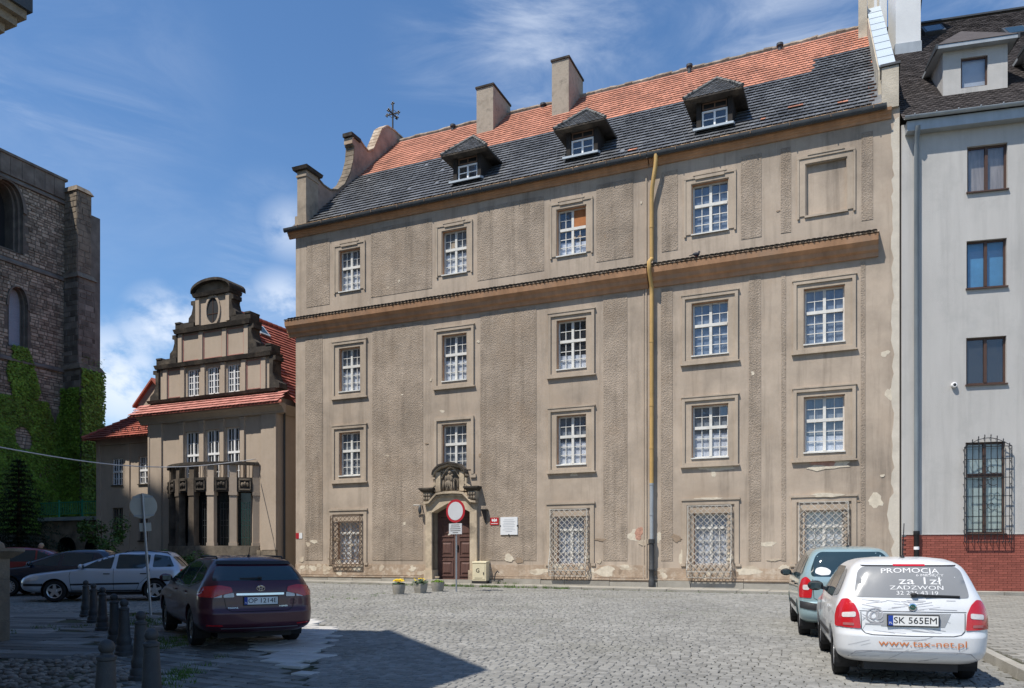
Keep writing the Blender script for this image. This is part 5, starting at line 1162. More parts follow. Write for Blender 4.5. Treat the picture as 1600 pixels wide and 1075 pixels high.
# ------------------------------------------------------------------ vegetation on the left
def pix(px, py, Y): return Vector(((px - CX) / FPX * Y, Y, EYE + (HY - py) / FPX * Y))
def conifer(name, label, p, h, rad, seed):
    t = thing(name, label, 'tree', p); r = random.Random(seed)
    q = MB(); q.tube([(0, 0, -.1), (0, 0, h * .5), (0, 0, h * .97)], [.12, .08, .015], 7); q.build('trunk', BARK, t, smooth=True)
    q = MB()
    z = .3
    while z < h:
        f = 1 - z / h; n = int(6 + 10 * f); ph = r.uniform(0, 6)
        for k in range(n):
            a = ph + 2 * math.pi * k / n + r.uniform(-.25, .25); L = rad * (f ** .75) * r.uniform(.65, 1.15) + .08; d = Vector((math.cos(a), math.sin(a), 0)); pr = Vector((0, 0, z))
            for i in range(int(4 + L * 7)):
                t_ = (i + .6) / (4 + L * 7); c = pr + d * L * t_ + Vector((0, 0, -.22 * L * t_ * t_ + .10 * t_))
                for m_ in range(8):
                    e = (d * r.uniform(.2, 1) + Vector((r.uniform(-1, 1), r.uniform(-1, 1), r.uniform(-.5, .5)))).normalized(); w_ = e.cross(Vector((0, 0, 1)) if abs(e.z) < .9 else Vector((1, 0, 0))).normalized() * .022; l_ = r.uniform(.12, .22)
                    q.add([c - w_, c + w_, c + e * l_], [(0, 1, 2)])
        z += h * .035
    q.build('crown', NEEDLE, t); return t
gp_ = lambda x, y: Vector((x, y, gz(y)))
conifer('conifer', 'dark dense conifer in front of the ivy-covered tower', gp_(-20.1, 32.6), 5.2, 2.3, 3)
def shrub(name, label, p, rx, ry, h, n, seed, m=LEAF, size=.11, stems=5):
    t = thing(name, label, 'shrub', p); r = random.Random(seed); q = MB()
    for k in range(stems):
        a = r.uniform(0, 6.28); q.tube([(0, 0, -.05), (rx * .3 * math.cos(a), ry * .3 * math.sin(a), h * .5), (rx * .6 * math.cos(a), ry * .6 * math.sin(a), h * .85)], [.03, .02, .008], 5)
    q.build('stem', BARK, t); q = MB(); cl = [(r.uniform(-.75, .75) * rx, r.uniform(-.75, .75) * ry, h * r.uniform(.3, .82), r.uniform(.25, .45)) for _ in range(14)]
    for k in range(n):
        c = cl[r.randrange(len(cl))]; d = Vector((r.gauss(0, 1), r.gauss(0, 1), r.gauss(0, .8))).normalized() * c[3] * r.uniform(.5, 1.1) * min(1, max(rx, .5)); leaf(q, Vector(c[:3]) + d, d + Vector((0, 0, .3)), size * r.uniform(.7, 1.3), r)
    q.build('foliage', m, t); return t
shrub('climbing_shrub', 'leafy shrub growing up the terrace wall beside the house', gp_(-17.9, 35.0), 1.0, .8, 3.2, 2600, 5)
shrub('low_shrub', 'low shrub under the left wing windows, nearer the terrace', gp_(-16.2, 36.3), 1.1, .6, 1.5, 1500, 6)
shrub('low_shrub', 'low shrub under the left wing windows, nearer the bow balcony', gp_(-14.2, 35.6), 1.2, .6, 1.45, 1700, 7)
shrub('dark_bush', 'dark bush behind the blue car below the conifer', gp_(-18.9, 33.8), 1.1, .7, 1.35, 1300, 8, NEEDLE)

# grass and weeds in the joints
q = MB(); r = random.Random(41)
def tuft(x, y, h, n, sp):
    for k in range(n):
        a = r.uniform(0, 6.28); bx, by = x + r.gauss(0, sp), y + r.gauss(0, sp); z = gz(by) - .005; l = h * r.uniform(.5, 1.2); dx, dy = math.cos(a) * l * .45, math.sin(a) * l * .45; w = .006
        q.add([(bx - w, by, z), (bx + w, by, z), (bx + dx, by + dy, z + l)], [(0, 1, 2)])
for k in range(230):
    s_ = r.uniform(0, 24); w = m2w(s_, -1.47 - abs(r.gauss(0, .06)))
    dens = 1.6 if 6.5 < s_ < 14 else .5
    tuft(w.x, w.y, .11 * dens * r.uniform(.5, 1), int(14 * dens), .06)
for px_, py_, n, sp in ((250, 968, 40, .25), (268, 1000, 60, .22), (285, 1005, 40, .2), (262, 1062, 40, .15), (240, 975, 30, .2), (190, 965, 25, .25), (205, 975, 30, .2), (40, 985, 20, .2), (300, 1050, 25, .2), (118, 980, 14, .2), (540, 935, 10, .3), (580, 930, 10, .3)):
    g = gpt(px_, py_)
    for k in range(n // 2): tuft(g.x + r.gauss(0, sp), g.y + r.gauss(0, sp * 2.2), .075, 12, .05)
for s_ in (10.4, 10.7, 11.2): w = m2w(s_, -.16); [tuft(w.x, w.y, .2, 14, .05) for _ in range(4)]
for k in range(500):                          # small weeds between the setts
    Y = r.uniform(16, 33); X = r.uniform(-.35, .3) * Y
    if X > lb(Y) + .3 and X < kx(Y) - .3 and w2m(X, Y)[1] < -1.6: tuft(X, Y, .035, 5, .03)
gr = q.build('grass', GRASS, None, kind='stuff'); tag(gr, 'tufts of green grass and weeds growing in the paving joints', 'grass')

# ------------------------------------------------------------------ bollards
bp = MB(); bp.lathe([(.135, 0), (.135, .05), (.12, .07), (.12, .13), (.10, .16), (.105, .20), (.11, .24), (.092, .28), (.085, .33), (.068, .66), (.066, .68), (.074, .69), (.074, .715), (.05, .73), (.045, .745)], 18)
bm2 = bpy.data.meshes.new('shaft'); bm2.from_pydata(bp.v, [], bp.f); bm2.update(); bm2.materials.append(IRON); bm2.polygons.foreach_set('use_smooth', [True] * len(bm2.polygons)); bm2.set_sharp_from_angle(angle=R(35))
bq = MB(); bq.ell((0, 0, .79), (.062, .062, .062), 16, 10); bm3 = bpy.data.meshes.new('ball_finial'); bm3.from_pydata(bq.v, [], bq.f); bm3.update(); bm3.materials.append(IRON); bm3.polygons.foreach_set('use_smooth', [True] * len(bm3.polygons))
BL = ['farthest iron bollard, in front of the silver estate car', 'second farthest iron bollard of the row by the slabs', 'third iron bollard from the far end of the row', 'fourth iron bollard from the far end of the row', 'fifth iron bollard from the far end, left of the tilted round sign pole',
      'whole near iron bollard beside the grass, third from the front of the row', 'near iron bollard cut by the bottom edge, behind left of the dark red car', 'nearest iron bollard standing alone left of the row, cut by the bottom edge']
BPOS = [gpt(134, 963.5), gpt(146, 973), gpt(160, 985), gpt(180, 1006), gpt(194, 1024), gpt(219, 1063), Vector((-3.33, 7.4, 0)), Vector((-3.26, 6.4, 0))]
for l, p in zip(BL, BPOS):
    t = thing('bollard', l, 'bollard', (p.x, p.y, gz(p.y)), rnd.uniform(0, 3), 'iron bollards along the slab pavement'); t.rotation_euler.x = rnd.uniform(-.03, .03)
    for nm, me in (('shaft', bm2), ('ball_finial', bm3)): o = bpy.data.objects.new(nm, me); col.objects.link(o); o.parent = t

# ------------------------------------------------------------------ signs
SGREY = mat('sign_back_grey', (.42, .41, .36), .5, .1, 3, spec=.4); SPOLE = mat('galvanised_pole', (.34, .36, .38), .45, .1, 4, metal=.5); SWHITE = mat('sign_face_white', (.52, .53, .55), .5, .04, 3); SRED = mat('sign_red', (.38, .02, .03), .5, .05, 3)
p = gpt(713, 925); t = thing('road_sign', 'round red-rimmed prohibition sign on a grey pole before the door', 'sign', p, R(-32))
q = MB(); q.tube([(0, 0, -.05), (0, 0, 3.20)], .032, 10); q.build('pole', SPOLE, t, smooth=True, sharp=40)
zc = 2.87
q = MB(); q.lathe([(.41, 0), (.41, .02)], 36, (0, -.055, zc), 'y'); q.build('sign_disc', SRED, t)
q = MB(); q.lathe([(.325, 0), (.325, .003)], 36, (0, -.059, zc), 'y'); q.build('sign_face', SWHITE, t)
MB().box(-.28, .28, -.06, -.045, 2.05, 2.43).build('notice_plate', SWHITE, t)
q = MB()
for k, w in enumerate((.36, .40, .46, .44, .24)): q.box(-w / 2, w / 2, -.062, -.0605, 2.365 - k * .068, 2.385 - k * .068)
q.build('notice_text', INK, t)
p = gpt(235.7, 961.4); t = thing('road_sign', 'back of a round sign on a leaning grey pole behind the dark red car', 'sign', p, R(20)); t.rotation_euler.y = R(-3.6)
q = MB(); q.tube([(0, 0, -.05), (0, 0, 2.90)], .03, 10); q.build('pole', SPOLE, t, smooth=True, sharp=40)
q = MB(); q.lathe([(.30, 0), (.30, .012), (.285, .014)], 36, (.0, .035, 2.60), 'y'); q.build('sign_disc', SGREY, t)
q = MB(); q.box(-.22, .22, .028, .036, 2.80, 2.84); q.box(-.22, .22, .028, .036, 2.36, 2.40); q.build('sign_rail', SPOLE, t)
MB().box(-.12, .14, .02, .034, 2.0, 2.2).build('small_plate', SGREY, t)

# ------------------------------------------------------------------ planters, gas box, wall fittings
def planter(label, p, n, kind, r0):
    t = thing('planter', label, 'planter', p, rnd.uniform(0, 1), 'concrete planters by the pavement'); q = MB(); q.lathe([(r0 * .78, 0), (r0 * .95, .18), (r0, .30), (r0, .34), (r0 * .86, .34), (r0 * .84, .28)], n); q.build('trough', CONC, t, smooth=n > 12, sharp=30)
    r = random.Random(int(p.x * 100)); q = MB(); f = MB()
    for k in range(330):
        a, d = r.uniform(0, 6.28), r0 * .95 * math.sqrt(r.random()); h = .30 + r.uniform(0, .14 if kind != 'dark' else .2) * (1 - .4 * d / r0); leaf(q, (d * math.cos(a), d * math.sin(a), h), (math.cos(a) * .4, math.sin(a) * .4, 1), .07, r)
    q.build('foliage', mat('planter_bright_leaf', (.16, .26, .03), .6, .2, 3, island=.4) if kind == 'bright' else mat('planter_dark_leaf', (.05, .10, .05), .6, .2, 3, island=.4), t)
    if kind in ('yellow', 'dark'):
        for k in range(70 if kind == 'yellow' else 10):
            a, d = r.uniform(0, 6.28), r0 * .8 * math.sqrt(r.random()); leaf(f, (d * math.cos(a), d * math.sin(a), .44 + r.uniform(0, .08)), (0, -.6, 1), .085, r)
        f.build('flowers', mat('yellow_petal', (.75, .50, .02), .6, .1, 3, island=.2), t)
planter('concrete planter with yellow flowers, leftmost of the three', gpt(623, 929), 16, 'yellow', .22); planter('angular concrete planter with dark green plants, middle of the three', gpt(657, 927), 6, 'dark', .28); planter('concrete planter with bright green plants, nearest the sign pole', gpt(684, 924.5), 16, 'bright', .24)
g = m2w(9.63, -.2); t = thing('gas_box', 'cream gas meter box with letter G standing by the door', 'gas box', (g.x, g.y, gz(g.y) + .09), TH)
CREAM = mat('cream_box', (.60, .54, .38), .6, .06, 3, spec=.3); MB().box(-.34, .34, -.17, .17, .0, .10).build('foot', PLASTB, t)
q = MB(); q.box(-.31, .31, -.165, .165, .103, .84); q.hull([(-.33, -.185, .84), (.33, -.185, .84), (.33, .18, .84), (-.33, .18, .84)], [(-.32, -.17, .89), (.32, -.17, .89), (.32, .18, .92), (-.32, .18, .92)]); q.build('body', CREAM, t)
MB().box(-.28, .26, -.18, -.166, .16, .80).build('door', CREAM, t); MB().box(.19, .22, -.20, -.181, .36, .46).build('latch', BLACKM, t); MB().box(-.2, .15, -.183, -.1805, .21, .225).build('vent', PLASTB, t)
v_, f_ = text_mesh('G', .24, bold=.004); MB().add([(x - .06, -.184, .52 + y) for x, y in v_], f_).build('letter', INK, t)
def wallthing(name, label, cat, s_, z, dy=0.0): p = m2w(s_, dy); return thing(name, label, cat, (p.x, p.y, z), TH)
t = wallthing('wall_plaque', 'white stone memorial plaque with engraved lines beside the door', 'plaque', 10.82, 2.45)
MB().box(-.38, .38, -.05, -.016, 0, .72).build('tablet', mat('plaque_white', (.70, .71, .72), .5, .05, 3), t); q = MB()
for k, w in enumerate((.42, .52, .46, .55, .5, .4, .55, .3)): q.box(-w / 2, w / 2, -.053, -.0515, .60 - k * .068, .62 - k * .068)
q.build('inscription', mat('engraved_grey', (.42, .44, .47), .7, .1, 9), t); q = MB()
for x, z in ((-.38, .36), (.38, .36), (0, .0)): q.box(x - .025, x + .025, -.056, -.0, z - .03, z + .03)
q.build('clamp', BLACKM, t)
t = wallthing('wall_plaque', 'small red plaque with white eagle emblem beside the white plaque', 'plaque', 10.16, 2.86); MB().box(-.19, .19, -.035, -.016, 0, .30).build('tablet', mat('plaque_red', (.42, .02, .025), .4, .05, 3), t)
q = MB(); q.ell((0, -.036, .18), (.03, .006, .07), 8, 6)
for sx in (-1, 1): q.add([(sx * .02, -.038, .21), (sx * .11, -.038, .26), (sx * .12, -.038, .17), (sx * .06, -.038, .13)], [(0, 1, 2, 3)])
q.box(-.15, .15, -.038, -.0355, .045, .07); q.ell((0, -.036, .255), (.02, .005, .02), 6, 4); q.build('emblem', DECALW, t)
t = wallthing('lamp_bracket', 'dark wedge-shaped iron lamp bracket right of the portal', 'bracket', 9.76, 2.95); q = MB(); q.hull([(-.03, -.02, .05), (.03, -.02, .05), (.03, -.02, .52), (-.03, -.02, .52)], [(-.02, -.05, .0), (.02, -.05, .0), (.10, -.24, .52), (-.10, -.24, .52)]); q.build('bracket_arm', BLACKM, t); MB().box(-.12, .12, -.26, -.0, .523, .56).build('bracket_plate', BLACKM, t)
t = wallthing('wall_lamp', 'small weathered pipe lamp left of the portal', 'lamp', 6.55, 3.3); q = MB(); q.tube([(.18, 0, .45), (.18, -.22, .45), (-.1, -.25, .46)], .03, 6); q.build('arm', PALEIRON, t); q = MB(); q.ell((.18, -.2, .25), (.075, .075, .19), 10, 6); q.build('lantern', GUTTER, t, smooth=True)
t = wallthing('small_wall_sign', 'tiny red and white sign low on the left corner of the long building', 'sign', .18, 2.40); MB().box(-.16, .02, -.02, -.004, 0, .26).build('red_half', SRED, t); MB().box(.022, .2, -.02, -.004, 0, .26).build('white_half', DECALW, t)
t = wallthing('boot_scraper', 'dark bent iron scraper on the pavement right of the gas box', 'scraper', 10.35, .55, -.25); q = MB(); q.tube([(-.1, 0, 0), (-.05, 0, .3), (.05, 0, .42), (.12, 0, .36)], .025, 6); q.build('scraper_bar', IRON, t); MB().box(-.2, .2, -.06, .06, 0, .03).build('scraper_foot', IRON, t)
gp2 = lambda a, b, z: (G0[0] + GUX * a - GUY * b, G0[1] + GUY * a + GUX * b, z)
t = thing('security_camera', 'small white round camera on the grey wall', 'camera', gp2(1.6, 0, 7.12), GTH); q = MB(); q.lathe([(.09, 0), (.09, -.08), (.07, -.12), (.045, -.12)], 14, (0, 0, .08), 'y'); q.build('housing', WHITEC, t, smooth=True, sharp=40, rec=True); MB().lathe([(.05, 0), (.03, -.012)], 12, (0, -.121, .08), 'y').build('lens', BLACKM, t, rec=True)
# pigeon on the belt cornice
sx_ = FS(1090, 404)[0]; p = m2w(sx_, -.28); t = thing('pigeon', 'dark pigeon perched on the belt cornice', 'bird', (p.x, p.y, 12.50), TH + .5); q = MB(); q.ell((0, 0, .12), (.13, .065, .07), 12, 8); q.ell((.11, 0, .21), (.04, .036, .042), 10, 6); q.tube([(.08, 0, .14), (.11, 0, .2)], [.05, .035], 8); q.hull([(-.1, -.04, .12), (-.1, .04, .12), (-.1, .04, .09), (-.1, -.04, .09)], [(-.26, -.03, .06), (-.26, .03, .06), (-.26, .03, .045), (-.26, -.03, .045)]); q.tube([(.14, 0, .21), (.175, 0, .20)], [.012, .003], 5); q.build('body', mat('pigeon_grey', (.06, .06, .07), .8, .3, 20), t, smooth=True)
q = MB(); q.tube([(.0, .025, .07), (.0, .025, -.02)], .008, 5); q.tube([(.0, -.025, .07), (.0, -.025, -.02)], .008, 5); q.build('leg', SRED, t)
# cable from the left to the house
a = pix(-20, 695, 26.0); b = m2w(-3.2, .95, 6.35); q = MB(); pts_ = []
for k in range(25): f = k / 24; v = a.lerp(b, f); v.z -= .55 * math.sin(math.pi * f); pts_.append(v)
q.tube(pts_, .022, 6); tag(q.build('overhead_cable', mat('pale_cable', (.55, .56, .58), .6, .05, 3), None, smooth=True), 'pale overhead cable sagging across to the bow balcony', 'cable')
# gate pillar at the left edge
g = gpt(8, 1004); t = thing('gate_pillar', 'weathered sandstone pillar with carved cap at the left edge', 'pillar', (g.x - .42, g.y, gz(g.y)), R(-12)); z = 0.0
for k in range(4): h = .36; MB().box(-.30, .30, -.30, .30, z + .004, z + h).build('pillar_block', STONEM, t); z += h
q = MB(); q.hull([(-.32, -.32, z), (.32, -.32, z), (.32, .32, z), (-.32, .32, z)], [(-.46, -.46, z + .12), (.46, -.46, z + .12), (.46, .46, z + .12), (-.46, .46, z + .12)]); q.box(-.46, .46, -.46, .46, z + .123, z + .18); q.lathe([(.36, z + .183), (.34, z + .26), (.22, z + .34), (.18, z + .42), (.06, z + .5)], 16); q.build('pillar_cap', STONEM, t, rec=True)

# ------------------------------------------------------------------ person beyond the cars
def person(p):
    t = thing('person', 'person in a pale top standing beyond the parked cars', 'person', p, R(160))
    me = bpy.data.meshes.new('body')
    J = [(0, 0, .92), (0, 0, 1.12), (0, 0, 1.32), (0, 0, 1.44), (.0, .02, 1.53), (.16, 0, 1.36), (.21, .02, 1.12), (.22, .08, .90), (-.16, 0, 1.36), (-.21, .02, 1.12), (-.22, .08, .90), (.09, 0, .86), (.10, .02, .48), (.10, 0, .08), (.10, .12, .03), (-.09, 0, .86), (-.10, .02, .48), (-.10, 0, .08), (-.10, .12, .03), (.22, .11, .82), (-.22, .11, .82)]
    Ed = [(0, 1), (1, 2), (2, 3), (3, 4), (2, 5), (5, 6), (6, 7), (2, 8), (8, 9), (9, 10), (0, 11), (11, 12), (12, 13), (13, 14), (0, 15), (15, 16), (16, 17), (17, 18), (7, 19), (10, 20)]
    Rd = [.13, .12, .14, .055, .05, .065, .045, .032, .065, .045, .032, .085, .06, .04, .035, .085, .06, .04, .035, .03, .03]
    me.from_pydata(J, Ed, []); o = bpy.data.objects.new('body', me); col.objects.link(o); sm = o.modifiers.new('s', 'SKIN')
    for i, v in enumerate(me.skin_vertices[0].data): v.radius = (Rd[i], Rd[i] * .8); v.use_root = i == 0
    o.modifiers.new('d', 'SUBSURF').levels = 1; dg = bpy.context.evaluated_depsgraph_get(); dg.update(); m2 = bpy.data.meshes.new_from_object(o.evaluated_get(dg)); bpy.data.objects.remove(o)
    SKIN = mat('skin', (.50, .30, .22), .6, .08, 6); SHIRT = mat('pale_shirt', (.66, .64, .72), .8, .08, 6); TROU = mat('dark_trousers', (.03, .035, .05), .85, .1, 6)
    m2.materials.clear()
    for m_ in (SKIN, SHIRT, TROU): m2.materials.append(m_)
    for f in m2.polygons:
        z = f.center.z; f.material_index = 2 if z < .95 and abs(f.center.x) < .19 else (1 if z < 1.43 and not (abs(f.center.x) > .17 and z < 1.1) else 0); f.use_smooth = True
    bo = obj('body', m2, None, t); q = MB(); q.ell((0, .025, 1.62), (.075, .092, .112), 14, 10); q.ell((0, .12, 1.61), (.014, .02, .022), 6, 4)
    for s_ in (-1, 1): q.ell((s_ * .078, .01, 1.615), (.012, .02, .03), 6, 4)
    q.build('head', SKIN, t, smooth=True); q = MB(); q.ell((0, .0, 1.655), (.084, .096, .095), 14, 8); q.build('hair', mat('fair_hair', (.42, .34, .24), .8, .2, 20), t, smooth=True)
    q = MB()
    for s_ in (-1, 1): q.ell((s_ * .03, .108, 1.63), (.012, .008, .009), 6, 4)
    q.ell((0, .112, 1.56), (.022, .006, .006), 6, 4); q.build('eyes_and_mouth', TROU, t)
person(gp_(-18.35, 31.2))
# ------------------------------------------------------------------ cars
def mono(xs, ys, x):
    """monotone cubic interpolation"""
    xs, ys = np.array(xs, float), np.array(ys, float); h = np.diff(xs); d = np.diff(ys) / h; m = np.zeros(len(xs)); m[0], m[-1] = d[0], d[-1]
    for i in range(1, len(xs) - 1):
        if d[i - 1] * d[i] > 0: w1, w2 = 2 * h[i] + h[i - 1], h[i] + 2 * h[i - 1]; m[i] = (w1 + w2) / (w1 / d[i - 1] + w2 / d[i])
    i = min(max(np.searchsorted(xs, x) - 1, 0), len(h) - 1); t = (x - xs[i]) / h[i]
    return ((1 + 2 * t) * (1 - t) ** 2) * ys[i] + t * (1 - t) ** 2 * h[i] * m[i] + t * t * (3 - 2 * t) * ys[i + 1] + t * t * (t - 1) * h[i] * m[i + 1]
def car_outline(xf, xr, hw, rf, rr, bf, br):
    P = []; rr = min(rr, hw * .8); rf = min(rf, hw * .85)
    xa = xr + br * ((hw - rr) / hw) ** 2; xb = xf - bf * ((hw - rf) / hw) ** 2; sp = max(xb - xa, .02)
    if rr + rf > sp * .96: k = sp * .96 / (rr + rf); rxr, rxf = rr * k, rf * k
    else: rxr, rxf = rr, rf
    for i in range(7): y = (hw - rr) * i / 7; P.append((xr + br * (y / hw) ** 2, y))
    for i in range(8): t = math.pi / 2 * i / 8; P.append((xa + rxr * (1 - math.cos(t)), hw - rr + rr * math.sin(t)))
    x0, x1 = xa + rxr, xb - rxf
    for i in range(26): P.append((x0 + (x1 - x0) * i / 26, hw))
    for i in range(8): t = math.pi / 2 * i / 8; P.append((x1 + rxf * math.sin(t), hw - rf + rf * math.cos(t)))
    for i in range(8): y = (hw - rf) * (1 - i / 7); P.append((xf - bf * (y / hw) ** 2, y))
    return P + [(x, -y) for x, y in P[-2:0:-1]]
class Car:
    def __init__(s, label, tab, paint, rear, heading, wb, r, track, name='parked_car', tw=.20, arch=.055, clear=.0):
        h = Vector(heading).normalized(); fr = Vector((rear[0], rear[1])) + h * wb
        z0, z1 = gz(rear[1]) + .014, gz(fr.y) + .014
        s.root = thing(name, label, 'car', (rear[0], rear[1], z0), math.atan2(h.y, h.x), 'parked cars'); s.root.rotation_euler.y = -math.atan2(z1 - z0, wb)
        zs = [row[0] for row in tab]; cols_ = list(zip(*tab))[1:]; lev = sorted(set([zs[0] + (zs[-1] - zs[0]) * k / 44 for k in range(45)] + zs))
        mb = MB(); n = None
        for z in lev:
            v = [float(mono(zs, c, z)) for c in cols_]; P = car_outline(*v); n = len(P); mb.v += [(x, y, z) for x, y in P]
        for i in range(len(lev) - 1):
            for k in range(n): mb.f.append((i * n + k, (i + 1) * n + k, (i + 1) * n + (k + 1) % n, i * n + (k + 1) % n))
        mb.f.append(tuple(range(n))); mb.f.append(tuple(range(len(lev) * n - 1, (len(lev) - 1) * n - 1, -1)))
        me = bpy.data.meshes.new('body'); me.from_pydata(mb.v, [], mb.f); me.update(); bm = bmesh.new(); bm.from_mesh(me); bmesh.ops.recalc_face_normals(bm, faces=bm.faces); s.bvh = BVHTree.FromBMesh(bm); bm.to_mesh(me); bm.free()
        cut = MB(); hwm = max(cols_[2])
        for x in (0, wb):
            for sg in (-1, 1):
                y0, y1 = (hwm - .30, hwm + .3) if sg > 0 else (-hwm - .3, -hwm + .30); cut.lathe([(r + arch, y0), (r + arch, y1)], 40, (x, 0, r), 'y')
        cm = bpy.data.meshes.new('cut'); cm.from_pydata(cut.v, [], cut.f); cm.update(); bm = bmesh.new(); bm.from_mesh(cm); bmesh.ops.recalc_face_normals(bm, faces=bm.faces); bm.to_mesh(cm); bm.free()
        a = bpy.data.objects.new('a', me); b = bpy.data.objects.new('b', cm); col.objects.link(a); col.objects.link(b); m = a.modifiers.new('b', 'BOOLEAN'); m.operation = 'DIFFERENCE'; m.object = b; m.solver = 'EXACT'
        dg = bpy.context.evaluated_depsgraph_get(); dg.update(); m2 = bpy.data.meshes.new_from_object(a.evaluated_get(dg)); bpy.data.objects.remove(a); bpy.data.objects.remove(b); m2.materials.clear()
        s.body = obj('body', m2, paint, s.root, True, 38); s.wb, s.r, s.track, s.hw, s.tw, s.arch = wb, r, track, hwm, tw, arch
        for x in (0, wb):
            for sg in (-1, 1):
                q = MB(); N = 22; ra = r + arch - .006; y0, y1 = sg * (hwm - .29), sg * (hwm - .035)
                for k in range(N + 1): t = -.5 + (math.pi + 1.0) * k / N; q.v += [(x + ra * math.cos(t), y0, r + ra * math.sin(t)), (x + ra * math.cos(t), y1, r + ra * math.sin(t))]
                for k in range(N): q.f.append((2 * k, 2 * k + 1, 2 * k + 3, 2 * k + 2))
                o = len(q.v); q.v.append((x, y0, r)); q.f += [(o, 2 * k, 2 * k + 2) for k in range(N)]; q.build('wheel_liner', PLASTB, s.root)
        s.part('underbody', MB().box(-.7, wb + .6, -hwm + .32, hwm - .32, .17, .30), PLASTB)
    def part(s, name, mb, m, parent=None, smooth=False, sharp=None, label=None): return mb.build(name, m, parent or s.root, smooth, sharp, label=label)
    def hit(s, d, a, b, off):
        O, D = {'L': ((a, 4, b), (0, -1, 0)), 'R': ((a, -4, b), (0, 1, 0)), 'B': ((-7, a, b), (1, 0, 0)), 'F': ((9, a, b), (-1, 0, 0)), 'T': ((a, b, 5), (0, 0, -1))}[d]
        loc, nrm, i, dist = s.bvh.ray_cast(Vector(O), Vector(D))
        if loc is None:
            p0 = {'L': (a, s.hw, b), 'R': (a, -s.hw, b), 'B': (-.9, a, b), 'F': (s.wb + .9, a, b), 'T': (a, b, 1.5)}[d]; loc, nrm, i, dist = s.bvh.find_nearest(Vector(p0))
        return loc + nrm * off
    def patch(s, name, poly, d, m, off=.005, g=.05, rnd_=.0, parent=None, mirror=False):
        if rnd_: poly = roundpoly(poly, rnd_)
        P = []
        for (a, b), (c, e) in zip(poly, poly[1:] + poly[:1]):
            n = max(1, int(math.hypot(c - a, e - b) / g)); P += [(a + (c - a) * k / n, b + (e - b) * k / n) for k in range(n)]
        n = len(P); xs = [p[0] for p in P]; ys = [p[1] for p in P]; I = []
        x = min(xs) + g / 2
        while x < max(xs):
            y = min(ys) + g / 2
            while y < max(ys):
                if inpoly(x, y, P) and min(math.hypot(x - p[0], y - p[1]) for p in P) > g * .4: I.append((x, y))
                y += g
            x += g
        cv, _, cf, *_r = delaunay_2d_cdt([Vector(p) for p in P + I], [(i, (i + 1) % n) for i in range(n)], [], 0, 1e-6)
        q = MB(); q.v = [tuple(s.hit(d, p.x, p.y, off)) for p in cv]
        for f in cf:
            if inpoly(sum(cv[i].x for i in f) / len(f), sum(cv[i].y for i in f) / len(f), P): q.f.append(tuple(f))
        o = q.build(name, m, parent or s.root, True, rec=True)
        if mirror: s.patch(name, [(-a, b) for a, b in poly][::-1], d, m, off, g, 0, parent) if d in 'BF' else s.patch(name, poly, 'R', m, off, g, 0, parent)
        return o
    def strip(s, name, path, w, d, m, off=.003, g=.04, parent=None):
        Q_ = []
        for (a, b), (c, e) in zip(path, path[1:]):
            n = max(1, int(math.hypot(c - a, e - b) / g)); Q_ += [(a + (c - a) * k / n, b + (e - b) * k / n) for k in range(n)]
        Q_.append(path[-1]); q = MB()
        for i, (a, b) in enumerate(Q_):
            c, e = Q_[min(i + 1, len(Q_) - 1)]; f, h = Q_[max(i - 1, 0)]; l = math.hypot(c - f, e - h) or 1; nx, ny = -(e - h) / l * w / 2, (c - f) / l * w / 2; q.v += [tuple(s.hit(d, a + nx, b + ny, off)), tuple(s.hit(d, a - nx, b - ny, off))]
        q.f = [(2 * i, 2 * i + 1, 2 * i + 3, 2 * i + 2) for i in range(len(Q_) - 1)]; return q.build(name, m, parent or s.root, True)
    def text(s, txt, size, d, a0, b0, m, off=.007, sx=1.0, bold=0.0, name='lettering', arc=0.0, parent=None):
        v_, f_ = text_mesh(txt, size, 'CENTER', bold, sx); q = MB(); sg = -1 if d in 'BL' else 1
        q.v = [tuple(s.hit(d, a0 + sg * x, b0 + y - arc * x * x, off)) for x, y in v_]; q.f = f_; return q.build(name, m, parent or s.root)
    def plate(s, txt, z, parts=True, y=0.0, w=.52, h=.114):
        p = s.hit('B', y, z, 0); x = p.x - .018; q = MB(); q.box(x, x + .03, y - w / 2 - .012, y + w / 2 + .012, z - h / 2 - .014, z + h / 2 + .012); pl = q.build('number_plate', PLASTB, s.root)
        MB().box(x - .004, x - .001, y - w / 2, y + w / 2, z - h / 2, z + h / 2).build('plate_face', PLATEW, pl); MB().box(x - .006, x - .0045, y + w / 2 - .05, y + w / 2, z - h / 2, z + h / 2).build('plate_band', PLATEB, pl)
        v_, f_ = text_mesh(txt, .118, 'CENTER', 0, .93); MB().add([(x - .0065, y - .022 - a, z + b * .88) for a, b in v_], f_).build('plate_lettering', INK, pl)
        v_, f_ = text_mesh('PL', .035); MB().add([(x - .0075, y + w / 2 - .025 - a, z - h / 2 + .028 + b) for a, b in v_], f_).build('plate_country', PLATEW, pl)
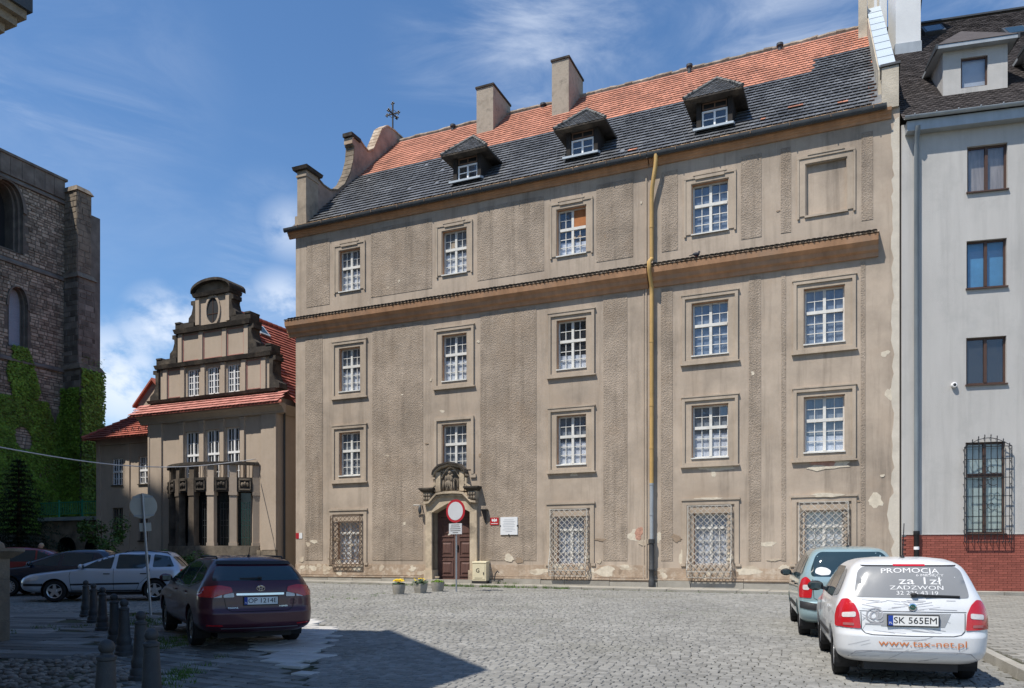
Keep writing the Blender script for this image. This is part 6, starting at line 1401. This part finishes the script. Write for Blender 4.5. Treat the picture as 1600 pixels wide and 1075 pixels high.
    def wheels(s, style, rim):
        r, w = s.r, s.tw
        for x in (0, s.wb):
            for sg in (-1, 1):
                yc = sg * s.track; q = MB(); ri = r * .66; q.lathe([(ri, -w / 2 + .01), (r - .03, -w / 2), (r - .008, -w / 2 + .02), (r, -w / 2 + .045), (r, w / 2 - .045), (r - .008, w / 2 - .02), (r - .03, w / 2), (ri, w / 2 - .01)], 36, (x, yc, r), 'y', caps=False); wl_ = q.build('wheel', TYRE, s.root, True, 40, rec=True)
                q = MB(); yo = yc + sg * (w / 2 - .02); Y = lambda d: yo - sg * d
                for k in range(36):
                    t0, t1 = 2 * math.pi * k / 36, 2 * math.pi * (k + 1) / 36; f = lambda t, rr_, yy: (x + rr_ * math.cos(t), yy, r + rr_ * math.sin(t)); q.hull([f(t0, ri, Y(0)), f(t0, ri * .90, Y(.01)), f(t0, ri * .90, Y(.10)), f(t0, ri, Y(.10))], [f(t1, ri, Y(0)), f(t1, ri * .90, Y(.01)), f(t1, ri * .90, Y(.10)), f(t1, ri, Y(.10))])
                ns = {'five': 5, 'ten': 10, 'many': 14}[style]
                for k in range(ns):
                    t = 2 * math.pi * k / ns + .3; c, sn_ = math.cos(t), math.sin(t); w0, w1 = (.050, .032) if ns == 5 else (.022, .018); f = lambda rr_, o_, yy: (x + rr_ * c - o_ * sn_, yy, r + rr_ * sn_ + o_ * c)
                    q.hull([f(.03, -w0, Y(.01)), f(.03, w0, Y(.01)), f(.03, w0, Y(.05)), f(.03, -w0, Y(.05))], [f(ri * .95, -w1, Y(.005)), f(ri * .95, w1, Y(.005)), f(ri * .95, w1, Y(.04)), f(ri * .95, -w1, Y(.04))])
                q.lathe([(.065, -.02), (.065, .02)], 16, (x, Y(.012), r), 'y'); q.build('rim', rim, wl_, rec=True)
                MB().lathe([(ri * .9, -.01), (ri * .9, .01)], 20, (x, Y(.09), r), 'y').build('brake_disc', PLASTB, wl_, rec=True)
    def mirror(s, x, z, m, sides=(1, -1)):
        for sg in sides:
            y = s.hit('L' if sg > 0 else 'R', x, z, 0).y; q = MB(); q.ell((x + .01, y + sg * .13, z + .035), (.065, .115, .075), 14, 8); mi = q.build('mirror', m, s.root, True); q = MB(); q.hull([(x - .045, y + sg * .05, z - .015), (x - .045, y + sg * .20, z - .01), (x - .045, y + sg * .20, z + .08), (x - .045, y + sg * .05, z + .085)], [(x - .062, y + sg * .055, z - .01), (x - .062, y + sg * .195, z - .005), (x - .062, y + sg * .195, z + .075), (x - .062, y + sg * .055, z + .08)]); q.build('mirror_glass', CARGL, mi, rec=True); MB().bar((x, y - sg * .03, z - .01), (x, y + sg * .07, z + .01), .05).build('mirror_arm', PLASTB, mi)
    def handles(s, xs, z, m, sides='LR', w=.17):
        for d in sides:
            sg = 1 if d == 'L' else -1
            for x in xs:
                y = s.hit(d, x, z, 0).y; q = MB(); q.box(x - w / 2, x + w / 2, y + sg * .022 - .008, y + sg * .022 + .008, z - .014, z + .014); q.box(x - w / 2, x - w / 2 + .025, min(y, y + sg * .022), max(y, y + sg * .022), z - .012, z + .012); q.box(x + w / 2 - .025, x + w / 2, min(y, y + sg * .022), max(y, y + sg * .022), z - .012, z + .012); q.build('door_handle', m, s.root)
    def antenna(s, x, y, l, lean): z = s.hit('T', x, y, 0).z; q = MB(); q.ell((x, y, z + .01), (.035, .025, .025), 10, 6); q.tube([(x, y, z), (x - lean, y, z + l)], [.008, .005], 6); q.build('antenna', PLASTB, s.root)
    def wiper(s, p0, p1):
        a, b = s.hit('B', *p0, .03), s.hit('B', *p1, .012); q = MB(); q.bar(a, b, .022, .016); q.ell(a, (.03, .04, .025), 8, 5); c = a.lerp(b, .25); q.bar(c + Vector((-.004, 0, -.012)), b + Vector((.004, 0, -.014)), .014, .02); q.build('rear_wiper', PLASTB, s.root)
def roundpoly(P, r, n=4):
    out = []; N = len(P)
    for i in range(N):
        a, b, c = Vector(P[i - 1]), Vector(P[i]), Vector(P[(i + 1) % N]); d0, d1 = (a - b), (c - b); k = min(r, d0.length * .45, d1.length * .45); p0, p1 = b + d0.normalized() * k, b + d1.normalized() * k
        for j in range(n + 1): t = j / n; q = p0 * (1 - t) ** 2 + b * 2 * t * (1 - t) + p1 * t * t; out.append((q.x, q.y))
    return out
def paint(name, c, metal=0.0, rough=.32, coat=1.0): return mat(name, c, rough, .03, 2, spec=.5, metal=metal, coat=coat)

# white estate with printed advertising, right foreground
WHITEP = mat('white_car_wrap', (.66, .67, .68), .32, .05, 3, spec=.5, coat=.6)
fab = [(0.27, 3.1, -0.78, 0.7, 0.35, 0.3, 0.15, 0.07), (0.33, 3.22, -0.87, 0.775, 0.38, 0.27, 0.18, 0.09), (0.42, 3.27, -0.915, 0.8, 0.42, 0.25, 0.2, 0.1), (0.58, 3.28, -0.925, 0.815, 0.46, 0.25, 0.22, 0.1), (0.64, 3.26, -0.9, 0.82, 0.48, 0.24, 0.22, 0.1), (0.8, 3.05, -0.885, 0.815, 0.5, 0.24, 0.25, 0.1), (0.92, 2.35, -0.86, 0.8, 0.5, 0.24, 0.25, 0.1), (1.0, 2.14, -0.83, 0.775, 0.24, 0.24, 0.16, 0.1), (1.12, 1.9, -0.775, 0.725, 0.24, 0.24, 0.16, 0.1), (1.28, 1.57, -0.69, 0.66, 0.24, 0.24, 0.16, 0.1), (1.38, 1.32, -0.62, 0.605, 0.24, 0.24, 0.16, 0.1), (1.43, 1.12, -0.55, 0.55, 0.24, 0.26, 0.15, 0.12), (1.475, 0.77, -0.36, 0.45, 0.24, 0.3, 0.15, 0.12), (1.495, 0.52, -0.05, 0.28, 0.2, 0.2, 0.1, 0.1)]
RL_, FL_, RR_ = gpt(1310, 1052.5), gpt(1286, 1015), gpt(1508.7, 1063.7)
hd = Vector((.30, .954)); rt = Vector((.954, -.30))
ra = ((RL_.xy + rt * .71) + (RR_.xy - rt * .71)) / 2
C1 = Car('white estate car covered in printed adverts, PROMOCJA lettering on rear window', fab, WHITEP, ra, hd, 2.46, .30, .70, tw=.185)
C1.wheels('ten', ALLOY)
rw = [(.60, 1.03), (.60, 1.10), (.555, 1.33), (.50, 1.385), (-.50, 1.385), (-.555, 1.33), (-.60, 1.10), (-.60, 1.03)]
C1.patch('rear_window', rw, 'B', CARGLG, .004, .06, .05)
C1.patch('spoiler_gap', [(.5, 1.388), (.52, 1.403), (-.52, 1.403), (-.5, 1.388)], 'B', PLASTB, .005); C1.patch('brake_light', [(.17, 1.386), (.17, 1.408), (-.17, 1.408), (-.17, 1.386)], 'B', REDL, .012)
fl = [(.545, .665), (.565, .85), (.61, .95), (.675, 1.01), (.735, 1.0), (.79, .90), (.81, .80), (.81, .68)]
C1.patch('tail_light', fl, 'B', REDL, .010, .04, .02, mirror=True)
C1.patch('reverse_lamp', [(.60, .80), (.60, .86), (.74, .845), (.74, .79)], 'B', CLEARL, .014, .04, .02, mirror=True); C1.patch('fog_lamp', [(.62, .70), (.62, .73), (.73, .73), (.73, .70)], 'B', mat('lamp_pink', (.35, .12, .12), .3, .1, 30), .014, .04, .01, mirror=True)
for sg in (1, -1): C1.strip('tailgate_seam', [(sg * a, b) for a, b in ((.545, .86), (.54, .66), (.50, .615), (.42, .60), (0, .595))], .008, 'B', SEAM)
C1.strip('tailgate_seam', [(.56, .872), (-.56, .872)], .006, 'B', SEAM)
C1.patch('plate_recess', [(.40, .855), (.33, .70), (-.33, .70), (-.40, .855)], 'B', mat('recess_grey', (.30, .31, .32), .5, .08, 4), .003)
C1.plate('SK 565EM', .772)
C1.strip('bumper_crease', [(.68, .33), (.60, .40), (.45, .415), (-.45, .415), (-.60, .40), (-.68, .33)], .010, 'B', DECALG)
C1.wiper((-.02, 1.055), (-.50, 1.045))
q = MB(); p = C1.hit('B', 0, .925, .006); q.lathe([(.045, 0), (.045, -.012), (.03, -.016)], 20, tuple(p), 'x'); C1.part('emblem', q, CHROME); q = MB(); q.lathe([(.032, -.0165), (.028, -.018)], 20, tuple(p), 'x'); C1.part('emblem_disc', q, mat('emblem_green', (.02, .09, .07), .4, .1, 9))
q = MB()
for dy, dz, a in ((0, .0, .5), (.008, .004, .9), (-.008, -.004, .2)): q.add([(p.x - .0195, p.y + dy - .016, p.z + dz - .008), (p.x - .0195, p.y + dy + .016, p.z + dz - .002), (p.x - .0195, p.y + dy + .006, p.z + dz + .012)], [(0, 1, 2)])
C1.part('emblem_arrow', q, CHROME)
C1.text('PROMOCJA', .078, 'B', .0, 1.338, DECALW, sx=1.55, bold=0, arc=.10); C1.text('6 MIESIĘCY', .04, 'B', -.21, 1.285, DECALW, sx=1.5, arc=.06); C1.text('za 1zł', .115, 'B', -.10, 1.218, DECALW, sx=1.75, bold=0); C1.text('ZADZWOŃ', .062, 'B', -.06, 1.142, DECALW, sx=1.75, bold=0, arc=.03); C1.text('32 226 43 19', .062, 'B', -.06, 1.082, DECALW, sx=1.35, bold=0, arc=.05)
C1.text('www.tax-net.pl', .105, 'B', -.10, .51, DECALO, sx=1.42, bold=0)
C1.text('@', .19, 'B', .40, .83, DECALG, sx=1.1); C1.strip('logo_caption', [(.50, .725), (.30, .725)], .018, 'B', DECALG, .005)
r = random.Random(77)                          # pencil-like street map print
for k in range(46):
    a, b = r.uniform(-.5, .5), r.uniform(.60, 1.0); an = r.choice((.15, .7, -.55, .2, -.3)) + r.uniform(-.1, .1); l = r.uniform(.08, .32)
    if abs(a) < .3 and .66 < b < .87: continue
    C1.strip('printed_line', [(a, b), (max(-.53, min(.53, a + l * math.cos(an))), max(.60, min(1.0, b + l * .5 * math.sin(an))))], r.choice((.003, .004, .006)), 'B', DECALG, .003)
for k in range(14):
    a, b = r.uniform(-.6, .6), r.uniform(.30, .60); an = r.uniform(-.5, .9); l = r.uniform(.1, .3); C1.strip('printed_line', [(a, b), (a + l * math.cos(an), max(.3, b - l * .6 * abs(math.sin(an))))], .0035, 'B', DECALG, .003)
for d in 'LR':
    C1.patch('side_window', [(1.82, 1.0), (1.05, .985), (1.05, 1.38), (1.12, 1.37)], d, CARGL, .004, .06, .04); C1.patch('side_window', [(.99, .985), (.16, .985), (.12, 1.33), (.22, 1.375), (.99, 1.375)], d, CARGL, .004, .06, .04); C1.patch('side_window', [(.10, 1.0), (-.42, 1.04), (-.36, 1.25), (-.16, 1.345), (.06, 1.35)], d, CARGLG, .004, .06, .05)
    C1.strip('door_seam', [(1.02, .33), (1.02, 1.4)], .008, d, SEAM); C1.strip('door_seam', [(.14, .98), (.18, .70), (.42, .45), (.50, .30)], .008, d, SEAM); C1.patch('rubbing_strip', [(.40, .46), (1.95, .46), (1.95, .53), (.40, .53)], d, PLASTB, .008)
    for k in range(30):
        a, b = r.uniform(-.6, 1.9), r.uniform(.45, .95); an = r.uniform(-.6, .8); C1.strip('printed_line', [(a, b), (a + .3 * math.cos(an), b + .12 * math.sin(an))], .006, d, DECALG, .003)
C1.handles((.30, 1.20), .86, WHITEP); C1.mirror(1.72, 1.02, PLASTB); C1.antenna(-.15, 0, .42, .12)
C1.patch('windscreen', [(2.0, .62), (1.30, .5), (1.30, -.5), (2.0, -.62)], 'T', CARGL, .004, .08)

# pale teal people carrier beyond it
TEAL = paint('teal_paint', (.30, .42, .44), .25)
pic = [(0.27, 3.3, -0.56, 0.75, 0.35, 0.3, 0.15, 0.07), (0.33, 3.45, -0.66, 0.83, 0.4, 0.28, 0.18, 0.09), (0.45, 3.52, -0.7, 0.86, 0.45, 0.26, 0.2, 0.1), (0.58, 3.52, -0.7, 0.87, 0.5, 0.26, 0.22, 0.1), (0.66, 3.5, -0.66, 0.87, 0.5, 0.28, 0.22, 0.1), (0.85, 3.35, -0.66, 0.865, 0.55, 0.3, 0.25, 0.1), (1.0, 3.07, -0.66, 0.85, 0.24, 0.3, 0.16, 0.1), (1.1, 2.67, -0.645, 0.82, 0.24, 0.3, 0.16, 0.1), (1.25, 2.27, -0.6, 0.765, 0.24, 0.3, 0.16, 0.1), (1.42, 1.82, -0.52, 0.69, 0.24, 0.28, 0.16, 0.12), (1.53, 1.5, -0.43, 0.62, 0.24, 0.28, 0.16, 0.12), (1.585, 1.22, -0.33, 0.55, 0.24, 0.28, 0.16, 0.12), (1.625, 0.82, -0.08, 0.42, 0.24, 0.3, 0.15, 0.12), (1.64, 0.62, 0.2, 0.25, 0.2, 0.2, 0.1, 0.1)]
p = gpt(1257.5, 992.5); ra = p.xy + Vector((.96, -.28)) * .73
C2 = Car('pale teal people carrier parked behind the white estate', pic, TEAL, ra, (.28, .96), 2.76, .31, .74, tw=.195)
C2.wheels('many', ALLOY)
C2.patch('rear_window', [(.66, 1.10), (.665, 1.22), (.58, 1.46), (.50, 1.535), (-.50, 1.535), (-.58, 1.46), (-.665, 1.22), (-.66, 1.10)], 'B', CARGL, .004, .06, .10); C2.patch('window_sticker', [(.60, 1.16), (.58, 1.24), (.50, 1.27), (.40, 1.25), (.33, 1.20), (.36, 1.13), (.5, 1.12)], 'B', DECALW, .008, .05, .03)
C2.patch('tail_light', [(.66, .72), (.64, .90), (.67, 1.03), (.74, 1.10), (.81, 1.05), (.85, .90), (.85, .72)], 'B', REDL, .010, .04, .03, mirror=True); C2.patch('reverse_lamp', [(.69, .86), (.69, .95), (.79, .95), (.79, .86)], 'B', CLEARL, .014, .04, .03, mirror=True)
C2.patch('bumper_strip', [(.84, .54), (.60, .50), (-.60, .50), (-.84, .54), (-.84, .66), (-.60, .62), (.60, .62), (.84, .66)], 'B', PLASTB, .012, .05); C2.strip('tailgate_seam', [(.64, 1.05), (.62, .72), (.52, .66), (-.52, .66), (-.62, .72), (-.64, 1.05)], .008, 'B', SEAM); C2.text('SPECJAL', .03, 'B', .52, .78, CHROME, sx=1.2) if False else None
for d in 'LR':
    C2.patch('side_window', [(2.28, 1.10), (1.25, 1.05), (1.25, 1.51), (1.45, 1.48)], d, CARGL, .004, .06, .05); C2.patch('side_window', [(1.18, 1.05), (.25, 1.06), (.22, 1.46), (1.18, 1.51)], d, CARGL, .004, .06, .05); C2.patch('side_window', [(.15, 1.07), (-.38, 1.14), (-.24, 1.44), (.13, 1.46)], d, CARGL, .004, .06, .06); C2.patch('rubbing_strip', [(.42, .48), (2.25, .48), (2.25, .56), (.42, .56)], d, PLASTB, .008); C2.strip('door_seam', [(1.21, .33), (1.21, 1.5)], .008, d, SEAM)
C2.handles((.40, 1.40), .93, PLASTB); C2.mirror(2.10, 1.06, PLASTB); C2.antenna(-.02, 0, .22, .10); C2.plate('OP 4E', .80) if False else None
C2.patch('windscreen', [(2.5, .66), (1.50, .52), (1.50, -.52), (2.5, -.66)], 'T', CARGL, .004, .08)

# dark red estate, left
MAROON = paint('maroon_paint', (.060, .009, .022), .2, .38, .55)
ave = [(0.27, 3.42, -0.95, 0.76, 0.4, 0.35, 0.2, 0.08), (0.33, 3.56, -1.05, 0.84, 0.45, 0.32, 0.22, 0.12), (0.42, 3.63, -1.1, 0.885, 0.5, 0.3, 0.24, 0.15), (0.58, 3.65, -1.1, 0.9, 0.55, 0.3, 0.25, 0.15), (0.66, 3.62, -1.06, 0.905, 0.55, 0.3, 0.25, 0.15), (0.8, 3.35, -1.05, 0.9, 0.55, 0.3, 0.28, 0.15), (0.92, 2.75, -1.04, 0.885, 0.55, 0.32, 0.28, 0.15), (1.0, 2.44, -1.02, 0.85, 0.24, 0.32, 0.16, 0.14), (1.08, 2.19, -0.98, 0.81, 0.24, 0.3, 0.16, 0.14), (1.22, 1.79, -0.86, 0.73, 0.24, 0.28, 0.16, 0.12), (1.34, 1.44, -0.72, 0.655, 0.24, 0.26, 0.16, 0.12), (1.41, 1.19, -0.62, 0.59, 0.24, 0.28, 0.16, 0.12), (1.455, 0.84, -0.45, 0.46, 0.24, 0.3, 0.15, 0.12), (1.475, 0.59, -0.1, 0.3, 0.2, 0.2, 0.1, 0.1)]
RLa, RRa = gpt(309, 1008.7), gpt(452.6, 1001.7); hd = Vector((-.525, .851)); rt = Vector((.851, .525)); ra = ((RLa.xy + rt * .77) + (RRa.xy - rt * .77)) / 2
C3 = Car('dark maroon estate car with plate OP 1214E parked in the shade', ave, MAROON, ra, hd, 2.70, .32, .775, tw=.21)
C3.wheels('ten', ALLOYD)
C3.patch('rear_window', [(.70, 1.09), (.69, 1.14), (.60, 1.31), (-.60, 1.31), (-.69, 1.14), (-.70, 1.09)], 'B', CARGL, .004, .06, .05); C3.patch('roof_spoiler', [(.60, 1.33), (.57, 1.385), (-.57, 1.385), (-.60, 1.33)], 'B', PLASTB, .02, .06, .02)
C3.patch('tail_light', [(.42, .91), (.44, .99), (.60, 1.02), (.80, 1.0), (.895, .95), (.89, .84), (.70, .83), (.55, .88)], 'B', REDL, .010, .04, .03, mirror=True); C3.patch('reverse_lamp', [(.40, .835), (.41, .905), (.55, .875), (.56, .83)], 'B', CLEARL, .013, .04, .02, mirror=True); C3.patch('reverse_lamp', [(.58, .832), (.58, .872), (.70, .83)], 'B', CLEARL, .013, .04, .01, mirror=True)
C3.patch('chrome_bar', [(.37, .862), (.37, .895), (-.37, .895), (-.37, .862)], 'B', CHROME, .016, .05, .01); C3.plate('OP 1214E', .775)
p = C3.hit('B', 0, .968, .008); q = MB()
for (ry, rz, oz) in ((.062, .042, 0), (.022, .040, 0), (.042, .016, .016)):
    pts_ = [(p.x - .004, ry * math.cos(2 * math.pi * k / 24), p.z + oz + rz * math.sin(2 * math.pi * k / 24)) for k in range(25)]; q.tube(pts_, .006, 6)
C3.part('emblem', q, CHROME); C3.strip('tailgate_seam', [(.55, .83), (.52, .66), (.44, .61), (-.44, .61), (-.52, .66), (-.55, .83)], .008, 'B', SEAM); C3.patch('reflector', [(.58, .385), (.58, .405), (.80, .415), (.80, .395)], 'B', REDL, .008, .04, .005, mirror=True); C3.patch('bumper_lip', [(.60, .345), (.60, .36), (-.60, .36), (-.60, .345)], 'B', mat('dull_chrome', (.3, .3, .32), .3, .05, 4, metal=.7), .008)
C3.text('TOYOTA', .028, 'B', .42, .665, CHROME, sx=1.3); C3.text('AVENSIS', .032, 'B', -.36, .68, CHROME, sx=1.2); C3.wiper((0, 1.115), (.30, 1.12))
for d in 'LR':
    C3.patch('side_window', [(2.02, 1.02), (1.15, .985), (1.13, 1.385), (1.24, 1.365)], d, CARGL, .004, .06, .04); C3.patch('side_window', [(1.07, .985), (.15, .985), (.10, 1.33), (.25, 1.385), (1.05, 1.385)], d, CARGL, .004, .06, .04); C3.patch('side_window', [(.06, 1.0), (-.62, 1.10), (-.44, 1.28), (.0, 1.34)], d, CARGL, .004, .06, .04)
    C3.strip('door_seam', [(1.10, .30), (1.10, 1.4)], .008, d, SEAM); C3.strip('door_seam', [(.12, .98), (.15, .72), (.45, .45), (.55, .30)], .008, d, SEAM); C3.strip('window_chrome', [(2.12, 1.005), (1.1, .965), (.1, .965), (-.6, 1.075)], .014, d, CHROME, .006); C3.strip('roof_rail', [(1.0, 1.43), (-.4, 1.42)], .04, d, PLASTB, .035) if False else None
C3.handles((.30, 1.28), .88, MAROON); C3.mirror(1.88, 1.02, MAROON); C3.antenna(-.25, 0, .16, .08); C3.patch('windscreen', [(2.25, .68), (1.28, .52), (1.28, -.52), (2.25, -.68)], 'T', CARGL, .004, .08)
for sg in (1, -1): q = MB(); q.tube([(x_, sg * y_, C3.hit('T', x_, sg * y_, 0).z + h_) for x_, y_, h_ in ((.95, .53, -.01), (.85, .53, .03), (.3, .54, .035), (-.3, .53, .03), (-.4, .53, -.01))], .014, 8); C3.part('roof_rail', q, PLASTB, smooth=True)

# silver estate in the middle distance
SILVER = paint('silver_paint', (.48, .53, .61), .35, .35, .6)
pas = [(0.27, 3.49, -0.71, 0.72, 0.4, 0.35, 0.2, 0.08), (0.33, 3.66, -0.81, 0.8, 0.45, 0.32, 0.22, 0.1), (0.42, 3.74, -0.86, 0.845, 0.5, 0.28, 0.24, 0.12), (0.55, 3.76, -0.87, 0.865, 0.55, 0.28, 0.25, 0.12), (0.66, 3.72, -0.85, 0.87, 0.55, 0.28, 0.25, 0.12), (0.78, 3.54, -0.84, 0.865, 0.55, 0.28, 0.28, 0.12), (0.88, 2.89, -0.83, 0.85, 0.55, 0.28, 0.28, 0.12), (0.95, 2.28, -0.81, 0.82, 0.5, 0.28, 0.25, 0.12), (1.05, 2.17, -0.75, 0.765, 0.24, 0.26, 0.16, 0.12), (1.2, 1.78, -0.63, 0.69, 0.24, 0.26, 0.16, 0.12), (1.33, 1.4, -0.51, 0.63, 0.24, 0.26, 0.16, 0.12), (1.41, 1.1, -0.41, 0.575, 0.24, 0.28, 0.16, 0.12), (1.46, 0.75, -0.23, 0.46, 0.24, 0.3, 0.15, 0.12), (1.48, 0.5, 0.12, 0.3, 0.2, 0.2, 0.1, 0.1)]
Fp, Rp = gpt(83.8, 941.7), gpt(242.7, 939.5); hd = (Fp.xy - Rp.xy).normalized(); ra = Rp.xy + Vector((-hd.y, hd.x)) * -.74
C4 = Car('silver estate car seen side-on behind the row of bollards', pas, SILVER, ra, hd, 2.70, .31, .755, tw=.195); C4.wheels('five', ALLOY)
for d in 'LR':
    C4.patch('side_window', [(1.98, .965), (1.18, .945), (1.12, 1.37), (1.22, 1.36), (1.55, 1.21)], d, CARGL, .004, .06, .04); C4.patch('side_window', [(1.06, .945), (.32, .95), (.16, 1.08), (.14, 1.36), (1.02, 1.37)], d, CARGL, .004, .06, .04); C4.patch('side_window', [(.06, .985), (-.54, 1.0), (-.38, 1.31), (.04, 1.37)], d, CARGL, .004, .06, .04)
    C4.patch('rubbing_strip', [(.42, .49), (2.28, .47), (2.28, .52), (.42, .54)], d, PLASTB, .008); C4.patch('sill_trim', [(.42, .22), (2.28, .22), (2.28, .30), (.42, .30)], d, PLASTB, .006); C4.strip('door_seam', [(1.12, .30), (1.12, .95)], .010, d, SEAM); C4.strip('door_seam', [(.12, .95), (.18, .72), (.42, .5), (.52, .3)], .010, d, SEAM); C4.strip('door_seam', [(2.25, .95), (2.30, .75), (2.25, .30)], .010, d, SEAM)
    C4.patch('headlight', [(3.52, .60), (3.15, .62), (3.08, .72), (3.20, .79), (3.46, .76)], d, CLEARL, .008, .04, .03); C4.patch('bumper_strip', [(3.55, .46), (3.0, .46), (3.0, .53), (3.55, .53)], d, PLASTB, .010, .04); C4.patch('tail_light', [(-.70, .72), (-.70, .92), (-.83, .92), (-.83, .72)], d, REDL, .008, .03, .01)
C4.handles((.30, 1.30), .80, PLASTB); C4.mirror(1.98, .98, SILVER); C4.patch('windscreen', [(2.2, .66), (1.25, .52), (1.25, -.52), (2.2, -.66)], 'T', CARGL, .004, .08); C4.patch('rear_window', [(.60, 1.0), (.54, 1.30), (-.54, 1.30), (-.60, 1.0)], 'B', CARGL, .004, .06, .04)
for sg in (1, -1): q = MB(); q.tube([(x_, sg * y_, C4.hit('T', x_, sg * y_, 0).z + h_) for x_, y_, h_ in ((.9, .52, -.01), (.8, .53, .03), (.2, .54, .035), (-.3, .53, .03), (-.4, .52, -.01))], .014, 8); C4.part('roof_rail', q, PLASTB, smooth=True)
C4.patch('grille', [(.40, .62), (.38, .76), (-.38, .76), (-.40, .62)], 'F', PLASTB, .006)

# dark blue car and red car behind it
BLUE = paint('dark_blue_paint', (.012, .022, .045), .3, .25); REDC = paint('red_paint', (.22, .012, .02), .2, .3)
Fb = gpt(15, 932.5); ra = Fb.xy - hd * 2.62 + Vector((-hd.y, hd.x)) * -.72
blu = [(a, b - .05 + (.1 if a > .9 else 0), c + .15, d_ + .01, e, f, g, h) for a, b, c, d_, e, f, g, h in pas]; blu = [(z * 1.02, xf, xr, hw, rf, rr, bf, br) for z, xf, xr, hw, rf, rr, bf, br in blu]
C5 = Car('dark blue car mostly hidden behind the silver estate', blu, BLUE, ra, hd, 2.62, .31, .755); C5.wheels('many', ALLOY)
for d in 'LR': C5.patch('side_window', [(1.98, .985), (1.18, .965), (1.12, 1.38), (1.20, 1.37), (1.52, 1.22)], d, CARGL, .004, .06, .04); C5.patch('side_window', [(1.06, .965), (.32, .97), (.16, 1.1), (.14, 1.38), (1.02, 1.39)], d, CARGL, .004, .06, .04); C5.patch('headlight', [(3.40, .62), (3.05, .64), (2.98, .74), (3.10, .80), (3.36, .78)], d, CLEARL, .008, .04, .03)
C5.patch('windscreen', [(2.25, .68), (1.28, .54), (1.28, -.54), (2.25, -.68)], 'T', CARGL, .004, .08); C5.mirror(1.98, 1.0, BLUE)
ra = Vector((-18.3, 29.3)); hd2 = Vector((.97, .22))
C6 = Car('red hatchback with dark windows, leftmost of the parked cars', [(z * 1.06, xf, xr + .2, hw, rf, rr, bf, br) for z, xf, xr, hw, rf, rr, bf, br in fab], REDC, ra, hd2, 2.46, .31, .70); C6.wheels('ten', ALLOY)
for d in 'LR': C6.patch('side_window', [(1.92, 1.06), (1.05, 1.045), (1.05, 1.45), (1.22, 1.435)], d, CARGL, .004, .06, .04); C6.patch('side_window', [(.99, 1.045), (.16, 1.045), (.12, 1.40), (.22, 1.455), (.99, 1.455)], d, CARGL, .004, .06, .04)
C6.patch('rear_window', [(.58, 1.10), (.5, 1.45), (-.5, 1.45), (-.58, 1.10)], 'B', CARGL, .004, .06, .04); C6.mirror(1.75, 1.08, REDC)
